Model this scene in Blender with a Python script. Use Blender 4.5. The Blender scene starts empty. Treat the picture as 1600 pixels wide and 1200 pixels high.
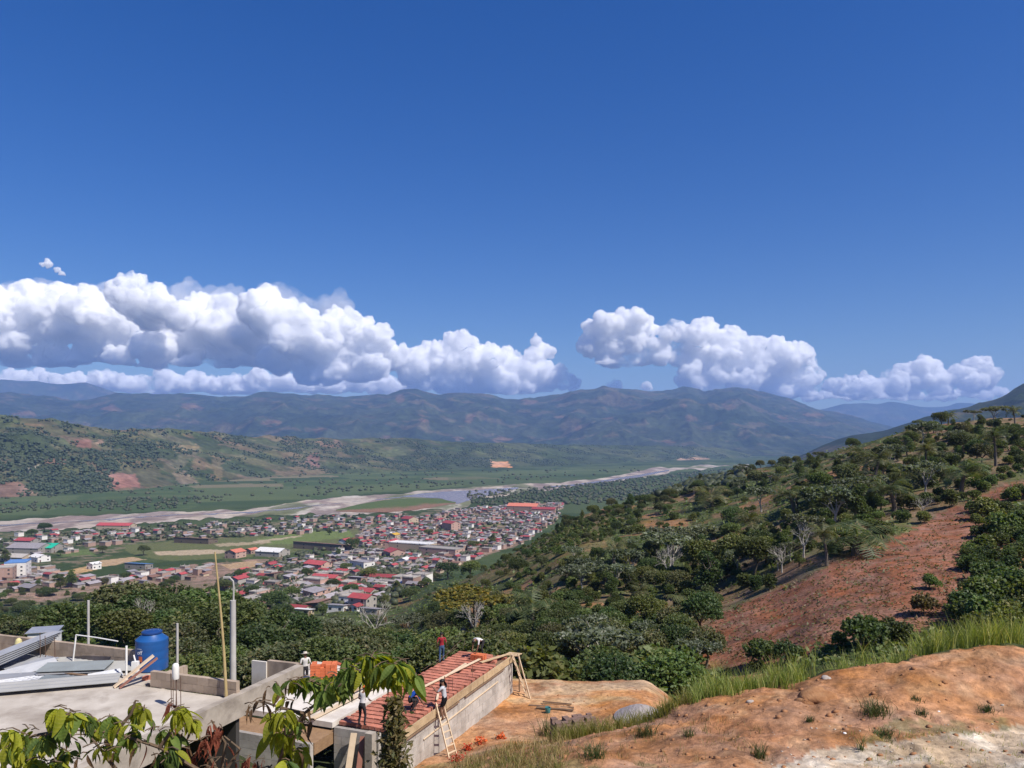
import bpy, bmesh, math, random
import numpy as np
from mathutils import Vector, Matrix

random.seed(7)
RNG = np.random.default_rng(7)
SC = bpy.context.scene
COL = SC.collection
D2R = math.radians

# ---------------------------------------------------------------- camera, sky, sun, exposure
F = 1202.0 / 1600.0            # focal length in picture widths
HZ = 690.0                     # picture row of the eye-level horizon
cam = bpy.data.cameras.new('camera')
cam.lens = 36.0 * F
cam.sensor_width = 36.0
cam.shift_y = 90.0 / 1600.0
cam.clip_start = 0.1
cam.clip_end = 120000.0
camera = bpy.data.objects.new('camera', cam)
COL.objects.link(camera)
camera.location = (0, 0, 0)
camera.rotation_euler = (D2R(90), 0, 0)
SC.camera = camera

SUN_EL = D2R(51)
SUN_AZ = D2R(127)              # clockwise from the view direction (+Y)
world = bpy.data.worlds.new('World')
SC.world = world
world.use_nodes = True
wn = world.node_tree
wn.nodes.clear()
w_out = wn.nodes.new('ShaderNodeOutputWorld')
w_bg = wn.nodes.new('ShaderNodeBackground')
w_sky = wn.nodes.new('ShaderNodeTexSky')
w_sky.sky_type = 'NISHITA'
w_sky.sun_disc = False
w_sky.sun_elevation = SUN_EL
w_sky.sun_rotation = SUN_AZ
w_sky.altitude = 0
w_sky.air_density = 1.05
w_sky.dust_density = 0.9
w_sky.ozone_density = 5.0
w_bg.inputs['Strength'].default_value = 0.077
w_hs = wn.nodes.new('ShaderNodeHueSaturation')
w_hs.inputs['Saturation'].default_value = 1.40
w_hs.inputs['Hue'].default_value = 0.517
wn.links.new(w_sky.outputs[0], w_hs.inputs['Color'])
wn.links.new(w_hs.outputs[0], w_bg.inputs['Color'])
wn.links.new(w_bg.outputs[0], w_out.inputs['Surface'])

sl = bpy.data.lights.new('sun', 'SUN')
sl.energy = 4.9
sl.angle = D2R(0.53)
sl.color = (1.0, 0.94, 0.86)
sun = bpy.data.objects.new('sun', sl)
COL.objects.link(sun)
sd = Vector((math.sin(SUN_AZ) * math.cos(SUN_EL), math.cos(SUN_AZ) * math.cos(SUN_EL), math.sin(SUN_EL)))
sun.rotation_euler = (-sd).to_track_quat('-Z', 'Y').to_euler()

SC.view_settings.view_transform = 'Standard'
SC.view_settings.look = 'None'
SC.view_settings.gamma = 1.0
SC.view_settings.exposure = 0.42
SC.view_settings.use_curve_mapping = False
SC.render.engine = 'CYCLES'
SC.cycles.use_denoising = True
SC.cycles.max_bounces = 60
SC.cycles.diffuse_bounces = 3
SC.cycles.glossy_bounces = 2
SC.cycles.transmission_bounces = 4
SC.cycles.transparent_max_bounces = 24
SC.cycles.volume_bounces = 56
SC.cycles.sample_clamp_indirect = 6.0
SC.cycles.use_adaptive_sampling = True

# ---------------------------------------------------------------- helpers
def P(px, py, d):
    """the place a picture point stands at when it is d metres ahead of the eye"""
    return Vector(((px - 800.0) / 1202.0 * d, d, (HZ - py) / 1202.0 * d))

def zr(row, d):
    return (HZ - row) / 1202.0 * d

def tag(o, label=None, cat=None, group=None, kind=None):
    if label: o['label'] = label
    if cat: o['category'] = cat
    if group: o['group'] = group
    if kind: o['kind'] = kind
    return o

def mesh_from(name, verts, faces, mats=None, smooth=False, mi=None):
    me = bpy.data.meshes.new(name)
    verts = np.asarray(verts, dtype=np.float32).reshape(-1, 3)
    if isinstance(faces, np.ndarray):
        nf, k = faces.shape
        me.vertices.add(len(verts)); me.vertices.foreach_set('co', verts.ravel())
        me.loops.add(nf * k); me.loops.foreach_set('vertex_index', faces.astype(np.int32).ravel())
        me.polygons.add(nf)
        me.polygons.foreach_set('loop_start', np.arange(0, nf * k, k, dtype=np.int32))
        me.polygons.foreach_set('loop_total', np.full(nf, k, dtype=np.int32))
        me.update(calc_edges=True)
    else:
        me.from_pydata([tuple(v) for v in verts], [], faces)
        me.update()
    if mats is not None:
        for m in (mats if isinstance(mats, (list, tuple)) else [mats]):
            me.materials.append(m)
    if mi is not None:
        me.polygons.foreach_set('material_index', np.asarray(mi, dtype=np.int32))
    if smooth:
        me.polygons.foreach_set('use_smooth', np.ones(len(me.polygons), dtype=bool))
    return me

def link(name, me, parent=None, loc=None, rz=None, rot=None, scale=None):
    o = bpy.data.objects.new(name, me)
    COL.objects.link(o)
    if parent is not None: o.parent = parent
    if loc is not None: o.location = loc
    if rot is not None: o.rotation_euler = rot
    elif rz is not None: o.rotation_euler = (0, 0, rz)
    if scale is not None: o.scale = scale if hasattr(scale, '__len__') else (scale,) * 3
    return o

def empty(name, loc=(0, 0, 0), rz=0.0, rot=None, scale=None):
    o = link(name, None, None, loc, rz, rot, scale)
    o.empty_display_size = 0.2
    return o

def dup(root, loc=None, rz=None, scale=None, label=None, group=None, rot=None):
    r = root.copy(); COL.objects.link(r)
    if loc is not None: r.location = loc
    if rot is not None: r.rotation_euler = rot
    elif rz is not None: r.rotation_euler = (0, 0, rz)
    if scale is not None: r.scale = scale if hasattr(scale, '__len__') else (scale,) * 3
    if label: r['label'] = label
    if group: r['group'] = group
    for ch in KIDS.get(root.name, []):
        c = ch.copy(); COL.objects.link(c); c.parent = r
        for g in KIDS.get(ch.name, []):
            k = g.copy(); COL.objects.link(k); k.parent = c
    return r
KIDS = {}
def kid(o, parent):
    o.parent = parent
    KIDS.setdefault(parent.name, []).append(o)
    return o

class MB:
    """collects shapes and links them as one mesh"""
    def __init__(s):
        s.v, s.f, s.m = [], [], []
    def add(s, vs, fs, mi=0):
        b = len(s.v)
        s.v += [tuple(v) for v in vs]
        s.f += [tuple(i + b for i in f) for f in fs]
        s.m += [mi] * len(fs)
    def box(s, c, size, rz=0.0, mi=0, rot=None):
        hx, hy, hz = size[0] / 2, size[1] / 2, size[2] / 2
        R = rot if rot is not None else Matrix.Rotation(rz, 3, 'Z')
        c = Vector(c)
        vs = [c + R @ Vector((sx * hx, sy * hy, sz * hz)) for sx in (-1, 1) for sy in (-1, 1) for sz in (-1, 1)]
        s.add(vs, [(0, 1, 3, 2), (4, 6, 7, 5), (0, 4, 5, 1), (2, 3, 7, 6), (0, 2, 6, 4), (1, 5, 7, 3)], mi)
    def bar(s, a, b, w, h=None, mi=0, up=(0, 0, 1)):
        h = h or w
        a, b = Vector(a), Vector(b)
        d = b - a
        y = d.normalized()
        x = y.cross(Vector(up))
        if x.length < 1e-4: x = y.cross(Vector((1, 0, 0)))
        x.normalize(); z = x.cross(y)
        R = Matrix((x, y, z)).transposed()
        s.box((a + b) / 2, (w, d.length, h), rot=R, mi=mi)
    def tube(s, pts, radii, n=6, mi=0, cap=True):
        pts = [Vector(p) for p in pts]
        if not hasattr(radii, '__len__'): radii = [radii] * len(pts)
        rings = []
        ref = None
        for i, p in enumerate(pts):
            t = (pts[min(i + 1, len(pts) - 1)] - pts[max(i - 1, 0)]).normalized()
            if ref is None:
                ref = t.cross(Vector((0, 0, 1)))
                if ref.length < 1e-3: ref = t.cross(Vector((1, 0, 0)))
            x = (ref - t * ref.dot(t)).normalized(); y = t.cross(x); ref = x
            rings.append([p + (x * math.cos(2 * math.pi * k / n) + y * math.sin(2 * math.pi * k / n)) * radii[i] for k in range(n)])
        vs = [v for r in rings for v in r]
        fs = []
        for i in range(len(pts) - 1):
            for k in range(n):
                fs.append((i * n + k, i * n + (k + 1) % n, (i + 1) * n + (k + 1) % n, (i + 1) * n + k))
        if cap:
            fs.append(tuple(range(n - 1, -1, -1))); fs.append(tuple((len(pts) - 1) * n + k for k in range(n)))
        s.add(vs, fs, mi)
    def lathe(s, prof, n=24, c=(0, 0, 0), mi=0):
        c = Vector(c); vs = []
        for r, z in prof:
            vs += [c + Vector((r * math.cos(2 * math.pi * k / n), r * math.sin(2 * math.pi * k / n), z)) for k in range(n)]
        fs = []
        for i in range(len(prof) - 1):
            for k in range(n):
                fs.append((i * n + k, i * n + (k + 1) % n, (i + 1) * n + (k + 1) % n, (i + 1) * n + k))
        fs.append(tuple(range(n - 1, -1, -1))); fs.append(tuple((len(prof) - 1) * n + k for k in range(n)))
        s.add(vs, fs, mi)
    def mesh(s, name, mats, smooth=False):
        me = mesh_from(name, s.v, s.f, mats, False, s.m)
        if smooth:
            me.polygons.foreach_set('use_smooth', np.ones(len(me.polygons), dtype=bool))
            try: me.set_sharp_from_angle(angle=D2R(40))
            except Exception: pass
        return me
    def build(s, name, mats, parent=None, smooth=False, **kw):
        o = link(name, s.mesh(name, mats, smooth), None, **kw)
        if parent is not None: kid(o, parent)
        return o

# ---------------------------------------------------------------- numpy noise
def _hash(ix, iy, seed):
    h = (ix.astype(np.int64) * 374761393 + iy.astype(np.int64) * 668265263 + seed * 982451653) & 0x7fffffff
    h = ((h ^ (h >> 13)) * 1274126177) & 0x7fffffff
    h = (h ^ (h >> 16)) & 0xffffff
    return h / float(0xffffff)
def vnoise(x, y, seed=0):
    x = np.asarray(x, dtype=np.float64); y = np.asarray(y, dtype=np.float64)
    ix, iy = np.floor(x), np.floor(y)
    fx, fy = x - ix, y - iy
    fx = fx * fx * fx * (fx * (fx * 6 - 15) + 10); fy = fy * fy * fy * (fy * (fy * 6 - 15) + 10)
    a = _hash(ix, iy, seed); b = _hash(ix + 1, iy, seed); c = _hash(ix, iy + 1, seed); d = _hash(ix + 1, iy + 1, seed)
    return (a * (1 - fx) + b * fx) * (1 - fy) + (c * (1 - fx) + d * fx) * fy
def fbm(x, y, oct=5, seed=0, gain=0.5):
    s = 0; a = 1; t = 0
    for o in range(oct):
        s = s + a * vnoise(x, y, seed + o * 17); t += a; a *= gain
        x = x * 2.03 + 13.1; y = y * 2.03 + 7.7
    return s / t            # 0..1
def ridged(x, y, oct=5, seed=0):
    s = 0; a = 1; t = 0
    for o in range(oct):
        n = 1 - np.abs(2 * vnoise(x, y, seed + o * 31) - 1)
        s = s + a * n * n; t += a; a *= 0.5
        x = x * 2.1 + 3.3; y = y * 2.1 + 9.2
    return s / t
def hash3(ix, iy, iz, seed):
    return _hash(ix + iz * 57.0, iy + iz * 113.0, seed)
def vnoise3(x, y, z, seed=0):
    ix, iy, iz = np.floor(x), np.floor(y), np.floor(z)
    fx, fy, fz = x - ix, y - iy, z - iz
    fx = fx * fx * (3 - 2 * fx); fy = fy * fy * (3 - 2 * fy); fz = fz * fz * (3 - 2 * fz)
    r = 0
    for dx in (0, 1):
        for dy in (0, 1):
            for dz in (0, 1):
                w = (fx if dx else 1 - fx) * (fy if dy else 1 - fy) * (fz if dz else 1 - fz)
                r = r + w * hash3(ix + dx, iy + dy, iz + dz, seed)
    return r
def pchip(x, y, xq):
    x = np.asarray(x, float); y = np.asarray(y, float)
    h = np.diff(x); dl = np.diff(y) / h
    m = np.zeros_like(y)
    for i in range(1, len(x) - 1):
        if dl[i - 1] * dl[i] > 0:
            w1 = 2 * h[i] + h[i - 1]; w2 = h[i] + 2 * h[i - 1]
            m[i] = (w1 + w2) / (w1 / dl[i - 1] + w2 / dl[i])
    m[0] = dl[0]; m[-1] = dl[-1]
    xq = np.clip(xq, x[0], x[-1])
    i = np.clip(np.searchsorted(x, xq) - 1, 0, len(x) - 2)
    t = (xq - x[i]) / h[i]
    h00 = 2 * t**3 - 3 * t**2 + 1; h10 = t**3 - 2 * t**2 + t; h01 = -2 * t**3 + 3 * t**2; h11 = t**3 - t**2
    return h00 * y[i] + h10 * h[i] * m[i] + h01 * y[i + 1] + h11 * h[i] * m[i + 1]
def inpoly(px, py, poly):
    px = np.asarray(px, float); py = np.asarray(py, float)
    r = np.zeros(px.shape, bool); n = len(poly)
    j = n - 1
    for i in range(n):
        xi, yi = poly[i]; xj, yj = poly[j]
        if yi != yj:
            c = ((yi > py) != (yj > py)) & (px < (xj - xi) * (py - yi) / (yj - yi) + xi)
            r ^= c
        j = i
    return r
def sstep(a, b, x):
    t = np.clip((x - a) / (b - a), 0, 1)
    return t * t * (3 - 2 * t)

# ---------------------------------------------------------------- materials
MATS = {}
def new_mat(name):
    m = bpy.data.materials.new(name); m.use_nodes = True
    nt = m.node_tree; nt.nodes.clear()
    out = nt.nodes.new('ShaderNodeOutputMaterial')
    return m, nt, out
def nd(nt, t, **kw):
    n = nt.nodes.new(t)
    for k, v in kw.items():
        if k in n.inputs: n.inputs[k].default_value = v
        else: setattr(n, k, v)
    return n
def c4(c): return (c[0], c[1], c[2], 1.0)
def mixc(nt, a, b, fac, mode='MIX'):
    n = nt.nodes.new('ShaderNodeMix'); n.data_type = 'RGBA'; n.blend_type = mode
    for sock, v in ((n.inputs[0], fac), (n.inputs[6], a), (n.inputs[7], b)):
        if hasattr(v, 'links') or hasattr(v, 'is_output'): nt.links.new(v, sock)
        elif hasattr(v, '__len__'): sock.default_value = c4(v)
        else: sock.default_value = v
    return n.outputs[2]
def ramp(nt, src, lo, hi, a=0.0, b=1.0):
    n = nt.nodes.new('ShaderNodeMapRange')
    n.inputs['From Min'].default_value = lo; n.inputs['From Max'].default_value = hi
    n.inputs['To Min'].default_value = a; n.inputs['To Max'].default_value = b
    nt.links.new(src, n.inputs['Value'])
    return n.outputs[0]
def noise(nt, scale, detail=4, rough=0.55, vec=None, dist=0.0):
    n = nt.nodes.new('ShaderNodeTexNoise')
    n.inputs['Scale'].default_value = scale; n.inputs['Detail'].default_value = detail
    n.inputs['Roughness'].default_value = rough; n.inputs['Distortion'].default_value = dist
    if vec is None:
        tc = nt.nodes.new('ShaderNodeTexCoord'); vec = tc.outputs['Object']
    nt.links.new(vec, n.inputs['Vector'])
    return n.outputs[0]
def bump(nt, h, strength=0.4, dist=0.02):
    b = nt.nodes.new('ShaderNodeBump')
    b.inputs['Strength'].default_value = strength; b.inputs['Distance'].default_value = dist
    nt.links.new(h, b.inputs['Height'])
    return b.outputs[0]
def simple(name, c1, c2=None, scale=3.0, rough=0.8, spec=0.3, metal=0.0, bs=0.3, bd=0.01, stain=None, stain_scale=0.7, detail=5, rnd=0.0, world_pos=False):
    """two-tone noisy surface with grain, optional stains and a little colour change from object to object"""
    if name in MATS: return MATS[name]
    m, nt, out = new_mat(name)
    b = nt.nodes.new('ShaderNodeBsdfPrincipled')
    b.inputs['Roughness'].default_value = rough; b.inputs['Metallic'].default_value = metal
    b.inputs['Specular IOR Level'].default_value = spec
    vec = None
    if world_pos:
        vec = nt.nodes.new('ShaderNodeNewGeometry').outputs['Position']
    n1 = noise(nt, scale, detail, 0.6, vec)
    c2 = c2 or tuple(x * 0.75 for x in c1)
    col = mixc(nt, c1, c2, ramp(nt, n1, 0.35, 0.68))
    if stain:
        n2 = noise(nt, stain_scale, 6, 0.62, vec, 0.4)
        col = mixc(nt, col, stain, ramp(nt, n2, 0.5, 0.7))
    if rnd:
        oi = nt.nodes.new('ShaderNodeObjectInfo')
        hs = nt.nodes.new('ShaderNodeHueSaturation')
        nt.links.new(ramp(nt, oi.outputs['Random'], 0, 1, 1 - rnd, 1 + rnd), hs.inputs['Value'])
        nt.links.new(col, hs.inputs['Color']); col = hs.outputs[0]
    nt.links.new(col, b.inputs['Base Color'])
    nt.links.new(bump(nt, noise(nt, scale * 4, 4, 0.6, vec), bs, bd), b.inputs['Normal'])
    nt.links.new(b.outputs[0], out.inputs['Surface'])
    MATS[name] = m
    return m
def leafmat(name, c1, c2, c3=None, trans=0.35, hue=0.03, val=0.35, objval=0.25, rough=0.55):
    """leaves: each loose leaf its own tint, each plant a little different; light comes through"""
    if name in MATS: return MATS[name]
    m, nt, out = new_mat(name)
    g = nt.nodes.new('ShaderNodeNewGeometry'); oi = nt.nodes.new('ShaderNodeObjectInfo')
    isl = g.outputs['Random Per Island']
    col = mixc(nt, c1, c2, isl)
    if c3:
        wn_ = nt.nodes.new('ShaderNodeTexWhiteNoise'); wn_.noise_dimensions = '1D'
        nt.links.new(isl, wn_.inputs['W'])
        col = mixc(nt, col, c3, ramp(nt, wn_.outputs['Value'], 0.8, 0.9))
    hs = nt.nodes.new('ShaderNodeHueSaturation')
    nt.links.new(ramp(nt, oi.outputs['Random'], 0, 1, 0.5 - hue, 0.5 + hue), hs.inputs['Hue'])
    wn2 = nt.nodes.new('ShaderNodeTexWhiteNoise'); wn2.noise_dimensions = '1D'
    nt.links.new(oi.outputs['Random'], wn2.inputs['W'])
    nt.links.new(ramp(nt, wn2.outputs['Value'], 0, 1, 1 - objval, 1 + objval), hs.inputs['Value'])
    nt.links.new(col, hs.inputs['Color'])
    b = nt.nodes.new('ShaderNodeBsdfPrincipled')
    b.inputs['Roughness'].default_value = rough; b.inputs['Specular IOR Level'].default_value = 0.35
    nt.links.new(hs.outputs[0], b.inputs['Base Color'])
    t = nt.nodes.new('ShaderNodeBsdfTranslucent')
    tc = mixc(nt, hs.outputs[0], (1.0, 1.0, 0.35), 1.0, 'MULTIPLY')
    tb = nt.nodes.new('ShaderNodeHueSaturation'); tb.inputs['Value'].default_value = 1.5
    nt.links.new(tc, tb.inputs['Color']); nt.links.new(tb.outputs[0], t.inputs['Color'])
    mx = nt.nodes.new('ShaderNodeMixShader'); mx.inputs[0].default_value = trans
    nt.links.new(b.outputs[0], mx.inputs[1]); nt.links.new(t.outputs[0], mx.inputs[2])
    nt.links.new(mx.outputs[0], out.inputs['Surface'])
    MATS[name] = m
    return m
# ---------------------------------------------------------------- the ground: one sheet from the camera's feet to the far end of the valley
CN = {
 -500: [(2,-1.8),(6,-3.6),(12,-7),(18,-11.3),(30,-12.2),(40,-16),(60,-21),(100,-25),(140,-30),(200,-48),(300,-76),(450,-93),(650,-104),(850,-109),(1000,-110)],
 0:    [(2,-1.8),(6,-3.6),(12,-7),(18,-11.3),(30,-12.2),(40,-16),(60,-21),(90,-26),(130,-33),(180,-50),(300,-80),(450,-94.5),(650,-104),(850,-109),(1000,-110)],
 120:  [(2,-1.8),(6,-3.6),(12,-7),(18,-11.3),(30,-12.2),(40,-15),(60,-20),(90,-24),(120,-28.5),(180,-49),(300,-78),(450,-95),(650,-104.5),(850,-109),(1000,-110)],
 220:  [(2,-1.8),(6,-3.6),(12,-7),(18,-11.3),(30,-12.2),(40,-15),(60,-19.5),(90,-22.5),(120,-25.5),(180,-47),(300,-78),(450,-95),(650,-104.5),(850,-109),(1000,-110)],
 330:  [(2,-1.8),(6,-3.6),(12,-7),(18,-11),(30,-12.2),(40,-16),(60,-21.5),(90,-25.5),(120,-31),(180,-49),(300,-75),(400,-87),(500,-95),(650,-104),(850,-108.5),(1000,-110)],
 450:  [(2,-1.8),(6,-3.6),(12,-7),(18,-10.5),(25,-12.5),(32,-14),(46,-14.5),(60,-20),(100,-29),(150,-40),(200,-51),(340,-76),(400,-83),(500,-92),(650,-101.5),(850,-108),(1000,-110)],
 600:  [(2,-1.8),(6,-3.6),(12,-7),(18,-10.5),(25,-12.3),(32,-14),(46,-14.4),(55,-18.5),(80,-25),(100,-30),(150,-40),(200,-51),(300,-70),(400,-83),(500,-92.5),(650,-102),(850,-108.5),(1000,-110)],
 700:  [(2,-1.8),(6,-3.5),(12,-6.5),(18,-9.8),(27,-11.8),(33,-13.8),(36,-14.2),(46,-14.3),(55,-19),(80,-24.5),(100,-28),(150,-36.5),(200,-43.5),(270,-53),(330,-63),(400,-75),(500,-89),(650,-101),(850,-108.5),(1000,-110)],
 800:  [(2,-1.8),(6,-3.4),(12,-6.2),(18,-9.3),(27,-11),(33,-13),(37,-14.1),(46,-14.3),(55,-20),(75,-23.5),(90,-25),(130,-30),(170,-34),(240,-38.5),(300,-44.5),(360,-58),(450,-78),(600,-98),(800,-108),(1000,-110)],
 900:  [(2,-1.8),(6,-3.4),(12,-6.2),(18,-9),(24,-9.9),(30,-11.6),(33,-13),(36,-14),(46,-14.35),(54,-20),(75,-22.5),(90,-23.2),(115,-24.9),(170,-26.6),(240,-28.8),(330,-33),(380,-39),(480,-66),(650,-98),(850,-109),(1000,-110)],
 1000: [(2,-1.8),(6,-3.4),(12,-6.2),(18,-8.8),(23,-9.6),(30,-11),(35,-13.4),(46,-14.3),(54,-19.5),(75,-21.5),(95,-22.5),(120,-23.5),(180,-24.5),(260,-26),(350,-27.5),(420,-38),(520,-68),(700,-100),(900,-110)],
 1100: [(2,-1.8),(6,-3.4),(12,-6.2),(18,-8.5),(22.5,-9.4),(30,-10.2),(38,-14),(52,-18),(65,-20),(80,-20.6),(105,-21.5),(125,-21.8),(210,-22.7),(300,-22),(390,-19.5),(450,-29),(560,-62),(750,-100),(950,-110)],
 1200: [(2,-1.8),(6,-3.4),(12,-6.2),(18,-8.4),(22,-9.3),(24,-9.4),(30,-9.7),(37,-13.2),(50,-17.2),(62,-18.2),(80,-18.2),(105,-18),(140,-18),(220,-16.5),(300,-14),(370,-12.5),(440,-20),(560,-56),(780,-100),(980,-110)],
 1300: [(2,-1.8),(6,-3.4),(12,-6.2),(18,-8.3),(22,-9.2),(24,-9.3),(30,-9.1),(36,-12.5),(48,-16),(60,-15.8),(72,-15.4),(95,-14),(150,-13.2),(240,-8),(330,-5),(400,-11),(550,-50),(800,-100),(1000,-110)],
 1450: [(2,-1.8),(6,-3.4),(12,-6.2),(18,-8.2),(21.6,-9.15),(24.5,-9.2),(30,-8.45),(36,-11.5),(48,-15),(60,-14.5),(80,-13),(105,-11.5),(140,-9.5),(200,-5.5),(300,5),(340,6),(420,0),(600,-45),(850,-100),(1050,-110)],
 1600: [(2,-1.8),(6,-3.4),(12,-6.2),(18,-8.2),(21.6,-9.15),(25,-9.15),(30,-8),(36,-11),(48,-14),(60,-13.2),(75,-12.5),(105,-9.6),(120,-7.5),(180,-2.5),(300,9.5),(350,11),(450,3),(650,-40),(900,-100),(1100,-110)],
 2000: [(2,-1.8),(6,-3.4),(12,-6.2),(18,-8),(25,-8.8),(30,-7),(36,-9.5),(48,-11),(75,-8.5),(120,-2),(300,28),(360,30),(500,18),(800,-60),(1200,-110)],
}
def px_to_th(px): return math.atan((px - 800.0) / 1202.0)
th_front = np.linspace(-D2R(41), D2R(41), 640)
th_side = np.concatenate([np.linspace(D2R(41), D2R(75), 40)[1:], np.linspace(D2R(75), D2R(180), 40)[1:]])
TH = np.concatenate([-th_side[::-1], th_front, th_side])
rows_far = np.arange(690 + 132000 / 420.0, 690 + 132000 / 4300.0, -0.9)
D_far = 132000 / (rows_far - 690)
D_near = np.exp(np.linspace(math.log(1.5), math.log(15), 36))[:-1]
D_mid = np.exp(np.linspace(math.log(15), math.log(60), 170))[:-1]
D_mid2 = np.exp(np.linspace(math.log(60), math.log(420), 110))[:-1]
D_end = np.exp(np.linspace(math.log(4300), math.log(18400), 24))[1:]
RD = np.concatenate([D_near, D_mid, D_mid2, D_far, D_end])
LRD = np.log(RD)
ckeys = sorted(CN)
cth = np.array([px_to_th(p) for p in ckeys])
prof = []
for p in ckeys:
    c = CN[p] + [(25000, -110)]
    k = 1 / math.cos(px_to_th(p))
    prof.append(pchip(np.log([q[0] * k for q in c]), [q[1] for q in c], LRD))
prof = np.array(prof)                      # columns x radii
ZG = np.zeros((len(TH), len(RD)))
thc = np.clip(TH, cth[0], cth[-1])
for j in range(len(RD)):
    ZG[:, j] = pchip(cth, prof[:, j], thc)
XG = np.sin(TH)[:, None] * RD[None, :]
YG = np.cos(TH)[:, None] * RD[None, :]
# behind the camera the slope goes on uphill
wb = sstep(D2R(60), D2R(115), np.abs(TH))[:, None]
ZB = -1.8 + 0.10 * np.clip(RD, 0, 400) - 0.0
ZG = ZG * (1 - wb) + ZB[None, :] * wb
RR = np.broadcast_to(RD[None, :], ZG.shape)
DD = np.where(np.abs(TH)[:, None] < 1.05, YG, RR)      # metres ahead of the eye
n1 = fbm(XG / 22.0, YG / 22.0, 5, 3) - 0.5
n2 = fbm(XG / 2.2, YG / 2.2, 5, 11) - 0.5
n3 = fbm(XG / 0.55, YG / 0.55, 3, 12) - 0.5
ZG += n1 * 3.4 * sstep(48, 110, RR) * (1 - sstep(500, 850, RR))
bankw = sstep(19, 24, DD) * (1 - sstep(31, 36, DD)) * sstep(-0.02, 0.1, np.tan(np.clip(TH, -1.2, 1.2)))[:, None]
ZG += (n2 * (0.22 + 0.28 * bankw) + n3 * (0.10 + 0.05 * bankw)) * (1 - sstep(40, 90, RR)) * sstep(6, 16, RR) * (0.45 + 0.55 * (np.abs(TH) < 1)[:, None])
# clods and gullies on the cut bank
ZG -= bankw * 0.55 * np.clip(ridged(XG / 2.6 + YG / 6.0, YG / 5.0, 4, 40) - 0.56, 0, 1)

def ground_z(x, y):
    x = np.asarray(x, float); y = np.asarray(y, float)
    th = np.arctan2(x, y); lr = np.log(np.clip(np.hypot(x, y), RD[0], RD[-1] * 0.999))
    i = np.clip(np.searchsorted(TH, th) - 1, 0, len(TH) - 2); j = np.clip(np.searchsorted(LRD, lr) - 1, 0, len(RD) - 2)
    u = np.clip((th - TH[i]) / (TH[i + 1] - TH[i]), 0, 1); v = (lr - LRD[j]) / (LRD[j + 1] - LRD[j])
    return (ZG[i, j] * (1 - u) + ZG[i + 1, j] * u) * (1 - v) + (ZG[i, j + 1] * (1 - u) + ZG[i + 1, j + 1] * u) * v
def gz(x, y): return float(ground_z(x, y))
SLOPE = ZG / np.maximum(RR, 1e-6)
VMAX = np.maximum.accumulate(SLOPE, axis=1)
def seen(x, y, h=3.0):
    """whether the top of a thing h metres tall at (x, y) rises above the ground between it and the eye"""
    x = np.asarray(x, float); y = np.asarray(y, float)
    r = np.hypot(x, y); th = np.arctan2(x, y)
    i = np.clip(np.searchsorted(TH, th), 0, len(TH) - 1); j = np.clip(np.searchsorted(RD, r) - 2, 0, len(RD) - 1)
    return (ground_z(x, y) + h) / r > VMAX[i, j]
def pix(x, y, z):
    return 800 + 1202 * x / y, HZ - 1202 * z / y
def on_ground(px, row, dmin=16.0, dmax=4000.0):
    """first ground point on the line of sight through a picture point"""
    d = np.exp(np.linspace(math.log(dmin), math.log(dmax), 4000))
    x = (px - 800.0) / 1202.0 * d
    s = (HZ - row) / 1202.0 * d
    g = ground_z(x, d)
    k = np.nonzero(g >= s)[0]
    i = k[0] if len(k) else len(d) - 1
    return Vector((x[i], d[i], g[i]))

# land cover, as the colour the soil and the low plants have
PXG = np.where(YG > 1, 800 + 1202 * XG / np.maximum(YG, 1), -9999.0)
ROWG = np.where(YG > 1, HZ - 1202 * ZG / np.maximum(YG, 1), 9999.0)
C = np.zeros(ZG.shape + (3,))
def setc(mask, col):
    m = np.clip(mask, 0, 1)[..., None]
    C[:] = C * (1 - m) + np.array(col) * m
nA = fbm(XG / 9.0, YG / 9.0, 5, 21); nB = fbm(XG / 2.5, YG / 2.5, 4, 22); nC = fbm(XG / 70.0, YG / 70.0, 5, 23); nD = fbm(XG / 0.8, YG / 0.8, 3, 27)
SCRUB = (0.050, 0.062, 0.024); GRASSC = (0.085, 0.105, 0.036); TAN = (0.20, 0.125, 0.072); ORANGE = (0.365, 0.182, 0.088)
BROWN = (0.245, 0.105, 0.062); PATH = (0.46, 0.36, 0.25); FOREST = (0.036, 0.056, 0.020); FIELD = (0.115, 0.145, 0.045)
C[:] = SCRUB
setc(sstep(0.45, 0.65, nB) * 0.7, GRASSC)
hill = (RR > 48) & (RR < 700)
setc(hill * sstep(0.54, 0.66, nA) * 0.7 * sstep(700, 1000, PXG), TAN)
setc(hill * sstep(0.60, 0.68, fbm(XG / 16.0, YG / 16.0, 4, 29)) * 0.75 * sstep(560, 700, PXG), (0.27, 0.135, 0.07))
soil_r = inpoly(PXG + 14 * (nA - 0.5), ROWG + 14 * (nB - 0.5), [(1030,905),(1150,840),(1270,790),(1420,700),(1500,660),(1600,640),(1720,640),(1720,760),(1560,765),(1420,835),(1230,915),(1110,965),(1040,950)])
setc(soil_r * (0.55 + 0.30 * (nB > 0.52)), (0.205, 0.130, 0.080))
setc(soil_r * sstep(0.48, 0.60, nA) * 0.8, GRASSC)
ob = inpoly(PXG + 10 * (nA - 0.5), ROWG + 8 * (nB - 0.5), [(640,905),(720,868),(830,832),(900,820),(960,830),(940,862),(850,900),(760,915)])
setc(ob * 0.8, (0.105, 0.105, 0.040))
setc(ob * sstep(0.52, 0.66, nB) * 0.7, (0.17, 0.105, 0.055))
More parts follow.
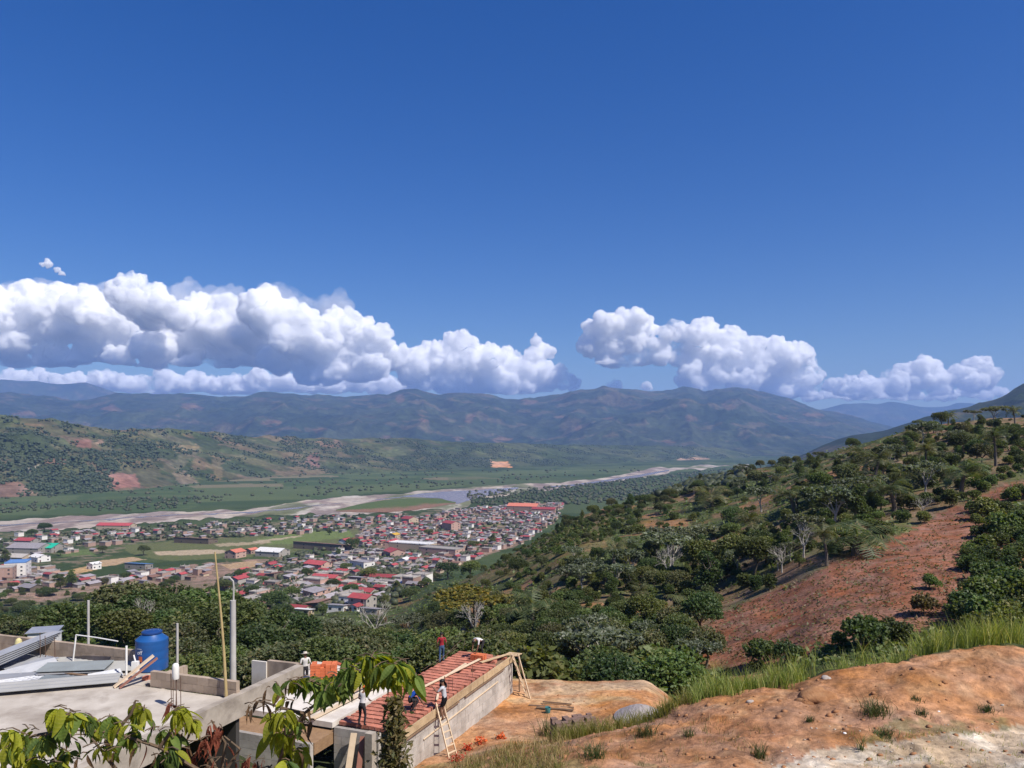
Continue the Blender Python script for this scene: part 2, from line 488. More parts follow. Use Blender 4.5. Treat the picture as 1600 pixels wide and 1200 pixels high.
brown = (RR > 40) & inpoly(PXG + 16 * (nA - 0.5), ROWG + 16 * (nB - 0.5), [(1085,1000),(1110,965),(1230,915),(1330,868),(1420,830),(1500,788),(1560,760),(1620,748),(1620,775),(1540,800),(1525,870),(1515,950),(1470,1010),(1300,1020),(1170,1050),(1100,1030)])
setc(brown, BROWN)
setc(brown * sstep(0.50, 0.66, nB) * 0.65, (0.155, 0.072, 0.046))
setc(brown * sstep(0.52, 0.64, nA) * 0.4, (0.27, 0.122, 0.068))
setc(brown * sstep(0.62, 0.72, nD) * 0.25, (0.32, 0.19, 0.12))
for poly in ([(860,925),(875,918),(886,945),(870,958),(848,962)], [(905,943),(1000,945),(1060,948),(1130,935),(1125,945),(1050,960),(950,958)], [(620,925),(640,918),(640,930),(622,945)], [(735,940),(760,935),(770,960),(760,1000),(735,985)]):
    setc(((RR > 60) & inpoly(PXG + 8 * (nA - 0.5), ROWG + 6 * (nB - 0.5), poly)) * 0.85, (0.33, 0.165, 0.075))
# builders' yard, cut bank, pale path
yard = (DD > 19) & (DD < 51) & (PXG > 560)
edge = 50 + 3 * (nB - 0.5)
ym = ((DD < edge) * yard) * sstep(600, 690, PXG)
setc(ym, ORANGE)
setc(ym * sstep(0.50, 0.66, nA) * 0.55, (0.46, 0.245, 0.115))
setc(ym * sstep(0.55, 0.70, nB) * 0.5, (0.27, 0.115, 0.05))
setc(ym * sstep(0.60, 0.74, nD) * 0.35, (0.46, 0.30, 0.17))
setc(ym * (DD > 36) * sstep(0.5, 0.6, fbm(XG / 5.0, YG / 1.6, 4, 31)) * 0.75, (0.47, 0.33, 0.19))
beyond = (DD > 30.6 + 1.2 * (nB - 0.5)) & (DD < 60) & (PXG > 1085 + 30 * (nA - .5))
setc(beyond, SCRUB)
pathm = (RR > 15) & inpoly(PXG + 40 * (nA - 0.5), ROWG + 26 * (nB - 0.5) + 10 * (nD - .5), [(1180,1230),(1215,1192),(1280,1172),(1380,1160),(1480,1150),(1560,1136),(1700,1130),(1700,1300),(1180,1300)])
setc(pathm * 0.95, PATH)
setc(pathm * sstep(0.5, 0.68, nB) * 0.6, (0.33, 0.235, 0.14))
setc(pathm * sstep(0.55, 0.7, nD) * 0.5, (0.60, 0.54, 0.44))
gr = (DD < 31) & inpoly(PXG + 60 * (nA - 0.5), ROWG + 30 * (nB - 0.5), [(1330,1160),(1390,1130),(1500,1122),(1600,1118),(1600,1138),(1500,1148),(1400,1158)])
setc(gr * 0.55 * sstep(0.4, 0.55, nD), (0.10, 0.12, 0.04))
gl = (DD < 33) & inpoly(PXG + 40 * (nA - 0.5), ROWG + 24 * (nB - 0.5), [(300,1215),(420,1190),(560,1190),(700,1185),(800,1165),(870,1180),(1000,1185),(1120,1200),(1200,1240),(300,1240)])
setc(gl * 0.6 * sstep(0.36, 0.6, nD + 0.3 * (nB - .5)), (0.13, 0.125, 0.045))
setc((RR < 16) * 1.0, (0.16, 0.115, 0.06))
# valley floor
val = sstep(330, 520, RR) * (ZG < -70)
setc(val * (PXG < 1250), FOREST)
setc(val * sstep(0.5, 0.62, nC) * 0.8, (0.060, 0.082, 0.030))
near_bank = (ROWG > 800 - 0.0 * PXG) & (PXG < 900) & (ROWG < 960)
town = inpoly(PXG + 24 * (nC - 0.5), ROWG + 10 * (nA - 0.5), [(-200,960),(-200,890),(60,885),(150,905),(330,880),(420,873),(520,868),(560,835),(620,815),(700,800),(820,785),(880,786),(860,820),(800,855),(700,890),(640,930),(560,960),(420,960),(330,930)])
setc((val > 0.2) * town * (0.55 + 0.4 * (nA > 0.46)), (0.25, 0.165, 0.125))
setc((val > 0.2) * town * sstep(0.56, 0.66, fbm(XG / 30., YG / 30., 4, 77)) * 0.8, (0.055, 0.07, 0.028))
t2 = inpoly(PXG, ROWG, [(-200,890),(-200,835),(60,832),(300,822),(560,808),(700,795),(700,805),(560,835),(430,850),(200,860),(120,885)])
setc((val > 0.2) * t2 * sstep(0.5, 0.6, nA) * 0.7, (0.20, 0.155, 0.105))
for poly, col, k in [
    ([(195,852),(260,846),(400,838),(470,830),(560,828),(560,842),(470,862),(380,872),(260,876),(205,866)], (0.105, 0.115, 0.045), 0.9),
    ([(400,842),(470,831),(545,829),(552,838),(470,848),(420,852)], (0.120, 0.155, 0.048), 0.9),
    ([(240,862),(330,858),(372,862),(300,868),(250,868)], (0.37, 0.285, 0.19), 0.9),
    ([(335,850),(420,845),(425,849),(340,854)], (0.33, 0.26, 0.17), 0.8),
    ([(395,846),(470,836),(472,838),(398,849)], (0.37, 0.29, 0.20), 0.8),
    ([(90,862),(140,858),(150,868),(95,870)], (0.10, 0.135, 0.045), 0.9),
    ([(60,884),(100,905),(95,910),(50,886)], (0.40, 0.31, 0.22), 0.9),
    ([(75,897),(135,885),(160,888),(120,896),(80,902)], (0.42, 0.27, 0.13), 0.9),
    ([(140,878),(210,870),(230,874),(160,886)], (0.38, 0.26, 0.15), 0.9),
    ([(345,882),(400,876),(420,884),(360,890)], (0.37, 0.25, 0.14), 0.85),
    ([(640,812),(700,806),(730,812),(660,818)], (0.35, 0.27, 0.2), 0.5),
    ([(690,828),(770,817),(840,812),(842,816),(770,822),(695,833)], (0.13, 0.14, 0.055), 0.8)]:
    setc((val > 0.15) * inpoly(PXG + 10 * (nC - 0.5), ROWG + 3 * (nA - 0.5), poly) * k, col)
far_f = inpoly(PXG, ROWG + 5 * (nC - .5), [(-300,760),(420,740),(800,735),(1150,722),(1150,730),(900,752),(700,762),(560,772),(400,792),(0,808),(-300,815)])
setc(far_f * 0.85 * (val > .2), (0.056, 0.086, 0.034))
setc(far_f * (val > .2) * sstep(0.5, 0.6, fbm(XG / 160., YG / 60., 3, 79)) * 0.6, (0.084, 0.108, 0.044))
UF = XG * .92 + YG * .38 + 40 * (nC - .5); VF = YG * .92 - XG * .38 + 40 * (nC - .5)
cellf = _hash(np.floor(UF / 210.), np.floor(VF / 150.), 5); cellg = _hash(np.floor(UF / 210.), np.floor(VF / 150.), 9)
setc(far_f * (val > .2) * (cellf > .62) * .55, (0.095, 0.118, 0.050))
setc(far_f * (val > .2) * (cellf < .22) * .6, (0.036, 0.058, 0.024))
setc(far_f * (val > .2) * (cellg > .93) * .7, (0.19, 0.155, 0.095))
setc((val > .2) * (PXG > 700) * (PXG < 1250) * (ROWG < 805) * (cellg > .6) * .6, (0.070, 0.092, 0.038))

nth, nr = ZG.shape
idx = np.arange(nth * nr).reshape(nth, nr)
inx = np.concatenate([idx, idx[:1]], axis=0)
quads = np.stack([inx[:-1, :-1], inx[:-1, 1:], inx[1:, 1:], inx[1:, :-1]], axis=-1).reshape(-1, 4)[:, ::-1]
def vcol(me, cols):
    at = me.attributes.new('cover', 'FLOAT_COLOR', 'POINT')
    a = np.ones((len(cols), 4), dtype=np.float32); a[:, :3] = cols
    at.data.foreach_set('color', a.ravel())
def land_mat(name, scales, bump_d, bump_s, rough=0.95, amp=0.45):
    m, nt, out = new_mat(name)
    at = nt.nodes.new('ShaderNodeAttribute'); at.attribute_name = 'cover'
    pos = nt.nodes.new('ShaderNodeNewGeometry').outputs['Position']
    col = at.outputs['Color']
    for i, sc in enumerate(scales):
        n = noise(nt, sc, 6, 0.65, pos)
        v = ramp(nt, n, 0.28, 0.72, 1 - amp, 1 + amp)
        col = mixc(nt, col, v, 1.0, 'MULTIPLY')
    hs = nt.nodes.new('ShaderNodeHueSaturation')
    nt.links.new(ramp(nt, noise(nt, scales[0] * 0.6, 4, 0.6, pos), 0.3, 0.7, 0.8, 1.15), hs.inputs['Saturation'])
    nt.links.new(col, hs.inputs['Color'])
    b = nd(nt, 'ShaderNodeBsdfPrincipled', Roughness=rough)
    b.inputs['Specular IOR Level'].default_value = 0.08
    nt.links.new(hs.outputs[0], b.inputs['Base Color'])
    h = noise(nt, scales[-1], 7, 0.7, pos)
    nt.links.new(bump(nt, h, bump_s, bump_d), b.inputs['Normal'])
    nt.links.new(b.outputs[0], out.inputs['Surface'])
    return m
M_GROUND = land_mat('soil_and_low_growth', (0.5, 3.1), 0.12, 0.9)
gme = mesh_from('ground', np.stack([XG, YG, ZG], -1).reshape(-1, 3), quads, M_GROUND, True)
vcol(gme, C.reshape(-1, 3))
tag(link('ground', gme), kind='structure')

# ---------------------------------------------------------------- hills and mountains
M_HILL = land_mat('wooded_hillside', (0.012, 0.05), 6.0, 0.8, amp=0.42)
M_MTN = land_mat('far_mountainside', (0.004, 0.016), 25.0, 0.8, amp=0.38)
def range_mesh(name, pxs, pts, nth_, nr_, base_d, crest_d, back_d, foot=-125.0, rough=0.12, nscale=500.0, seed=1, sharp=1.25, mat=None, colfn=None, crest_n=0.02, relief=0.16):
    """pts: picture column -> row of the skyline; the range stands at the given distances"""
    th = np.array([px_to_th(p) for p in np.linspace(pxs[0], pxs[1], nth_)])
    ks = sorted(pts); kth = np.array([px_to_th(k) for k in ks])
    row = pchip(kth, [pts[k] for k in ks], th)
    f = lambda spec: pchip(np.array([px_to_th(k) for k in sorted(spec)]), [spec[k] for k in sorted(spec)], th) if isinstance(spec, dict) else np.full(th.shape, float(spec))
    db, dc, dk = f(base_d), f(crest_d), f(back_d)
    t = np.concatenate([np.linspace(0, 1, nr_), 1 + np.linspace(0, 1, max(6, nr_ // 6))[1:]])
    T = np.broadcast_to(t[None, :], (nth_, len(t)))
    Dp = np.where(T <= 1, db[:, None] + (dc - db)[:, None] * T, dc[:, None] + (dk - dc)[:, None] * (T - 1))
    X = np.tan(th)[:, None] * Dp; Y = Dp
    # bend the sheet so that spurs do not line up with the lines of sight
    zc = (HZ - row) / 1202.0 * dc
    up = np.clip(T, 0, 1); dn = np.clip(T - 1, 0, 1)
    sp = ridged(X / nscale, Y / nscale, 6, seed)
    lf = fbm(X / (nscale * 1.8), Y / (nscale * 1.8), 3, seed + 5)
    hgt = (zc - foot)[:, None]
    base = up ** sharp * (1 - dn ** 1.2)
    Z = foot + hgt * (base + relief * (sp - 0.5 + 0.8 * (lf - 0.5)) * (up * (1 - up)) * 4 * (1 - dn)) + hgt * crest_n * (fbm(X / (nscale * .12), Y / (nscale * .12), 4, seed + 9) - 0.5) * up
    Z = Z + hgt * crest_n * 2.2 * (ridged(X / (nscale * .45), Y / (nscale * .45), 3, seed + 13) - 0.55) * up
    c = colfn(X, Y, Z, up, HZ - 1202 * Z / Y, 800 + 1202 * X / Y)
    n0, n1_ = Z.shape
    ii = np.arange(n0 * n1_).reshape(n0, n1_)
    q = np.stack([ii[:-1, :-1], ii[:-1, 1:], ii[1:, 1:], ii[1:, :-1]], axis=-1).reshape(-1, 4)[:, ::-1]
    me = mesh_from(name, np.stack([X, Y, Z], -1).reshape(-1, 3), q, mat, True)
    vcol(me, c.reshape(-1, 3))
    o = tag(link(name, me), kind='structure')
    return o, X, Y, Z
def lerp(c, m, col): return c * (1 - np.clip(m, 0, 1)[..., None]) + np.array(col) * np.clip(m, 0, 1)[..., None]
def hill_col(X, Y, Z, up, row, px):
    a = fbm(X / 90., Y / 90., 5, 51); b = fbm(X / 260., Y / 260., 4, 52); e = fbm(X / 35., Y / 35., 4, 53)
    c = np.zeros(X.shape + (3,)); c[:] = (0.046, 0.062, 0.028)
    c = lerp(c, sstep(0.5, 0.6, b) * 0.7, (0.078, 0.088, 0.040))
    c = lerp(c, sstep(0.55, 0.62, a) * 0.5 * sstep(800, 400, px), (0.125, 0.105, 0.060))
    c = lerp(c, sstep(0.6, 0.66, fbm(X / 60., Y / 60., 4, 58)) * 0.6 * sstep(900, 300, px), (0.17, 0.115, 0.075))
    q = px + 14 * (e - .5); r = row + 8 * (e - .5)
    for poly, col, k in [
        ([(172,742),(213,740),(216,760),(180,764)], (0.24, 0.115, 0.085), .95), ([(118,686),(140,684),(143,700),(120,699)], (0.22, 0.11, 0.085), .8),
        ([(150,688),(163,688),(163,694),(150,694)], (0.26, 0.17, 0.12), .8), ([(70,718),(103,716),(105,725),(70,726)], (0.21, 0.125, 0.09), .8),
        ([(-60,756),(30,752),(50,768),(20,778),(-60,782)], (0.21, 0.12, 0.088), .8), ([(270,697),(310,695),(308,706),(275,708)], (0.22, 0.165, 0.09), .75),
        ([(180,718),(200,714),(205,738),(190,742)], (0.13, 0.12, 0.06), .8), ([(330,716),(346,715),(350,745),(335,748)], (0.18, 0.14, 0.08), .6),
        ([(268,740),(290,735),(312,755),(285,762)], (0.17, 0.13, 0.09), .7), ([(495,692),(530,688),(540,698),(505,700)], (0.22, 0.135, 0.09), .7),
        ([(478,712),(495,706),(500,728),(485,732)], (0.20, 0.10, 0.08), .8), ([(768,720),(796,722),(796,730),(770,732)], (0.52, 0.25, 0.12), .95),
        ([(1060,716),(1090,714),(1118,718),(1100,722),(1062,722)], (0.33, 0.21, 0.14), .8), ([(40,736),(60,722),(63,724),(44,740)], (0.36, 0.3, 0.22), .8),
        ([(90,730),(130,728),(140,745),(100,748)], (0.10, 0.105, 0.045), .7), ([(560,706),(620,702),(640,712),(580,716)], (0.09, 0.105, 0.045), .7),
        ([(250,732),(300,700),(315,702),(280,735)], (0.15, 0.13, 0.085), .5)]:
        c = lerp(c, inpoly(q, r, poly) * k, col)
    return c
hillrow = {-500:640, -200:643, -60:646, 0:650, 60:655, 120:662, 200:669, 300:673, 400:681, 500:684, 600:684, 700:689, 800:692, 900:695, 1000:696, 1100:698, 1150:705, 1185:716, 1215:726}
hill_o, HX, HY, HZg = range_mesh('foothills', (-500, 1215), hillrow, 520, 120,
    {-500:1300, 0:1480, 200:1700, 400:2250, 600:2700, 800:3100, 1000:4000, 1215:5300},
    {-500:1900, 0:2050, 200:2350, 400:3000, 600:3600, 800:4200, 1000:5000, 1215:5900},
    {-500:2600, 0:2900, 400:3900, 800:5000, 1215:6400}, nscale=330., seed=61, sharp=0.95, mat=M_HILL, colfn=hill_col, crest_n=0.05, relief=0.22)
def mtn_col(X, Y, Z, up, row, px):
    a = fbm(X / 420., Y / 420., 5, 71); b = fbm(X / 1100., Y / 1100., 4, 72); e = fbm(X / 160., Y / 160., 4, 73); e2 = fbm(X / 110., Y / 70., 5, 75)
    c = np.zeros(X.shape + (3,)); c[:] = (0.025, 0.037, 0.019)
    c = lerp(c, sstep(0.5, 0.62, b) * 0.6, (0.045, 0.055, 0.026))
    c = lerp(c, sstep(0.57, 0.62, a) * 0.40, (0.066, 0.076, 0.038))
    c = lerp(c, sstep(0.64, 0.67, fbm(X / 300., Y / 120., 4, 74)) * 0.35, (0.16, 0.11, 0.07))
    q = px + 12 * (e - .5); r = row + 6 * (e - .5)
    for x0, x1, y0, y1 in [(155,188,632,642),(280,315,630,642),(20,54,642,652),(618,632,614,630),(812,840,624,632),(770,800,682,692),(722,742,645,660),(590,615,682,688),(488,512,668,674),(895,905,662,672),(1060,1080,632,638),(1130,1150,630,640),(1070,1090,650,658),(1035,1055,688,694),(1215,1235,650,656),(1250,1290,646,650),(865,880,648,654),(395,440,656,666),(650,670,650,658),(940,960,652,656),(700,725,682,687)]:
        cx, cy = (x0 + x1) / 2, (y0 + y1) / 2
        m = ((q - cx) / ((x1 - x0) / 2)) ** 2 + ((r - cy) / ((y1 - y0) / 2)) ** 2 + 2.6 * (e2 - .5)
        c = lerp(c, (1 - sstep(0.55, 1.0, m)) * 0.42, (0.22, 0.115, 0.075))
    return c
mt = {-600:628,-300:615,-100:610,0:612,60:618,130:623,180:613,240:616,300:617,360:619,400:614,440:611,480:615,560:617,600:616,640:607,690:616,720:611,760:614,800:622,840:621,870:617,910:608,950:605,980:608,1020:612,1050:608,1075:604,1100:612,1118:608,1140:604,1170:608,1200:615,1240:626,1280:638,1340:652,1400:668,1480:682}
mtn_o, _, _, _ = range_mesh('mountain_range', (-600, 1480), mt, 760, 150, 5600, {-600:9000,0:9200,640:9600,1140:10400,1480:11500}, 13500, nscale=1050., seed=81, sharp=1.1, mat=M_MTN, colfn=mtn_col, crest_n=0.036, relief=0.34)
range_mesh('far_ridge', (-500, 300), {-500:575,-200:584,0:592,60:596,100:599,130:598,170:609,230:625,300:650}, 160, 40, 11500, 13800, 16000, nscale=1800., seed=91, mat=M_MTN, colfn=mtn_col, crest_n=0.015)
range_mesh('far_ridge', (1180, 1760), {1180:652,1280:640,1320:631,1345:630,1370:631,1390:628,1420:632,1450:636,1480:634,1500:629,1540:632,1760:640}, 220, 40, 14500, 16500, 18000, nscale=2200., seed=92, mat=M_MTN, colfn=mtn_col, crest_n=0.012)
def spur_col(X, Y, Z, up, row, px):
    c = mtn_col(X, Y, Z, up, row, px); return c * 0.9
range_mesh('wooded_spur', (1150, 2400), {1150:742,1190:732,1215:722,1250:712,1290:694,1340:678,1375:674,1410:664,1440:655,1475:644,1520:634,1560:622,1600:601,1680:575,1800:550,2400:500}, 300, 70, 1900, 3300, 4300, nscale=420., seed=95, sharp=1.0, mat=M_HILL, colfn=spur_col, crest_n=0.03)

# ---------------------------------------------------------------- river
def sheet(name, top, bot, z, mat, colfn, n=260, m=10, jag=3.0, seed=5):
    ks = np.linspace(0, 1, n)
    def along(poly):
        poly = np.array(poly, float); s = (poly[:, 0] - poly[0, 0]) / (poly[-1, 0] - poly[0, 0])
        return np.interp(ks, s, poly[:, 0]), np.interp(ks, s, poly[:, 1])
    tx, ty = along(top); bx, by = along(bot)
    ty = ty + jag * (fbm(tx / 25., ty * 0 + 1, 4, seed) - .5); by = by + jag * 1.6 * (fbm(bx / 22., by * 0 + 5, 4, seed + 1) - .5)
    by = np.maximum(by, ty + 0.15)
    w = np.linspace(0, 1, m)
    PX = tx[:, None] * (1 - w) + bx[:, None] * w; PY = ty[:, None] * (1 - w) + by[:, None] * w
    Dp = -z * 1202.0 / (PY - HZ)
    X = (PX - 800) / 1202.0 * Dp
    ii = np.arange(n * m).reshape(n, m)
    q = np.stack([ii[:-1, :-1], ii[:-1, 1:], ii[1:, 1:], ii[1:, :-1]], axis=-1).reshape(-1, 4)
    me = mesh_from(name, np.stack([X, Dp, np.full(X.shape, -z) * -1.0], -1).reshape(-1, 3), q, mat, True)
    nm = me.polygons[0].normal
    if nm.z < 0: me.flip_normals()
    if colfn: vcol(me, colfn(X, Dp, w, PX, PY).reshape(-1, 3))
    return tag(link(name, me), kind='structure')
def bed_col(X, Y, w, px, py):
    a = fbm(X / 40., Y / 160., 5, 101); b = fbm(X / 90., Y / 300., 4, 102)
    c = np.zeros(X.shape + (3,)); c[:] = (0.36, 0.305, 0.25)
    c = lerp(c, sstep(0.46, 0.54, a) * 0.9, (0.20, 0.155, 0.14))
    c = lerp(c, sstep(0.54, 0.62, b) * 0.8, (0.10, 0.12, 0.05))
    c = lerp(c, sstep(0.6, 0.7, fbm(X / 25., Y / 90., 4, 103)) * 0.7, (0.43, 0.385, 0.33))
    return c
M_BED = land_mat('gravel_bars', (0.02, 0.15), 0.5, 0.3, amp=0.30)
top_e = [(-500,822),(-200,818),(0,813),(100,807),(200,803),(300,799),(400,796),(450,786),(500,779),(580,773),(640,769),(700,764),(760,759),(820,756),(880,752),(930,748),(960,743),(1000,734),(1060,729),(1110,726),(1170,724)]
bot_e = [(-500,852),(-200,842),(0,832),(100,826),(200,820),(300,812),(400,807),(480,804),(560,802),(640,800),(700,795),(730,790),(745,779),(790,772),(840,767),(900,761),(960,753),(1010,743),(1060,736),(1110,730),(1170,727)]
sheet('river_bed', top_e, bot_e, -109.6, M_BED, bed_col, 520, 26, 6.5)
m, nt, out = new_mat('silty_river_water')
b = nd(nt, 'ShaderNodeBsdfPrincipled', Roughness=0.22)
pos = nt.nodes.new('ShaderNodeNewGeometry').outputs['Position']
nt.links.new(mixc(nt, (0.22, 0.175, 0.165), (0.17, 0.138, 0.135), noise(nt, 0.03, 4, .6, pos)), b.inputs['Base Color'])
nt.links.new(bump(nt, noise(nt, 0.6, 4, .6, pos), 0.35, 0.2), b.inputs['Normal'])
nt.links.new(b.outputs[0], out.inputs['Surface'])
M_WATER = m
sheet('water', [(630,775),(660,770.5),(690,768),(740,766),(780,763),(810,761.5)], [(630,776.5),(660,777),(690,779),(715,788),(745,778),(810,763)], -109.4, M_WATER, None, 120, 5, 1.0, 201)
sheet('water', [(855,760),(900,756),(950,749),(1000,741),(1045,734)], [(855,762),(900,759),(950,752.5),(1000,745),(1045,736)], -109.4, M_WATER, None, 120, 4, 0.8, 202)
sheet('water', [(-500,836),(-200,828),(0,820),(100,815),(200,808),(300,803),(400,799.5),(500,789),(640,775)], [(-500,839),(-200,830.5),(0,821.6),(100,816.6),(200,810),(300,804.4),(400,800.6),(500,790),(640,776)], -109.35, M_WATER, None, 200, 4, 2.6, 203)
def isl_col(X, Y, w, px, py):
    c = np.zeros(X.shape + (3,)); c[:] = (0.075, 0.105, 0.034)
    c = lerp(c, sstep(0.55, 0.75, np.broadcast_to(w, X.shape) + 0.4 * (fbm(X / 30., Y / 60., 3, 9) - .5)), (0.20, 0.115, 0.075))
    return c
sheet('river_island', [(525,796),(560,788),(600,781),(650,778.5),(690,779.5),(712,784)], [(525,799),(560,800.5),(600,801),(650,797),(690,790),(712,786)], -109.2, M_GROUND, isl_col, 90, 8, 1.5, 204)
# ---------------------------------------------------------------- clouds: heaped puffs, far beyond the mountains
def cloud_mat(name, fac, dens):
    m, nt, out = new_mat(name)
    d = nd(nt, 'ShaderNodeBsdfDiffuse'); d.inputs['Color'].default_value = (0.96, 0.96, 0.96, 1)
    t = nd(nt, 'ShaderNodeBsdfTransparent')
    mx = nt.nodes.new('ShaderNodeMixShader'); mx.inputs[0].default_value = fac
    nt.links.new(t.outputs[0], mx.inputs[1]); nt.links.new(d.outputs[0], mx.inputs[2])
    if fac > 0: nt.links.new(mx.outputs[0], out.inputs['Surface'])
    v = nd(nt, 'ShaderNodeVolumeScatter', Density=dens, Anisotropy=0.0)
    pos = nt.nodes.new('ShaderNodeNewGeometry').outputs['Position']
    n1_ = noise(nt, 1 / 1100.0, 6, 0.62, pos)
    nt.links.new(ramp(nt, n1_, 0.37, 0.50, 0.0, dens * 2.2), v.inputs['Density'])
    m.cycles.volume_step_rate = 0.25
    v.inputs['Color'].default_value = (1, 1, 1, 1)
    nt.links.new(v.outputs[0], out.inputs['Volume'])
    return m
M_CLOUD = cloud_mat('cloud_vapour', 0.16, 1 / 270.0)
M_VEIL = cloud_mat('thin_cloud_vapour', 0.02, 1 / 2600.0)
def ico(sub=2):
    bm = bmesh.new(); bmesh.ops.create_icosphere(bm, subdivisions=sub, radius=1.0)
    v = np.array([x.co[:] for x in bm.verts]); f = np.array([[q.index for q in x.verts] for x in bm.faces]); bm.free()
    return v, f
IV, IF = ico(2)
def cloud(label, puffs, base_row, D, seed, voxel=58.0, depth=1.0, mat=None):
    rg = np.random.default_rng(seed)
    sph = []
    for px, row, r in puffs:
        R = r / 1202.0 * D
        y = D + rg.uniform(-0.8, 0.8) * R * depth
        c = np.array([(px - 800) / 1202.0 * D, y, (HZ - row) / 1202.0 * D])
        sph.append((c, R * 0.86))
        for k in range(14):
            u = rg.normal(size=3); u /= np.linalg.norm(u); u[2] = abs(u[2]) * 0.9 - 0.12; u[1] = -abs(u[1]) if rg.random() < .7 else u[1]
            u /= np.linalg.norm(u)
            r2 = R * rg.uniform(0.22, 0.46); c2 = c + u * R * 0.78
            sph.append((c2, r2))
            for q in range(6):
                w = rg.normal(size=3); w /= np.linalg.norm(w); w = w + u * 0.9; w /= np.linalg.norm(w)
                sph.append((c2 + w * r2 * 0.85, r2 * rg.uniform(0.25, 0.5)))
    vs = []; fs = []; nb = 0
    for c, R in sph:
        vs.append(IV * R + c); fs.append(IF + nb); nb += len(IV)
    me = mesh_from('tmp', np.concatenate(vs), np.concatenate(fs))
    o = link('tmp', me)
    md = o.modifiers.new('r', 'REMESH'); md.mode = 'VOXEL'; md.voxel_size = voxel
    bpy.context.view_layer.update()
    dg = bpy.context.evaluated_depsgraph_get()
    m2 = bpy.data.meshes.new_from_object(o.evaluated_get(dg))
    bpy.data.objects.remove(o); bpy.data.meshes.remove(me)
    n = len(m2.vertices); co = np.zeros(n * 3); m2.vertices.foreach_get('co', co); co = co.reshape(-1, 3)
    nrm = np.zeros(n * 3); m2.vertices.foreach_get('normal', nrm); nrm = nrm.reshape(-1, 3)
    def turb(s, sd): return vnoise3(co[:, 0] / s, co[:, 1] / s, co[:, 2] / s, sd)
    k = D / 26000.0
    dsp = (np.abs(turb(520 * k, 1) - .5) * 300 + np.abs(turb(260 * k, 2) - .5) * 190 + np.abs(turb(130 * k, 3) - .5) * 110 + (turb(75 * k, 4) - .5) * 60) * k
    zb = (HZ - base_row) / 1202.0 * D
    co = co + nrm * (dsp[:, None] - 70 * k)
    und = fbm(co[:, 0] / (900 * k), co[:, 1] / (900 * k), 4, seed) * 500 * k - 160 * k
    low = co[:, 2] < zb + und
    co[low, 2] = zb + und[low] + (co[low, 2] - zb - und[low]) * 0.16
    m2.vertices.foreach_set('co', co.ravel()); m2.update()
    m2.name = 'cumulus_cloud'
    m2.materials.clear(); m2.materials.append(mat or M_CLOUD)
    m2.polygons.foreach_set('use_smooth', np.ones(len(m2.polygons), dtype=bool))
    ob = link('cumulus_cloud', m2)
    return tag(ob, label, 'cloud', 'cumulus clouds above the mountains')
cloud('broad grey-white cloud bank that runs out of the frame above the low foothills', [(-260,500,60),(-180,510,60),(-100,505,58),(-40,500,54),(0,508,55),(50,495,50),(95,500,48),(140,500,50),(190,505,50),(250,512,52),(305,515,52),(360,520,50),(410,525,42),(-20,555,28),(20,565,24),(80,560,30),(120,572,22),(190,568,26),(230,578,20),(300,574,22),(390,578,24),(30,540,32),(150,545,32),(250,548,36),(350,552,34),(420,556,30)], 572, 27500, 1)
cloud('bright white cloud tower rising in front of the long grey bank', [(205,468,30),(212,446,20),(236,466,24),(190,455,16),(255,480,24),(225,490,30),(275,500,22)], 530, 25500, 2, 48)
cloud('large white cloud with a steep jagged crown, between grey bank and notched cloud', [(430,500,40),(395,488,28),(470,530,42),(440,560,32),(510,545,40),(550,555,38),(545,512,26),(525,494,16),(568,512,18),(590,535,26),(615,558,24),(585,575,26),(480,580,30),(520,585,26),(560,592,22)], 604, 26000, 3, 50)
cloud('low thin cloud band lying along the mountain crest under the grey bank', [(-60+13*i, 600+5*math.sin(i*1.7)+4*math.sin(i*.61)+(i>12)*3, 15+5*math.sin(i*2.3)) for i in range(58)], 616, 38000, 4, 60)
cloud('notched white cloud with a small curled horn, standing in the middle of the row', [(648,556,20),(640,585,22),(662,575,24),(675,548,18),(690,560,26),(730,570,28),(770,572,26),(810,580,26),(850,588,22),(880,596,16),(720,598,24),(780,598,24),(712,532,17),(728,540,18),(700,552,22),(735,552,18),(765,549,13),(790,552,12),(660,606,14),(690,606,16),(725,606,16),(770,606,16),(815,604,16),(850,606,14),(700,580,26),(745,580,26),(790,580,26),(830,575,22),(845,545,13),(858,552,12),(838,533,9),(835,560,16),(865,590,20),(655,590,18),(895,602,12),(960,604,10),(1010,604,8),(700,600,24),(740,604,24),(790,606,22),(830,606,20)], 620, 27000, 5, 48)
cloud('rounded white cloud with a flat grey base, hanging alone above the mountain shoulder', [(950,572,14),(980,570,14),(1010,560,14),(1035,548,12),(930,530,24),(960,560,24),(1000,560,22),(1030,560,16),(1040,525,14),(945,512,20),(975,500,18),(935,520,22),(955,512,22),(990,506,21),(1012,515,18),(925,545,18),(955,545,24),(990,540,24),(1022,540,14),(940,575,9)], 572, 26000, 6, 46)
cloud('long white cloud sloping down above the twin mountain peaks', [(1052,530,13),(1060,560,16),(1100,604,16),(1150,606,18),(1260,575,16),(1268,600,14),(1060,515,16),(1100,520,22),(1140,528,22),(1085,545,26),(1130,550,30),(1175,560,28),(1215,570,28),(1250,575,24),(1265,590,20),(1110,585,24),(1160,600,24),(1210,605,22),(1080,598,20),(1065,522,16),(1085,528,20),(1110,526,18),(1140,535,22),(1170,548,24),(1205,556,24),(1238,560,22),(1258,556,14),(1090,555,22),(1130,565,26),(1180,580,26),(1230,585,24),(1075,582,18),(1120,590,20),(1250,598,20),(1200,600,20),(1100,606,22),(1160,610,24),(1220,615,22),(1250,618,18)], 626, 27000, 7, 50)
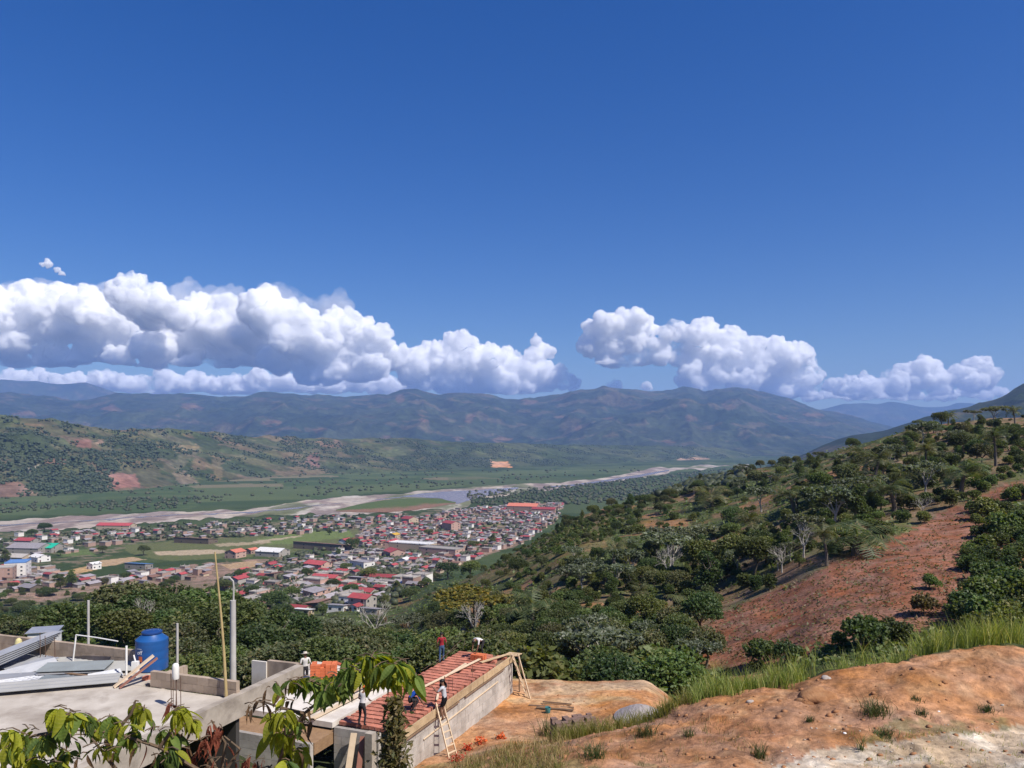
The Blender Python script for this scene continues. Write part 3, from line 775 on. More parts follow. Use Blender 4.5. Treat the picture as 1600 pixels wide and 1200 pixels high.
cloud('small low white cloud over the gap where the valley runs out', [(1310,608,16),(1350,606,18),(1390,602,20),(1430,596,24),(1470,600,22),(1510,600,20),(1545,596,16),(1440,572,16),(1520,572,14),(1300,604,11),(1325,598,12),(1355,596,13),(1385,592,14),(1415,582,15),(1440,574,15),(1462,580,15),(1490,588,14),(1515,572,10),(1535,576,15),(1550,586,12),(1510,596,14),(1430,600,14),(1330,612,16),(1400,612,18),(1470,612,18)], 624, 28000, 8, 50)
cloud('faint low cloud strip on the horizon beyond the last ridge', [(1262+9*i, 621+4*math.sin(i*1.3)-(i>24)*6, 7+2.5*math.sin(i*2.1)) for i in range(36)], 628, 33000, 9, 62)
cloud('tiny wisp of cloud in the blue above the long grey bank', [(70,410,5),(78,415,6),(88,422,5),(98,430,4),(66,414,4)], 440, 25000, 10, 30)

cloud('thin grey veil of cloud spreading flat along the top of the long bank', [(-160+22*i, 468+6*math.sin(i*1.1)+0.02*(i*22), 26+5*math.sin(i*1.9)) for i in range(32)], 500, 30000, 11, 90, 1.0, M_VEIL)
# ---------------------------------------------------------------- valley air
mh, nt, out = new_mat('valley_air')
pv = nt.nodes.new('ShaderNodeVolumePrincipled')
pv.inputs['Color'].default_value = (0.31, 0.51, 1.0, 1)
pv.inputs['Density'].default_value = 5.6e-5
pv.inputs['Anisotropy'].default_value = 0.0
nt.links.new(pv.outputs[0], out.inputs['Volume'])
mb = MB(); mb.box((0, 0, 0), (40000, 38400, 1430))
hz = mb.build('haze', [mh], loc=(0, 0, 0))
hz.location = (0, 0, 1310 - 1430 / 2)
tag(hz, kind='stuff')
# ---------------------------------------------------------------- vegetation
def quads_leaf(cen, size, rg, up=0.3, aspect=1.6):
    """one loose leaf-shaped quad at each centre"""
    n = len(cen)
    nrm = rg.normal(size=(n, 3)); nrm[:, 2] = np.abs(nrm[:, 2]) + up
    nrm /= np.linalg.norm(nrm, axis=1)[:, None]
    t = rg.normal(size=(n, 3)); t -= nrm * (t * nrm).sum(1)[:, None]; t /= np.linalg.norm(t, axis=1)[:, None]
    b = np.cross(nrm, t)
    s = np.broadcast_to(np.asarray(size, float), (n,))[:, None] * rg.uniform(0.7, 1.3, size=(n, 1))
    v = np.stack([cen - t * s * aspect * .5, cen + b * s * .5 - t * s * 0.08, cen + t * s * aspect * .5 - nrm * s * .18, cen - b * s * .5 - t * s * 0.08], 1)
    return v.reshape(-1, 3), np.arange(n * 4).reshape(n, 4)
def lobe_points(lobes, dens, rg, inner=0.18):
    out = []
    for c, r in lobes:
        r = np.broadcast_to(np.asarray(r, float), (3,))
        k = max(8, int(dens * (r[0] * r[1] + r[0] * r[2] + r[1] * r[2]) / 3))
        u = rg.normal(size=(k, 3)); u /= np.linalg.norm(u, axis=1)[:, None]
        u[:, 2] = np.where(u[:, 2] < -0.35, -u[:, 2] * 0.6, u[:, 2])
        f = np.where(rg.random(k) < inner, rg.uniform(0.2, 0.8, k), rg.uniform(0.78, 1.12, k))
        # clumps: pull the leaves towards a few sprays on the lobe
        sp = rg.normal(size=(max(4, k // 9), 3)); sp /= np.linalg.norm(sp, axis=1)[:, None]
        near = sp[np.argmax(u @ sp.T, axis=1)]
        u = u * 0.5 + near * 0.5
        out.append(np.array(c) + u * r * f[:, None])
    return np.concatenate(out)
def trunk_mb(h, r, rg, forks=5, spread=1.5, top=0.75):
    mb = MB()
    lean = rg.normal(size=2) * 0.12 * h
    mid = Vector((lean[0] * .4, lean[1] * .4, h * 0.38))
    mb.tube([(0, 0, -0.6), (lean[0] * .1, lean[1] * .1, h * .15), mid], [r * 1.25, r, r * .8], 6)
    for k in range(forks):
        a = 2 * math.pi * (k + rg.random()) / forks
        e = Vector((math.cos(a) * spread * rg.uniform(.5, 1), math.sin(a) * spread * rg.uniform(.5, 1), h * rg.uniform(top - .1, top + .15)))
        m2 = mid.lerp(e, .5) + Vector((0, 0, h * .06)) + Vector(tuple(rg.normal(size=3) * .06 * h))
        mb.tube([mid, m2, e], [r * .6, r * .4, r * .15], 5)
        for q in range(2):
            f = m2 + Vector(tuple(rg.normal(size=3) * spread * .35)) + Vector((0, 0, h * .16))
            mb.tube([m2, f], [r * .3, r * .08], 4)
    return mb
BARK = simple('bark_grey_brown', (0.17, 0.14, 0.11), (0.10, 0.08, 0.06), 4.0, 0.9)
BARK_PALE = simple('bark_pale', (0.42, 0.39, 0.34), (0.28, 0.25, 0.21), 4.0, 0.85)
L_DARK = leafmat('leaf_dark_green', (0.050, 0.080, 0.024), (0.094, 0.126, 0.038), (0.13, 0.145, 0.05))
L_MID = leafmat('leaf_mid_green', (0.080, 0.114, 0.030), (0.135, 0.168, 0.048), (0.19, 0.19, 0.06))
L_OLIVE = leafmat('leaf_olive', (0.084, 0.098, 0.040), (0.13, 0.138, 0.060), (0.17, 0.14, 0.07))
L_PALE = leafmat('leaf_pale_grey_green', (0.085, 0.105, 0.062), (0.15, 0.17, 0.105), (0.24, 0.25, 0.19))
L_YELL = leafmat('leaf_yellow_green', (0.11, 0.12, 0.022), (0.20, 0.18, 0.03), (0.30, 0.22, 0.03))
L_DRY = leafmat('leaf_dry_brown', (0.16, 0.105, 0.055), (0.24, 0.17, 0.09), (0.10, 0.085, 0.04))
L_PALM = leafmat('palm_frond_green', (0.060, 0.080, 0.030), (0.105, 0.122, 0.046), (0.20, 0.17, 0.08))

PROTO = {}
def hide_proto(o):
    o.location = (0, -60, -40)
def plant_proto(key, name, trunk, crown_v, crown_f, leaf, bark, h):
    root = empty(name)
    if trunk is not None:
        t = trunk.build('trunk', [bark], root, True)
    c = link('crown', mesh_from('crown', crown_v, crown_f, leaf)); kid(c, root)
    PROTO[key] = [root, h, False]
def broad(key, name, seed, h, R, form, leaf, bark=BARK, dens=620, ls=0.165):
    rg = np.random.default_rng(seed)
    lobes = []
    if form == 'round':
        lobes.append(((0, 0, h * .62), (R * .85, R * .85, h * .33)))
        for k in range(6):
            a = 2 * math.pi * k / 6 + rg.uniform(-.4, .4); q = R * rg.uniform(.45, .7)
            lobes.append(((math.cos(a) * q, math.sin(a) * q, h * rg.uniform(.42, .78)), R * rg.uniform(.34, .52)))
    elif form == 'umbrella':
        for k in range(9):
            a = 2 * math.pi * k / 8 + rg.uniform(-.4, .4); q = R * rg.uniform(.5, .95) * (k < 8)
            rr = R * rg.uniform(.30, .48)
            lobes.append(((math.cos(a) * q, math.sin(a) * q, h * rg.uniform(.74, .88)), (rr, rr, rr * .5)))
    elif form == 'tall':
        for k in range(7):
            a = rg.uniform(0, 6.28); z = h * (.32 + .09 * k)
            q = R * .38 * rg.random(); rr = R * (0.72 - 0.06 * k) * rg.uniform(.8, 1.1)
            lobes.append(((math.cos(a) * q, math.sin(a) * q, z), (rr, rr, rr * .8)))
    elif form == 'bush':
        for k in range(7):
            a = rg.uniform(0, 6.28); q = R * rg.uniform(.0, .55); rr = R * rg.uniform(.4, .6)
            lobes.append(((math.cos(a) * q, math.sin(a) * q, max(rr * .55, h * rg.uniform(.25, .62))), (rr, rr, min(rr, h * .42))))
    pts = lobe_points(lobes, dens, rg)
    v, f = quads_leaf(pts, ls, rg)
    tr = trunk_mb(h * .9, 0.032 * h, rg, 5, R * .7) if form != 'bush' else trunk_mb(h * .7, 0.02 * h, rg, 5, R * .5, .6)
    plant_proto(key, name, tr, v, f, leaf, bark, h)
for i, (form, leaf, h, R) in enumerate([('round', L_DARK, 6.0, 2.7), ('round', L_MID, 5.4, 2.5), ('umbrella', L_DARK, 6.2, 3.2), ('tall', L_MID, 7.2, 2.3), ('round', L_OLIVE, 5.2, 2.4), ('tall', L_DARK, 6.6, 2.4), ('umbrella', L_OLIVE, 5.6, 2.8), ('round', L_DARK, 5.6, 2.9)]):
    broad('b%d' % i, {'round': 'broadleaf_tree', 'umbrella': 'spreading_tree', 'tall': 'upright_tree'}[form] if i != 7 else 'broad_crowned_tree', 100 + i, h, R, form, leaf)
for i, leaf in enumerate([L_DARK, L_MID, L_DARK]):
    broad('o%d' % i, 'orchard_tree', 130 + i, 3.0, 1.55, 'bush', leaf, dens=850, ls=0.145)
for i, leaf in enumerate([L_MID, L_OLIVE, L_DARK, L_DRY, L_MID]):
    broad('s%d' % i, ['shrub', 'olive_shrub', 'shrub', 'withered_shrub', 'leafy_bush'][i], 150 + i, 2.3, 1.5, 'bush', leaf, dens=800, ls=0.14)
for i, leaf in enumerate([L_PALE, L_PALE]):
    broad('w%d' % i, 'pale_leaved_tree', 170 + i, 5.6, 2.9, 'umbrella', leaf, BARK_PALE, dens=260, ls=0.30)
for i, leaf in enumerate([L_DARK, L_MID]):
    broad('c%d' % i, 'field_bush', 180 + i, 1.5, 0.95, 'bush', leaf, dens=420, ls=0.2)
broad('y0', 'yellow_flowered_tree', 190, 6.0, 3.6, 'umbrella', L_YELL, dens=260, ls=0.24)

def palm(key, seed, h, fl, n=17):
    rg = np.random.default_rng(seed)
    root = empty('palm_tree')
    mb = MB()
    b = rg.normal(size=2) * .25
    pts = [(0, 0, -.5)] + [(b[0] * t * t, b[1] * t * t, h * t) for t in (.25, .5, .75, 1)]
    mb.tube(pts, [.26, .2, .17, .15, .17], 8)
    mb.build('trunk', [BARK], root, True)
    V = []; Fq = []; nb = 0
    top = np.array([b[0], b[1], h])
    for k in range(n):
        a = 2.4 * k; el = rg.uniform(-.15, 1.25); L = fl * rg.uniform(.8, 1.1)
        prev = None
        d = np.array([math.cos(a), math.sin(a), 0])
        side = np.array([-math.sin(a), math.cos(a), 0])
        p = top.copy(); an = el
        for s in range(11):
            step = L / 11
            q = p + (d * math.cos(an) + np.array([0, 0, 1]) * math.sin(an)) * step
            w = fl * .30 * math.sin(math.pi * (0.12 + 0.88 * (s / 10.5))) ** .7
            if s > 0:
                for sg in (-1, 1):
                    for u in (0.0, .5):
                        o = p + (q - p) * u
                        e = o + side * sg * w * rg.uniform(.8, 1.1) + d * w * .45 * math.cos(an) + np.array([0, 0, -w * rg.uniform(.15, .55)])
                        wd = (q - p) * .33
                        V += [o, o + wd, e + wd * .3, e]; Fq.append([nb, nb + 1, nb + 2, nb + 3]); nb += 4
            sd_ = side * 0.035
            V += [p - sd_, p + sd_, q + sd_, q - sd_]; Fq.append([nb, nb + 1, nb + 2, nb + 3]); nb += 4
            p = q; an -= (0.10 + 0.09 * rg.random()) * (0.6 + s * .09)
    c = link('crown', mesh_from('crown', np.array(V), np.array(Fq), L_PALM)); kid(c, root)
    PROTO[key] = [root, h + fl * .7, False]
palm('p0', 201, 2.2, 2.7); palm('p1', 202, 4.2, 2.6); palm('p2', 203, 1.2, 2.6, 14)

def bare(key, seed, h, spread):
    rg = np.random.default_rng(seed)
    root = empty('bare_tree')
    mb = MB()
    mb.tube([(0, 0, -.5), (.05, 0, h * .2), (.0, .08, h * .38)], [.16, .13, .11], 7)
    mb.build('trunk', [BARK_PALE], root, True)
    m2 = MB()
    def grow(p, d, L, r, lv):
        q = p + d * L + Vector(tuple(rg.normal(size=3) * L * .08))
        m2.tube([p, p.lerp(q, .5) + Vector(tuple(rg.normal(size=3) * L * .05)), q], [r, r * .8, r * .55], 4)
        if lv:
            for k in range(3 if lv > 1 else 2):
                nd_ = (d + Vector(tuple(rg.normal(size=3) * .55)) + Vector((0, 0, .22))).normalized()
                grow(q, nd_, L * .68, r * .55, lv - 1)
    for k in range(6):
        a = 2 * math.pi * (k + rg.random() * .6) / 6
        grow(Vector((0, .06, h * rg.uniform(.25, .4))), Vector((math.cos(a) * spread, math.sin(a) * spread, 1)).normalized(), h * .27, .075, 3)
    m2.build('branches', [BARK_PALE], root)
    PROTO[key] = [root, h, False]
bare('d0', 301, 6.0, .75); bare('d1', 302, 5.0, .5)

LOOK = {'w0': 'pale spreading tree', 'w1': 'pale grey-green tree', 'b0': 'rounded dark tree', 'b1': 'rounded mid-green tree', 'b2': 'flat-topped dark tree', 'b3': 'tall mid-green tree', 'b4': 'rounded olive tree', 'b5': 'tall dark tree', 'b6': 'flat-topped olive tree', 'b7': 'broad dark tree',
        's0': 'mid-green shrub', 's1': 'olive shrub', 's2': 'dark shrub', 's3': 'brownish shrub', 's4': 'bright green shrub', 'o0': 'dark orchard tree', 'o1': 'mid-green orchard tree', 'o2': 'deep green orchard tree'}
def looks(label, key, big):
    for w in ('dark broadleaf tree', 'broadleaf tree', 'round dark orchard tree', 'round orchard tree', 'leafy shrub', 'green shrub', 'low shrub'):
        if label.startswith(w): return big + ' ' + LOOK[key] + label[len(w):]
    if label.startswith('shrub in'): return big + ' ' + LOOK[key] + label[5:]
    return label
USED = []
def stand(key, x, y, hgt, label, group, cat, z=None, squash=1.0, sink=.015):
    """stand a plant of this kind on the ground, hgt metres tall"""
    pr = PROTO[key]
    s = hgt / pr[1]
    zz = gz(x, y) if z is None else z
    loc = (x, y, zz - sink * hgt)
    rz = random.uniform(0, 6.28)
    sc = (s * random.uniform(.9, 1.15) * squash, s * random.uniform(.9, 1.15) * squash, s)
    if not pr[2]:
        o = pr[0]; pr[2] = True
        o.location = loc; o.rotation_euler = (0, 0, rz); o.scale = sc
        tag(o, label, cat, group)
    else:
        o = dup(pr[0], loc, rz, sc, label, group)
    o['category'] = cat
    USED.append((x, y, hgt))
    return o
def place(px, row, xs, ys):
    u = (px - min(xs)) / (max(xs) - min(xs)); v = (row - min(ys)) / (max(ys) - min(ys))
    return ', ' + ('upper' if v < .34 else ('middle' if v < .67 else 'lower')) + ' ' + ('left' if u < .25 else ('left of centre' if u < .5 else ('right of centre' if u < .75 else 'right')))
ORD = 'first second third fourth fifth sixth seventh eighth ninth tenth eleventh twelfth thirteenth fourteenth fifteenth sixteenth seventeenth eighteenth nineteenth twentieth twenty-first twenty-second twenty-third twenty-fourth twenty-fifth twenty-sixth'.split()
class Spread:
    """keeps plants from standing in one another"""
    def __init__(s): s.p = []
    def ok(s, x, y, r):
        for (a, b, q) in s.p:
            if (a - x) ** 2 + (b - y) ** 2 < ((r + q) * .5) ** 2: return False
        s.p.append((x, y, r)); return True
SPR = Spread()
def in_brown(px, row): return bool(inpoly([px], [row], [(1100,1000),(1120,968),(1230,918),(1330,871),(1420,833),(1500,791),(1560,763),(1590,770),(1535,800),(1520,870),(1510,950),(1470,1000),(1300,1012),(1170,1045)])[0])
def scatter(zone, n, keys, hr, sep, label, group, cat, tries=12, dmin=52.0, dmax=600.0, avoid=True, squash=.98, sink=.10):
    """zone: the part of the picture where the feet stand"""
    xs = [p[0] for p in zone]; ys = [p[1] for p in zone]
    got = 0
    for t in range(n * tries):
        if got >= n: break
        px = random.uniform(min(xs), max(xs)); row = random.uniform(min(ys), max(ys))
        if not inpoly([px], [row], zone)[0]: continue
        if avoid and in_brown(px, row): continue
        g = on_ground(px, row, dmin, dmax)
        if g.y > dmax * .98: continue
        h = random.uniform(*hr) * (0.75 + 0.5 * random.random() ** 2)
        if not SPR.ok(g.x, g.y, sep * h): continue
        lab = label(px, row) if callable(label) else label
        ky = random.choice(keys); lab = looks(lab, ky, 'large' if h > hr[0] * .45 + hr[1] * .55 else 'small'); lab += place(px, row, xs, ys) if len(lab.split()) < 13 else ''
        stand(ky, g.x, g.y, h, lab, group, cat, squash=squash, sink=sink)
        got += 1
    return got

# single plants that stand out
def at_pic(key, px, row, hpx, label, cat, group=None, dmin=52., squash=1.0):
    g = on_ground(px, row, dmin, 700.)
    SPR.p.append((g.x, g.y, 3.0))
    return stand(key, g.x, g.y, hpx / 1202.0 * g.y, label, group, cat, squash=squash)
PALMS = [(832,990,62,'palm with drooping yellowed lower fronds, below the yellow-flowered tree'),(997,955,36,'small palm on the orange track beside the round dark tree'),(1080,968,44,'palm with upright fronds at the lower tip of the bare red field'),
 (1178,845,44,'palm standing in the tan gap between dark trees on the mid slope'),(1292,884,56,'dark palm on the upper edge of the red field, beside a grey leafless bush'),(1336,868,60,'bushy palm throwing a long shadow on the upper edge of the red field'),
 (1398,802,52,'palm between two dark trees just above the red field'),(1366,772,60,'tall palm in the thick of the dark wood on the slope'),(1352,738,46,'palm rising out of the dark wood below the ridge'),
 (1502,775,56,'palm with dead straw-coloured skirt of fronds by the top of the red field'),(1556,728,50,'broad low palm on bare tan soil near the ridge'),(1432,692,36,'palm on the skyline above the orchard'),
 (1482,664,30,'small palm on the ridge below the distant wooded spur'),(1586,668,42,'palm by the grassy patch near the top of the ridge'),(1420,762,40,'short palm among orchard trees near the middle of the wood'),
 (1240,802,42,'palm at the tan terrace edge, among round orchard trees'),(1272,772,36,'pale palm on the crest, left of the dark wood'),(1112,792,36,'slender palm on the crest above the mid slope'),
 (958,885,40,'palm beside the rows of field bushes'),(1448,742,44,'bushy palm below the ridge, next to pale trees'),(1528,700,40,'palm on tan soil between round orchard trees')]
for i, (px, row, hp, lab) in enumerate(PALMS):
    at_pic('p%d' % (i % 3), px, row, hp * (1.3 if row > 700 else .9), lab, 'palm', 'palms on the hillside')
for px, row, hp, k, lab in [(1045,912,64,0,'leafless grey tree in the gap above the mid-slope trees'),(586,1010,72,0,'tall leafless white-limbed tree behind the brick slab'),(1256,872,56,1,'leafless forked tree at the foot of the dark wood'),
  (1442,808,34,0,'small leafless grey tree at the top edge of the red field'),(1222,895,44,1,'grey twiggy leafless tree just above the red field'),(742,1004,66,1,'thin leafless tree in front of the yellow-flowered tree'),(468,1015,46,1,'low leafless shrubby tree in the scrub behind the concrete roof'),(225,985,52,0,'leafless twiggy tree in the wood behind the blue tank'),(300,980,46,1,'leafless tree between blue tank and lamp post')]:
    at_pic('d%d' % k, px, row, hp, lab, 'tree', 'leafless trees')
at_pic('y0', 738, 985, 66, 'wide flat-topped tree covered in yellow flowers', 'tree', squash=1.35)
for px, row, hp, k, lab in [(918,1025,64,0,'wide pale-leaved tree in front of the orange track'),(930,1075,100,1,'pale-trunked tree with big grey-green leaves behind the dirt yard'),(1010,1012,40,0,'low pale-leaved tree beside the round dark trees below the track'),(1090,1058,62,1,'big-leaved pale tree at the corner of the dirt yard'),(1190,800,40,0,'pale tree on the crest of the mid slope'),(1305,800,46,1,'pale tree in the upper orchard'),(1440,700,40,0,'pale tree just under the skyline'),(640,1000,40,1,'pale-leaved tree in the scrub behind the red-shirted worker'),(520,1012,46,0,'big-leaved pale tree behind the stack of bricks')]:
    at_pic('w%d' % k, px, row, hp, lab, 'tree', 'pale-leaved trees')
BR = ['b0', 'b1', 'b2', 'b3', 'b4', 'b5', 'b6', 'b7']
G1 = 'broadleaf trees of the wooded hillside'
scatter([(-30,915),(40,905),(120,905),(180,905),(300,905),(345,930),(430,965),(430,1010),(-30,1010)], 120, ['b0','b1','b7','b3','b0','b5','b4'], (5.0,7.2), .46,
        lambda px, row: ('dark broadleaf tree on the rounded wood behind the concrete roof' if row < 950 else 'broadleaf tree low in the wood behind the roof and water tank') if px > 150 else ('broadleaf tree at the pointed end of the wood near the white hotel' if row < 955 else 'broadleaf tree in the wood beyond the metal sheets'), G1, 'tree', dmin=60, squash=1.3, sink=.22)
scatter([(-30,925),(60,905),(300,905),(430,965),(430,1010),(-30,1010)], 70, ['s0','s2','s4','s1'], (2.2,3.4), .5, 'shrub in the wood below the taller trees, behind the concrete roof', 'shrubs of the hillside', 'shrub', dmin=60, squash=1.2)
def row_behind(n, px0, px1, d0, d1, keys, hr, label, group, cat, sep=.45):
    got = 0
    for t in range(n * 10):
        if got >= n: break
        d = random.uniform(d0, d1); px = random.uniform(px0, px1); x = (px - 800) / 1202 * d
        h = random.uniform(*hr)
        if not SPR.ok(x, d, sep * h): continue
        ky = random.choice(keys); stand(ky, x, d, h, looks(label(px, d) if callable(label) else label, ky, 'large' if h > sum(hr) / 2 else 'small'), group, cat, squash=1.15, sink=.12); got += 1
row_behind(16, 250, 480, 55, 78, ['b4','b1','s1','b0','b6'], (3.6,5.6), 'broadleaf tree close behind the lamp post and concrete beam', G1, 'tree')
row_behind(24, 315, 445, 80, 118, ['b0','b1','b3','b5','b7'], (5.5,8.5), 'broadleaf tree in the tall belt between lamp post and town', G1, 'tree', .4)
row_behind(14, 445, 640, 95, 135, ['b0','b1','b3','b4'], (3.8,5.6), 'broadleaf tree in the belt below the cottages at the edge of town', G1, 'tree', .5)
row_behind(26, 470, 780, 54, 76, ['b1','b4','b0','b3','b6'], (4.2,6.4), 'broadleaf tree in the green belt behind the brick slab', G1, 'tree')
row_behind(22, 790, 1060, 51, 62, ['b1','b4','s0','b0','s4'], (4.0,5.6), 'broadleaf tree on the falling slope behind the dirt yard', G1, 'tree')
scatter([(380,975),(640,965),(700,940),(800,960),(800,1050),(380,1050)], 64, ['b1','b4','b0','b3','b6'], (3.8,5.8), .5, lambda px, row: 'broadleaf tree in the scrub between town and building site' if px < 600 else 'broadleaf tree on the slope left of the yellow-flowered tree', G1, 'tree')
scatter([(640,945),(780,860),(900,815),(1000,790),(1120,750),(1140,790),(960,900),(880,930),(820,940)], 44, ['b0','b4','b1','b7','s0','s4'], (2.4,4.4), .7, 'broadleaf tree scattered among the rows of field bushes', G1, 'tree')
scatter([(830,800),(1000,765),(1150,730),(1240,720),(1260,745),(1120,790),(980,820),(850,835)], 84, ['b0','b7','b4','b5','b1','b3','b5','w1','b4'], (3.4,6.2), .45, lambda px, row: 'broadleaf tree on the long crest, left end near the town' if px < 1000 else 'broadleaf tree on the crest against the valley', G1, 'tree')
scatter([(1230,730),(1330,700),(1440,672),(1600,640),(1620,700),(1500,735),(1420,800),(1330,830),(1240,800)], 120, ['b0','b1','b5','b5','b0','b4','b3','b3','w0','w1'], (3.4,6.8), .45, lambda px, row: 'broadleaf tree on the skyline of the hill' if row < 705 else 'dark broadleaf tree in the wood above the red field', G1, 'tree')
scatter([(880,880),(1010,860),(1150,830),(1260,840),(1280,880),(1180,925),(1080,935),(960,935),(880,925)], 78, ['b0','b1','b5','b4','b5','b3','b3','w0','w1'], (3.2,6.4), .5, lambda px, row: 'dark broadleaf tree in the mid slope above the orange track', G1, 'tree')
scatter([(800,970),(1100,985),(1110,1050),(800,1055)], 38, ['b1','b0','b7','b4'], (3.4,5.2), .6, 'broadleaf tree in the hollow below the orange track', G1, 'tree')
G2 = 'round orchard trees on the tan slope'
scatter([(1040,905),(1150,840),(1270,790),(1420,700),(1500,655),(1600,640),(1630,750),(1560,765),(1420,830),(1230,912),(1110,962),(1040,950)], 150, ['o0','o1','o2'], (2.0,3.2), .95, lambda px, row: ('round dark orchard tree on the tan slope near the ridge' if row < 740 else 'round orchard tree on the tan slope above the red field') if px > 1330 else ('round orchard tree on the tan terraces of the mid slope' if row < 860 else 'round orchard tree by the lower tip of the red field'), G2, 'orchard tree')
scatter([(800,940),(900,900),(1080,930),(1110,985),(1000,1000),(830,990)], 30, ['o0','o1','o2'], (2.2,3.2), 1.0, 'round orchard tree beside the orange track', G2, 'orchard tree')
CR = [(632,930),(700,893),(800,856),(850,828),(900,812),(1000,786),(1100,754),(1180,735)]
for k in range(85):
    px = 632 + k * 6.4 + random.uniform(-3, 3); row = float(np.interp(px, [c[0] for c in CR], [c[1] for c in CR])) + random.uniform(0, 10)
    g = on_ground(px, row, 120, 560)
    if g.y > 520: continue
    ky = random.choice(['b0', 'b7', 's0', 's2', 'b4', 's4', 'b1']); h = random.uniform(2.4, 4.8) if ky[0] == 'b' else random.uniform(1.6, 2.8)
    if SPR.ok(g.x, g.y, h * .5): stand(ky, g.x, g.y, h, ('large ' if h > 3 else 'small ') + LOOK[ky] + (' on the low crest just in front of the town' if px < 870 else ' on the crest in front of the river plain'), G1, 'tree' if ky[0] == 'b' else 'shrub', squash=1.2, sink=.1)
G3 = 'small bushes planted in rows on the slope'
nfb = 0
for i in range(26):
    for j in range(14):
        px = 680 + i * 13 + j * 5 + random.uniform(-3, 3); row = 915 - i * 3.6 - j * 4.6 + j * i * 0.03 + random.uniform(-2, 2)
        if not inpoly([px], [row], [(660,905),(720,868),(830,832),(900,815),(1000,800),(990,850),(900,885),(790,905)])[0] or random.random() < .12: continue
        g = on_ground(px, row, 60, 600)
        if g.y > 590 or not SPR.ok(g.x, g.y, 1.6): continue
        stand(random.choice(['c0', 'c1']), g.x, g.y, random.uniform(1.2, 1.9), 'small dark bush, %s up in the %s planted row from the town' % (ORD[j], ORD[i]), G3, 'bush'); nfb += 1
G4 = 'shrubs of the hillside'
scatter([(1512,790),(1540,770),(1640,770),(1640,1000),(1500,1000),(1515,900)], 58, ['s0','s2','s4','s2','o0'], (2.0,3.4), .62, 'leafy shrub in the thicket beside the red field', G4, 'shrub', dmin=48, avoid=False)
scatter([(1140,1010),(1300,1005),(1480,985),(1500,1020),(1300,1045),(1150,1060)], 5, ['s0','s2','s4'], (1.3,2.0), .9, 'green shrub at the foot of the red field, behind tall grass', G4, 'shrub', dmin=44, avoid=False)
scatter([(360,985),(800,960),(1100,990),(1120,1060),(360,1060)], 62, ['s0','s1','s2','s3','s4'], (1.6,2.8), .6, lambda px, row: 'shrub in the scrub behind the building site' if px < 800 else 'shrub in the hollow behind the dirt yard', G4, 'shrub')
scatter([(640,930),(860,830),(1240,730),(1600,650),(1600,740),(1300,860),(1080,940),(850,960)], 230, ['s0','s1','s2','s4','s2'], (1.2,2.6), .6, lambda px, row: 'low shrub on the upper hillside' if px > 1100 else 'low shrub on the slope beside the planted rows', G4, 'shrub')
for px, row, hp, lab in [(1187,1040,50,'dark rounded shrub at the lower corner of the red field'),(1345,1012,62,'large bushy shrub in front of the red field, behind tall grass'),(1400,1000,40,'small shrub leaning on the large bushy one by the red field')]:
    at_pic('s2', px, row, hp, lab, 'shrub', G4, dmin=44)
for px, row, hp, lab in [(1442,960,36,'lone twiggy half-dead shrub low in the red field'),(1452,920,26,'tiny green shrub standing in the red field')]:
    at_pic('s3' if hp > 30 else 's4', px, row, hp, lab, 'shrub', G4, dmin=44)
# ---- growth nobody could count
def tufts(name, pts, n_leaf, size, spread, rg, mat, up=0.3, aspect=2.0, kind='stuff'):
    n = len(pts)
    cen = np.repeat(pts, n_leaf, 0) + rg.normal(size=(n * n_leaf, 3)) * np.repeat(np.asarray(spread, float).reshape(n, 1) if hasattr(spread, '__len__') else np.full((n, 1), spread), n_leaf, 0) * np.array([1, 1, .45])
    cen[:, 2] = np.maximum(cen[:, 2], ground_z(cen[:, 0], cen[:, 1]) + .02)
    s = np.repeat(np.asarray(size, float).reshape(n), n_leaf) if hasattr(size, '__len__') else size
    v, f = quads_leaf(cen, s, rg, up, aspect)
    return tag(link(name, mesh_from(name, v, f, mat)), kind=kind)
def sample_pix(n, zone, rg, dmin=48., dmax=500.):
    xs = [p[0] for p in zone]; ys = [p[1] for p in zone]
    px = rg.uniform(min(xs), max(xs), n); row = rg.uniform(min(ys), max(ys), n)
    k = inpoly(px, row, zone); px, row = px[k], row[k]
    d = np.exp(np.linspace(math.log(dmin), math.log(dmax), 500))
    out = []
    for a, b in zip(px, row):
        x = (a - 800) / 1202 * d; s = (HZ - b) / 1202 * d
        h = np.nonzero(ground_z(x, d) >= s)[0]
        if len(h): out.append((x[h[0]], d[h[0]], s[h[0]]))
    out = np.array(out); out[:, 2] = ground_z(out[:, 0], out[:, 1])
    return out
rg = np.random.default_rng(5)
def cover_at(p):
    th = np.arctan2(p[:, 0], p[:, 1]); r = np.hypot(p[:, 0], p[:, 1])
    return C[np.clip(np.searchsorted(TH, th), 0, len(TH) - 1), np.clip(np.searchsorted(RD, r), 0, len(RD) - 1)]
pts = sample_pix(24000, [(-20,900),(330,900),(640,930),(800,850),(1000,770),(1250,700),(1620,630),(1620,1010),(1100,1062),(-20,1062)], rg)
cv = cover_at(pts); grn = cv[:, 1] > cv[:, 0] * 1.02
gp = pts[grn]; gp = gp[rg.random(len(gp)) < .9]
dd = gp[:, 1]
tufts('undergrowth', gp, 5, 0.16 + dd * 0.0016, 0.3 + dd * .0035, rg, L_MID, .5)
gp = pts[~grn]; gp = gp[rg.random(len(gp)) < .30]; dd = gp[:, 1]
tufts('dry_undergrowth', gp, 4, 0.10 + dd * 0.0010, 0.22 + dd * .002, rg, L_OLIVE, .5)
bp = sample_pix(2200, [(1085,1000),(1110,965),(1230,915),(1330,868),(1420,830),(1500,788),(1560,760),(1600,760),(1530,800),(1520,870),(1510,950),(1470,1010),(1300,1020),(1170,1050)], rg)
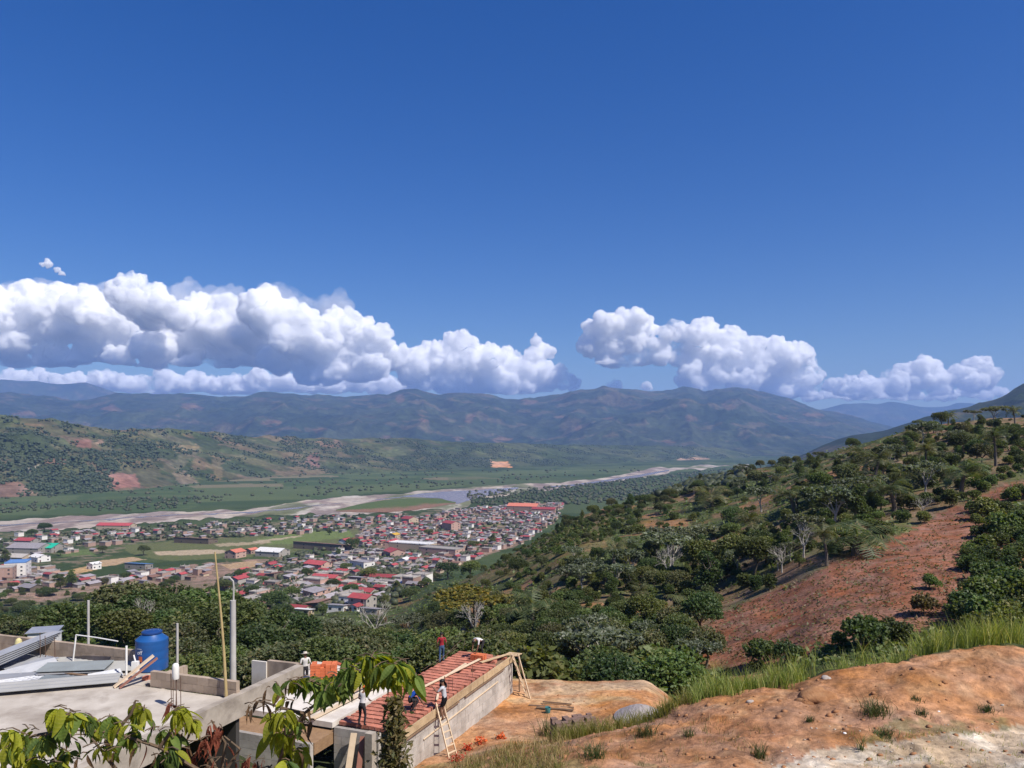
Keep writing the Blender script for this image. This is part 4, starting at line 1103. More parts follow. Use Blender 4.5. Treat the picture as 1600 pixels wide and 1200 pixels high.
tufts('field_litter', bp, 3, 0.07 + bp[:, 1] * .0008, 0.28, rg, L_DRY, .2, 3.0)

def blobs(name, pts, rad, mat, rg):
    v1, f1 = ico(1)
    n = len(pts); k = len(v1)
    sc = rg.uniform(.75, 1.3, size=(n, k, 1))
    V = v1[None] * sc * np.asarray(rad).reshape(n, 1, 1) * np.array([1, 1, .8]) + pts[:, None, :]
    Fc = f1[None] + (np.arange(n) * k)[:, None, None]
    return tag(link(name, mesh_from(name, V.reshape(-1, 3), Fc.reshape(-1, 3), mat)), kind='stuff')
L_WOODS = leafmat('distant_tree_green', (0.042, 0.060, 0.027), (0.070, 0.090, 0.040), (0.090, 0.102, 0.05), trans=.1)
NB = 46000
i = rg.integers(0, HX.shape[0], NB); j = rg.integers(0, 118, NB)
hx, hy, hzz = HX[i, j], HY[i, j], HZg[i, j]
den = fbm(hx / 170., hy / 170., 4, 55); prow = HZ - 1202 * hzz / hy; ppx = 800 + 1202 * hx / hy
bad = inpoly(ppx, prow, [(168,740),(216,738),(220,764),(178,766)]) | inpoly(ppx, prow, [(764,717),(800,717),(800,734),(766,734)]) | inpoly(ppx, prow, [(116,684),(144,684),(144,702),(116,702)]) | inpoly(ppx, prow, [(0,754),(40,752),(40,778),(0,780)])
den2 = fbm(hx / 55., hy / 55., 3, 57)
k = (den + .6 * (den2 - .5) > .545) & ~bad & (hzz > -109)
hp = np.stack([hx[k] + rg.normal(size=k.sum()) * 8, hy[k] + rg.normal(size=k.sum()) * 8, hzz[k] + 1.0], -1)
blobs('foothill_woods', hp, rg.uniform(1.2, 2.15, len(hp)) ** 2, L_WOODS, rg)
def valley_pts(n, zone):
    xs = [p[0] for p in zone]; ys = [p[1] for p in zone]
    px = rg.uniform(min(xs), max(xs), n); row = rg.uniform(min(ys), max(ys), n); q = inpoly(px, row, zone); px, row = px[q], row[q]
    out = np.array([on_ground(a, b, 200, 6000)[:] for a, b in zip(px, row)])
    return out
v1 = valley_pts(3000, [(600,776),(720,764),(760,768),(900,758),(960,752),(1040,742),(1110,735),(1160,730),(1160,760),(1040,775),(900,790),(850,785),(760,790),(730,785)])
v1 = v1[(pix(v1[:,0],v1[:,1],v1[:,2])[0] > 730)]
v2 = valley_pts(1700, [(0,795),(400,765),(640,755),(900,742),(900,747),(640,764),(560,768),(450,780),(300,795),(0,808)])
v3 = valley_pts(1100, [(0,840),(60,838),(230,822),(400,812),(560,804),(640,804),(640,812),(560,826),(420,838),(230,845),(0,862)])
v4 = valley_pts(3000, [(340,910),(420,880),(520,850),(600,838),(640,812),(700,800),(860,790),(880,810),(800,850),(700,880),(640,925),(500,950),(380,950)])
v6 = valley_pts(700, [(340,905),(420,890),(520,880),(640,885),(660,915),(600,955),(400,955)])
v5 = valley_pts(1500, [(0,760),(400,740),(800,735),(1000,728),(1000,740),(640,755),(400,785),(0,800)])
ck = lambda v, t: v[fbm(v[:, 0] / 120., v[:, 1] / 120., 3, 66) > t]
va = np.concatenate([v6, v6[:150] + np.array([3., 2., 1.5]), v1, ck(v2, .47), v3, v4, ck(v5, .5)])
blobs('valley_woods', va + np.array([0, 0, 1.5]), rg.uniform(1.5, 3.4, len(va)) * (0.7 + va[:, 1] / 2600.), L_WOODS, rg)
# ---------------------------------------------------------------- the town in the valley
W_BRICK = simple('brick_wall_rosy', (0.39, 0.26, 0.21), (0.31, 0.205, 0.165), 1.2, 0.9, rnd=.25)
W_GREY = simple('cement_wall', (0.34, 0.31, 0.275), (0.25, 0.225, 0.20), 1.0, 0.9, rnd=.25)
W_WHITE = simple('white_wall', (0.72, 0.70, 0.66), (0.6, 0.57, 0.53), 1.0, 0.85, rnd=.1)
W_CREAM = simple('cream_wall', (0.52, 0.42, 0.30), (0.42, 0.34, 0.24), 1.0, 0.85, rnd=.2)
W_WOOD = simple('weathered_board_wall', (0.20, 0.155, 0.12), (0.13, 0.10, 0.08), 1.5, 0.9, rnd=.25)
R_TIN = simple('tin_roof_grey', (0.45, 0.405, 0.395), (0.34, 0.295, 0.28), 0.6, 0.5, 0.5, 0.35, rnd=.22)
R_RED = simple('roof_painted_red', (0.36, 0.062, 0.065), (0.27, 0.06, 0.06), 0.5, 0.6, rnd=.25)
R_RUST = simple('tin_roof_rusty', (0.24, 0.13, 0.095), (0.17, 0.095, 0.075), 0.8, 0.8, rnd=.25)
R_ORANGE = simple('roof_tiles_salmon', (0.52, 0.17, 0.11), (0.42, 0.13, 0.09), 0.6, 0.8, rnd=.1)
R_BLUE = simple('roof_blue_sheet', (0.12, 0.25, 0.50), (0.09, 0.19, 0.4), 0.6, 0.6)
R_GREEN = simple('roof_green_sheet', (0.02, 0.42, 0.27), (0.02, 0.34, 0.22), 0.4, 0.5)
R_SLAB = simple('flat_cement_roof', (0.36, 0.33, 0.30), (0.27, 0.245, 0.22), 0.7, 0.95, rnd=.2)
R_WHITE = simple('roof_white_sheet', (0.68, 0.67, 0.65), (0.55, 0.53, 0.5), 0.5, 0.6)
R_YELL = simple('roof_yellow_sheet', (0.55, 0.33, 0.04), (0.45, 0.27, 0.04), 0.5, 0.6)
M_PANE = simple('dark_window', (0.03, 0.035, 0.045), (0.05, 0.055, 0.06), 0.5, 0.15, 0.5)
M_DOOR = simple('door_brown', (0.12, 0.07, 0.045), (0.09, 0.05, 0.035), 2.0, 0.7)

def house_shapes(w, l, h, form):
    wall, roof = MB(), MB()
    e = 0.45
    if form == 'flat':
        wall.box((0, 0, h / 2 - 0.75), (w, l, h + 1.5))
        roof.box((0, 0, h + .09), (w + .3, l + .3, .18))
        for sx in (-1, 1):
            roof.box((sx * (w / 2 - .1), 0, h + .43), (.2, l + .3, .5)); roof.box((0, sx * (l / 2 - .1), h + .43), (w - .5, .2, .5))
        for sx, sy in ((1, 1), (-1, 1), (1, -1), (-1, -1)):
            roof.box((sx * (w / 2 - .4), sy * (l / 2 - .4), h + .9), (.25, .25, 1.4))
    elif form == 'gable':
        rz = h + w * .17
        v = [(-w/2, -l/2, -1.5), (w/2, -l/2, -1.5), (w/2, -l/2, h), (0, -l/2, rz), (-w/2, -l/2, h), (-w/2, l/2, -1.5), (w/2, l/2, -1.5), (w/2, l/2, h), (0, l/2, rz), (-w/2, l/2, h)]
        wall.add(v, [(0, 1, 2, 3, 4), (9, 8, 7, 6, 5), (0, 4, 9, 5), (1, 6, 7, 2)])
        for s in (-1, 1):
            a = [(0, -l/2 - e, rz + .12), (s * (w/2 + e), -l/2 - e, h - e * .34 + .12), (s * (w/2 + e), l/2 + e, h - e * .34 + .12), (0, l/2 + e, rz + .12)]
            b = [(x, y, z - .1) for x, y, z in a]
            f = [(0, 1, 2, 3), (7, 6, 5, 4), (0, 4, 5, 1), (1, 5, 6, 2), (2, 6, 7, 3)]
            roof.add(a + b, f)
    else:
        rz = h + w * .14
        v = [(-w/2, -l/2, -1.5), (w/2, -l/2, -1.5), (w/2, -l/2, h), (-w/2, -l/2, rz), (-w/2, l/2, -1.5), (w/2, l/2, -1.5), (w/2, l/2, h), (-w/2, l/2, rz)]
        wall.add(v, [(0, 1, 2, 3), (7, 6, 5, 4), (0, 3, 7, 4), (1, 5, 6, 2)])
        a = [(-w/2 - e, -l/2 - e, rz + .13), (w/2 + e, -l/2 - e, h + .03), (w/2 + e, l/2 + e, h + .03), (-w/2 - e, l/2 + e, rz + .13)]
        roof.add(a + [(x, y, z - .1) for x, y, z in a], [(0, 1, 2, 3), (7, 6, 5, 4), (0, 4, 5, 1), (1, 5, 6, 2), (2, 6, 7, 3), (3, 7, 4, 0)])
    return wall, roof
def house(name, w, l, h, form, mw, mr, detail, loc=(0, 0, 0), rz=0.0):
    root = empty(name, loc, rz)
    wl, rf = house_shapes(w, l, h, form)
    wl.build('wall', [mw], root); rf.build('roof', [mr], root)
    if detail:
        win = MB(); win.box((0, 0, 0), (1.3, .08, 1.1)); wme = win.mesh('window', [M_PANE])
        dr = MB(); dr.box((0, 0, 0), (1.1, .08, 2.1)); dme = dr.mesh('door', [M_DOOR])
        fl = 1 if h < 4.5 else (2 if h < 7.5 else 3)
        for k in range(fl):
            for x in (-w * .3, w * .3):
                if not (k == 0 and x < 0): kid(link('window', wme, None, (x, -l / 2 - .03, 1.7 + k * 2.9)), root)
            for y in (-l * .28, l * .28):
                kid(link('window', wme, None, (w / 2 + .03, y, 1.7 + k * 2.9), D2R(90)), root)
                kid(link('window', wme, None, (-w / 2 - .03, y, 1.7 + k * 2.9), D2R(90)), root)
        kid(link('door', dme, None, (-w * .3, -l / 2 - .03, 1.05)), root)
    return root
KW = [('brick', W_BRICK), ('cement', W_GREY), ('brick', W_BRICK), ('whitewashed', W_WHITE), ('cream', W_CREAM), ('board', W_WOOD)]
KR = {'gable': [('grey tin', R_TIN), ('red', R_RED), ('rusty', R_RUST), ('grey tin', R_TIN)], 'shed': [('grey tin', R_TIN), ('rusty', R_RUST), ('grey tin', R_TIN)], 'flat': [('flat cement', R_SLAB)]}
combos = []
for i, (form, h, w, l, iw, ir) in enumerate([('gable', 3.2, 7, 10, 0, 0), ('gable', 3.4, 8, 11, 1, 1), ('shed', 3.0, 7, 9, 0, 0), ('flat', 6.2, 8, 12, 0, 0), ('flat', 3.3, 7, 11, 1, 0), ('gable', 5.8, 8, 10, 1, 1), ('shed', 3.2, 8, 10, 5, 1), ('flat', 3.1, 7, 9, 0, 0), ('shed', 2.9, 6, 8, 1, 0), ('gable', 3.0, 7, 9, 0, 0),
        ('gable', 3.0, 6, 9, 4, 2), ('flat', 5.8, 8, 13, 0, 0), ('gable', 3.2, 8, 12, 0, 0), ('shed', 5.6, 7, 10, 2, 2), ('gable', 3.0, 9, 12, 5, 3), ('flat', 5.9, 9, 10, 3, 0)]):
    kr = KR[form]
    combos.append((form, h, w, l, KW[iw], kr[ir % len(kr)]))
HPROTO = {}
TOWN_A = D2R(-24)
# single buildings one can pick out: centre column, base row, width m, length m, height m
def landmark(px, row, w, l, h, form, mw, mr, label, cat='building', name='building', rz=TOWN_A, detail=True):
    g = on_ground(px, row, 300, 3000)
    o = house(name, w, l, h, form, mw, mr, detail, g, rz)
    tag(o, label, cat)
    LMK.append((g.x, g.y, max(w, l) * .62))
    return o
LMK = []
landmark(182, 827, 16, 44, 5.5, 'gable', W_CREAM, R_RED, 'long low hall with a crimson roof near the river', rz=D2R(84))
landmark(48, 863, 22, 34, 5.5, 'gable', W_GREY, R_TIN, 'large grey-roofed market hall beside the bright green roof', rz=D2R(82))
landmark(81, 862, 20, 15, 5.0, 'gable', W_GREY, R_GREEN, 'hall with bright green roof at the end of the grey market hall', rz=D2R(82))
landmark(43, 851, 14, 20, 5, 'gable', W_GREY, R_RED, 'red-roofed hall behind the grey market hall', rz=D2R(80))
landmark(28, 899, 14, 17, 10.5, 'flat', W_WHITE, R_BLUE, 'white multi-storey hotel with a blue roof', 'hotel', 'hotel', rz=D2R(20))
landmark(8, 905, 12, 12, 9, 'flat', W_BRICK, R_SLAB, 'unfinished brick block with bare cement slabs beside the white hotel', rz=D2R(20))
landmark(62, 877, 11, 14, 4.5, 'gable', W_WHITE, R_WHITE, 'white gabled shed behind the white hotel', 'shed', 'shed', rz=D2R(60))
landmark(25, 876, 14, 26, 4, 'gable', W_CREAM, R_SLAB, 'pair of pale grey-roofed sheds below the market hall', 'shed', 'shed', rz=D2R(78))
landmark(147, 889, 7, 8, 4.5, 'gable', W_WHITE, R_WHITE, 'small white house on the orange building plot', 'house', 'house')
landmark(217, 888, 9, 20, 3.5, 'shed', W_GREY, R_BLUE, 'long low house with pale blue roof above the wood', 'house', 'house', rz=D2R(75))
landmark(368, 871, 13, 13, 5.5, 'gable', W_BRICK, R_ORANGE, 'orange-roofed building at the near edge of the airfield')
landmark(393, 865, 8, 10, 4, 'gable', W_BRICK, R_ORANGE, 'small orange-roofed house behind the larger orange roof', 'house', 'house')
landmark(426, 868, 16, 26, 4.5, 'gable', W_GREY, R_WHITE, 'pale-roofed warehouse by the airfield', 'warehouse', 'warehouse', rz=D2R(70))
landmark(505, 858, 18, 60, 4.5, 'shed', W_WOOD, R_RUST, 'row of long brown market sheds at the corner of the green field', 'shed', 'shed', rz=D2R(64))
landmark(540, 850, 9, 12, 4.5, 'gable', W_WHITE, R_RED, 'white house with red roof at the end of the brown sheds', 'house', 'house')
landmark(306, 848, 14, 46, 4, 'shed', W_WOOD, R_RUST, 'long brown shed across the airfield', 'shed', 'shed', rz=D2R(70))
landmark(645, 860, 16, 44, 7.5, 'flat', W_CREAM, R_WHITE, 'long white-topped school building in the middle of town', 'school', 'school', rz=D2R(66))
landmark(690, 866, 16, 40, 6, 'flat', W_BRICK, R_SLAB, 'unfinished brick school wing next to the white-topped school', rz=D2R(62))
landmark(616, 872, 14, 17, 6.5, 'gable', W_BRICK, R_RED, 'big red gabled house below the white-topped school', 'house', 'house', rz=D2R(30))
landmark(611, 856, 9, 26, 6.5, 'gable', W_BRICK, R_RED, 'narrow red-roofed row at the left end of the school', rz=D2R(-10))
landmark(818, 798, 24, 48, 8, 'gable', W_BRICK, R_ORANGE, 'large salmon-roofed hall at the far side of town', rz=D2R(75))
landmark(850, 801, 16, 36, 6, 'gable', W_BRICK, R_RED, 'long dark red roof beside the salmon-roofed hall', rz=D2R(78))
landmark(705, 828, 14, 20, 9, 'gable', W_BRICK, R_RED, 'tall red-roofed house above the open field strip', 'house', 'house', rz=D2R(40))
landmark(640, 818, 16, 18, 7, 'gable', W_CREAM, R_RED, 'red-roofed cream house by the straight street', 'house', 'house', rz=D2R(45))
landmark(616, 845, 9, 10, 7, 'gable', W_CREAM, R_YELL, 'yellow-roofed house among red roofs', 'house', 'house')
landmark(566, 890, 11, 17, 6.5, 'flat', W_WHITE, R_TIN, 'white two-storey house with grey roof, alone among dark trees', 'house', 'house', rz=D2R(50))
landmark(597, 908, 8, 24, 3.5, 'gable', W_BRICK, R_RED, 'long scarlet roof in the trees at the near edge of town', 'house', 'house', rz=D2R(80))
landmark(497, 890, 12, 18, 5, 'gable', W_BRICK, R_RED, 'rosy house with a red roof by the brown clearing', 'house', 'house', rz=D2R(60))
landmark(510, 910, 9, 18, 4, 'gable', W_BRICK, R_RED, 'red-roofed brick house between two dark trees', 'house', 'house', rz=D2R(70))
landmark(468, 957, 5, 8.5, 2.6, 'gable', W_CREAM, R_RED, 'cottage with half red and half white roof, low in the trees', 'house', 'house', rz=D2R(70))
landmark(474, 961, 4, 8, 2.4, 'shed', W_CREAM, R_WHITE, 'white lean-to in front of the red-roofed cottage', 'shed', 'shed', rz=D2R(72))
landmark(528, 955, 5.5, 8.5, 2.6, 'shed', W_WHITE, R_TIN, 'low white house with grey tin roof and long pale wall', 'house', 'house', rz=D2R(75))
landmark(556, 955, 4.5, 4.5, 2.6, 'gable', W_WHITE, R_RED, 'little red-roofed house next to the low white house', 'house', 'house')
landmark(580, 960, 5, 8.5, 2.4, 'shed', W_GREY, R_TIN, 'grey tin roof peeping out of the trees beside little red roof', 'house', 'house', rz=D2R(70))
landmark(632, 880, 8, 8, 3.5, 'gable', W_WHITE, R_WHITE, 'small pale house at the foot of the hillside', 'house', 'house')
t2_zone = [(-40,930),(-40,886),(60,888),(120,905),(180,900),(250,884),(330,880),(330,900),(300,908),(180,915)]
main_zone = [(560,836),(620,815),(700,800),(790,790),(880,786),(868,815),(815,850),(700,888),(645,925),(600,945),(560,955),(420,952),(345,930),(360,895),(420,882),(520,868)]
thin_zone = [(-40,868),(-40,836),(60,834),(230,824),(400,813),(520,806),(640,806),(640,815),(560,832),(450,836),(330,840),(200,850),(120,868)]
cand = []
ca, sa = math.cos(TOWN_A), math.sin(TOWN_A)
for iu in range(-136, 74):
    for iv in range(24, 154):
        u = iu * 8.6 + (iu // 4) * 4.4; v = iv * 9.6 + (iv // 2) * 4.6
        u += random.uniform(-1.6, 1.6); v += random.uniform(-1.6, 1.6)
        x = u * ca - v * sa; y = u * sa + v * ca
        if y < 330: continue
        z = gz(x, y); px, row = pix(x, y, z)
        if px < -60 or px > 900: continue
        zone = None
        if inpoly([px], [row], main_zone)[0]: zone = 0; pden = 0.74
        elif inpoly([px], [row], t2_zone)[0]: zone = 1; pden = 0.6
        elif inpoly([px], [row], thin_zone)[0]: zone = 2; pden = 0.26
        if zone is None: continue
        n_ = float(fbm(np.array([x / 45.]), np.array([y / 45.]), 3, 88)[0])
        if random.random() > pden * (1.6 if n_ > .5 else .62): continue
        if not bool(seen(x, y, 4.0)): continue
        if any((x - a) ** 2 + (y - b) ** 2 < (r + 3.5) ** 2 for a, b, r in LMK): continue
        cand.append((y, x, z, px, row, zone))
cand.sort()
def where(px, row, zone):
    if zone == 2: return 'among trees by the river' if px > 230 else 'behind the grey market hall'
    if zone == 1: return 'near the white hotel' if px < 120 else 'above the rounded wood'
    if row > 915: return 'at the near edge of town'
    if px > 770: return 'beside the salmon-roofed hall'
    if row < 832: return 'in the far quarter near the river'
    if px < 560: return 'beside the brown sheds'
    if px < 640: return 'below the school' if row > 866 else 'left of the school'
    return 'at the foot of the green hillside' if row > 868 else 'between the school and the hillside'
STUFF_W = {}; n_ind = 0
for (y, x, z, px, row, zone) in cand:
    c = random.choice(range(len(combos)))
    form, h, w, l, (wn_, mw), (rn_, mr) = combos[c]
    rz = TOWN_A + random.choice([0, math.pi / 2, math.pi]) + random.uniform(-.05, .05)
    if n_ind < 265:
        n_ind += 1
        key = (c, y < 470)
        lab = '%s %s house with %s roof %s' % ({0: 'low', 1: 'two-storey', 2: 'three-storey'}[0 if h < 4 else (1 if h < 7 else 2)], wn_, rn_, where(px, row, zone)) + (', ' + ('upper' if row < 850 else ('middle' if row < 890 else 'lower')) + (' left' if px < 250 else (' centre left' if px < 500 else (' centre' if px < 650 else ' centre right'))))
        lab = ' '.join(lab.split()[:16])
        if key not in HPROTO:
            o = house('house', w, l, h, form, mw, mr, key[1], (x, y, z), rz); HPROTO[key] = o
            tag(o, lab, 'house', 'houses of the valley town')
        else:
            s = random.uniform(.55, .84)
            o = dup(HPROTO[key], (x, y, z), rz, (s, s * random.uniform(.85, 1.15), random.uniform(.60, .82)), lab, 'houses of the valley town')
    else:
        wl, rf = house_shapes(w * random.uniform(.55, .82), l * random.uniform(.55, .82), h * .7, form)
        for b, mt_ in ((wl, mw), (rf, mr)):
            if mt_.name not in STUFF_W: STUFF_W[mt_.name] = (MB(), mt_)
            M3 = Matrix.Translation((x, y, z)) @ Matrix.Rotation(rz, 4, 'Z')
            STUFF_W[mt_.name][0].add([M3 @ Vector(v) for v in b.v], b.f)
far_b = MB(); mats_b = []
for k, (b, m_) in STUFF_W.items():
    far_b.add(b.v, b.f, len(mats_b)); mats_b.append(m_)
if far_b.v: tag(far_b.build('distant_houses', mats_b), kind='stuff')
print('houses', len(cand))
# trees standing in the town
def town_tree(px, row, hpx, label):
    g = on_ground(px, row, 300, 3000)
    return stand(random.choice(['b0', 'b7', 'b3', 'b1']), g.x, g.y, hpx / 1202. * g.y, label, 'trees of the valley town', 'tree', squash=1.25)
for px, row, hp, lab in [(442,968,26,'tree in front of the half red half white cottage'),(505,962,24,'tree between the cottage and the low white house'),(600,950,26,'tree beside the grey tin roof at the foot of the hillside'),(548,935,24,'tree above the low white house'),(490,935,22,'tree above the half red half white cottage'),(350,925,20,'tree just left of the lamp arm at the edge of town'),(375,905,16,'tree above the lamp arm among grey roofs'),(225,868,17,'big round dark tree on the edge of the airfield'),(70,832,16,'big dark tree by the river bank'),(50,838,12,'smaller dark tree beside the big one by the river'),(95,868,9,'tree between the green-roofed hall and the airfield'),(160,864,12,'dark tree at the near edge of the small green field'),(8,878,22,'dark tree at the frame edge beside the grey sheds'),
    (515,836,12,'dark tree clump at the end of the green field'),(550,862,22,'tree clump beside the brown sheds'),(528,870,16,'dark tree in front of the brown sheds'),(430,955,34,'large round dark tree at the near edge of town'),(455,940,24,'dark tree behind the large round one at the edge of town'),(395,935,22,'dark tree above the lamp post arm'),(410,915,14,'tree in the gap between the red roofs'),(520,925,22,'dark tree beside the red-roofed brick house'),(575,910,24,'broad dark tree behind the long scarlet roof'),(620,930,26,'dark tree at the foot of the hillside, beside the orange cut'),(640,940,22,'tree above the orange cut in the slope'),(740,860,16,'tree between the school wing and the hillside'),(770,850,18,'tree at the town end of the crest'),(735,905,30,'dark tree where the hillside meets the town'),(700,905,28,'broad dark tree at the lower end of the planted rows'),(670,840,14,'tree in the middle of town behind the school'),(112,918,30,'dark tree at the left shoulder of the rounded wood'),(95,922,24,'lower dark tree at the left shoulder of the rounded wood'),(480,905,18,'tree left of the red-roofed brick house'),(540,895,16,'tree beside the white two-storey house')]:
    town_tree(px, row, hp, lab)
# ---------------------------------------------------------------- the flat-roofed concrete house and what lies on its roof
CONC = simple('weathered_concrete', (0.40, 0.35, 0.29), (0.29, 0.25, 0.205), 2.2, 0.95, 0.1, bs=.5, bd=.012, stain=(0.20, 0.17, 0.14), stain_scale=1.1)
CONC_ROOF = simple('cement_roof_top', (0.52, 0.47, 0.405), (0.34, 0.295, 0.245), 0.7, 0.95, 0.1, bs=.5, bd=.012, stain=(0.27, 0.23, 0.19), stain_scale=0.8)
CONC_PALE = simple('fresh_concrete', (0.68, 0.63, 0.56), (0.56, 0.51, 0.44), 1.3, 0.9, 0.1, bs=.4, bd=.008, stain=(0.42, 0.36, 0.30), stain_scale=0.5)
BLOCKM = simple('cement_block', (0.50, 0.46, 0.41), (0.39, 0.355, 0.315), 2.0, 0.95, 0.1, bs=.5, bd=.008, stain=(0.30, 0.265, 0.23), stain_scale=0.9, rnd=.10, world_pos=True)
MORTAR = simple('grey_mortar', (0.33, 0.295, 0.255), (0.24, 0.215, 0.19), 3., 0.95)
PARAPET = simple('parapet_blocks', (0.43, 0.34, 0.26), (0.34, 0.265, 0.20), 1.8, 0.95, 0.1, stain=(0.22, 0.17, 0.13), stain_scale=.9, rnd=.12, world_pos=True)
ZINC = simple('zinc_sheet', (0.40, 0.41, 0.43), (0.31, 0.32, 0.335), 1.4, 0.42, 0.5, 0.45, stain=(0.46, 0.44, 0.42), stain_scale=.8, rnd=.14)
ZINC_G = simple('zinc_sheet_greenish', (0.33, 0.36, 0.35), (0.27, 0.29, 0.28), 1.4, 0.45, 0.5, 0.4)
PALESHEET = simple('painted_sheet_pale', (0.36, 0.355, 0.335), (0.30, 0.295, 0.275), 1.0, 0.6, 0.3)
WOOD = simple('formwork_wood', (0.50, 0.37, 0.22), (0.38, 0.27, 0.155), 3.0, 0.8, 0.2, stain=(0.30, 0.21, 0.125), stain_scale=1.4, rnd=.15)
WOOD_PALE = simple('fresh_sawn_wood', (0.66, 0.52, 0.36), (0.56, 0.43, 0.29), 3.0, 0.8, 0.2, rnd=.1)
WOOD_DARK = simple('weathered_wood', (0.24, 0.16, 0.10), (0.16, 0.105, 0.07), 3.0, 0.9, 0.1, rnd=.15)
WOOD_RED = simple('red_brown_board', (0.32, 0.145, 0.10), (0.25, 0.11, 0.08), 3.0, 0.85)
BRICKM = simple('hollow_brick', (0.46, 0.175, 0.115), (0.36, 0.13, 0.088), 5.0, 0.9, 0.1, bs=.4, bd=.004, stain=(0.52, 0.30, 0.22), stain_scale=2.2, rnd=.22)
BRICKO = simple('new_orange_brick', (0.60, 0.17, 0.075), (0.50, 0.135, 0.06), 5.0, 0.9, 0.1, rnd=.14)
REBAR = simple('rusty_rebar', (0.13, 0.075, 0.05), (0.09, 0.06, 0.045), 8., 0.8)
PVC = simple('white_pipe', (0.78, 0.77, 0.73), (0.68, 0.66, 0.61), 2., 0.45, 0.4)
POLEM = simple('pole_concrete', (0.47, 0.45, 0.42), (0.37, 0.35, 0.325), 1.5, 0.9)
BAMBOO = simple('dry_bamboo', (0.42, 0.32, 0.15), (0.32, 0.235, 0.11), 2.0, 0.6, 0.3)
DARKM = simple('bay_shade_colour', (0.06, 0.055, 0.05), (0.045, 0.04, 0.036), 1., 0.95)  # shade inside the open bay, put into the wall colour

Q = Vector((-8.6, 24.0, -8.0)); RZQ = -0.336
RQ = Matrix.Rotation(RZQ, 3, 'Z')
def LQ(x, y, z=0.0): return Q + RQ @ Vector((x, y, z))
house_root = empty('concrete_house', Q, RZQ)
tag(house_root, 'flat-roofed grey concrete house with low parapets and an open dark bay under the roof beam', 'house')
b = MB(); b.box((-7.2, -3.26, -.1), (14.2, 6.42, .2)); b.box((-8.9, .72, -.1), (10.4, 1.5, .2)); b.build('roof_slab', [CONC_ROOF], house_root)
b = MB(); b.box((0.04, -1.7, -.22), (.28, 10.0, .72)); b.build('roof_beam', [CONC], house_root)
b = MB(); b.box((-7.2, -6.62, -.2), (14.2, .28, .5)); b.build('front_beam', [CONC], house_root)
def block_wall(parent, name, p0, p1, z0, z1, th, bl, bh, mat, gap=.012, part='block', core=MORTAR, jitter=.004):
    """a wall of separate blocks with recessed joints"""
    p0, p1 = Vector(p0), Vector(p1); d = p1 - p0; L = d.length; a = math.atan2(d.y, d.x)
    c = MB(); c.box(((p0.x + p1.x) / 2, (p0.y + p1.y) / 2, (z0 + z1) / 2), (L - .02, th - .03, z1 - z0 - .01), a); c.build(name, [core], parent)
    rows = max(1, round((z1 - z0) / bh)); hh = (z1 - z0) / rows; n = max(1, round(L / bl)); ll = L / n
    full = MB(); full.box((0, 0, 0), (ll - gap, th, hh - gap)); fm = full.mesh(part, [mat])
    half = MB(); half.box((0, 0, 0), (ll / 2 - gap, th, hh - gap)); hm = half.mesh(part, [mat])
    for r in range(rows):
        xs = [(i + .5) * ll for i in range(n)] if r % 2 == 0 else [(i + 1) * ll for i in range(n - 1)]
        items = [(x, fm) for x in xs] + ([] if r % 2 == 0 else [(ll * .25, hm), (L - ll * .25, hm)])
        for x, me in items:
            q = p0 + d * (x / L) + Vector((-math.sin(a), math.cos(a), 0)) * random.uniform(-jitter, jitter)
            kid(link(part, me, None, (q.x, q.y, z0 + (r + .5) * hh), a), parent)
block_wall(house_root, 'parapet_core', (-3.4, .08, 0), (0.0, .08, 0), 0.002, .50, .16, .42, .25, PARAPET, gap=.006)
block_wall(house_root, 'parapet_core', (-14.1, 1.55, 0), (-4.55, 1.55, 0), 0.002, .60, .16, .44, .30, PARAPET, gap=.006)
block_wall(house_root, 'parapet_core', (-3.32, .24, 0), (-3.32, 1.5, 0), -.2, .30, .16, .42, .25, PARAPET, gap=.006)
block_wall(house_root, 'wall', (-14.2, -6.55, 0), (-3.6, -6.55, 0), -3.8, -.46, .18, .42, .24, CONC_PALE)
b = MB()
b.box((-7.6, .0, -2.2), (7.9, .18, 3.98)); b.box((-3.65, -3.3, -2.2), (.16, 6.4, 3.96)); b.box((-14.1, -3.2, -2.2), (.16, 6.5, 3.96))
b.build('wall', [CONC], house_root)
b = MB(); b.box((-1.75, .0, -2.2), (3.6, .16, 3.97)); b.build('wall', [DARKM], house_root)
for x, y in ((-.05, -6.45),):
    b = MB(); b.box((x, y, -2.3), (.26, .26, 3.44)); b.build('pillar', [CONC], house_root)
b = MB(); b.box((-7, -3, -4.2), (14, 7, .4)); b.build('floor', [CONC], house_root)

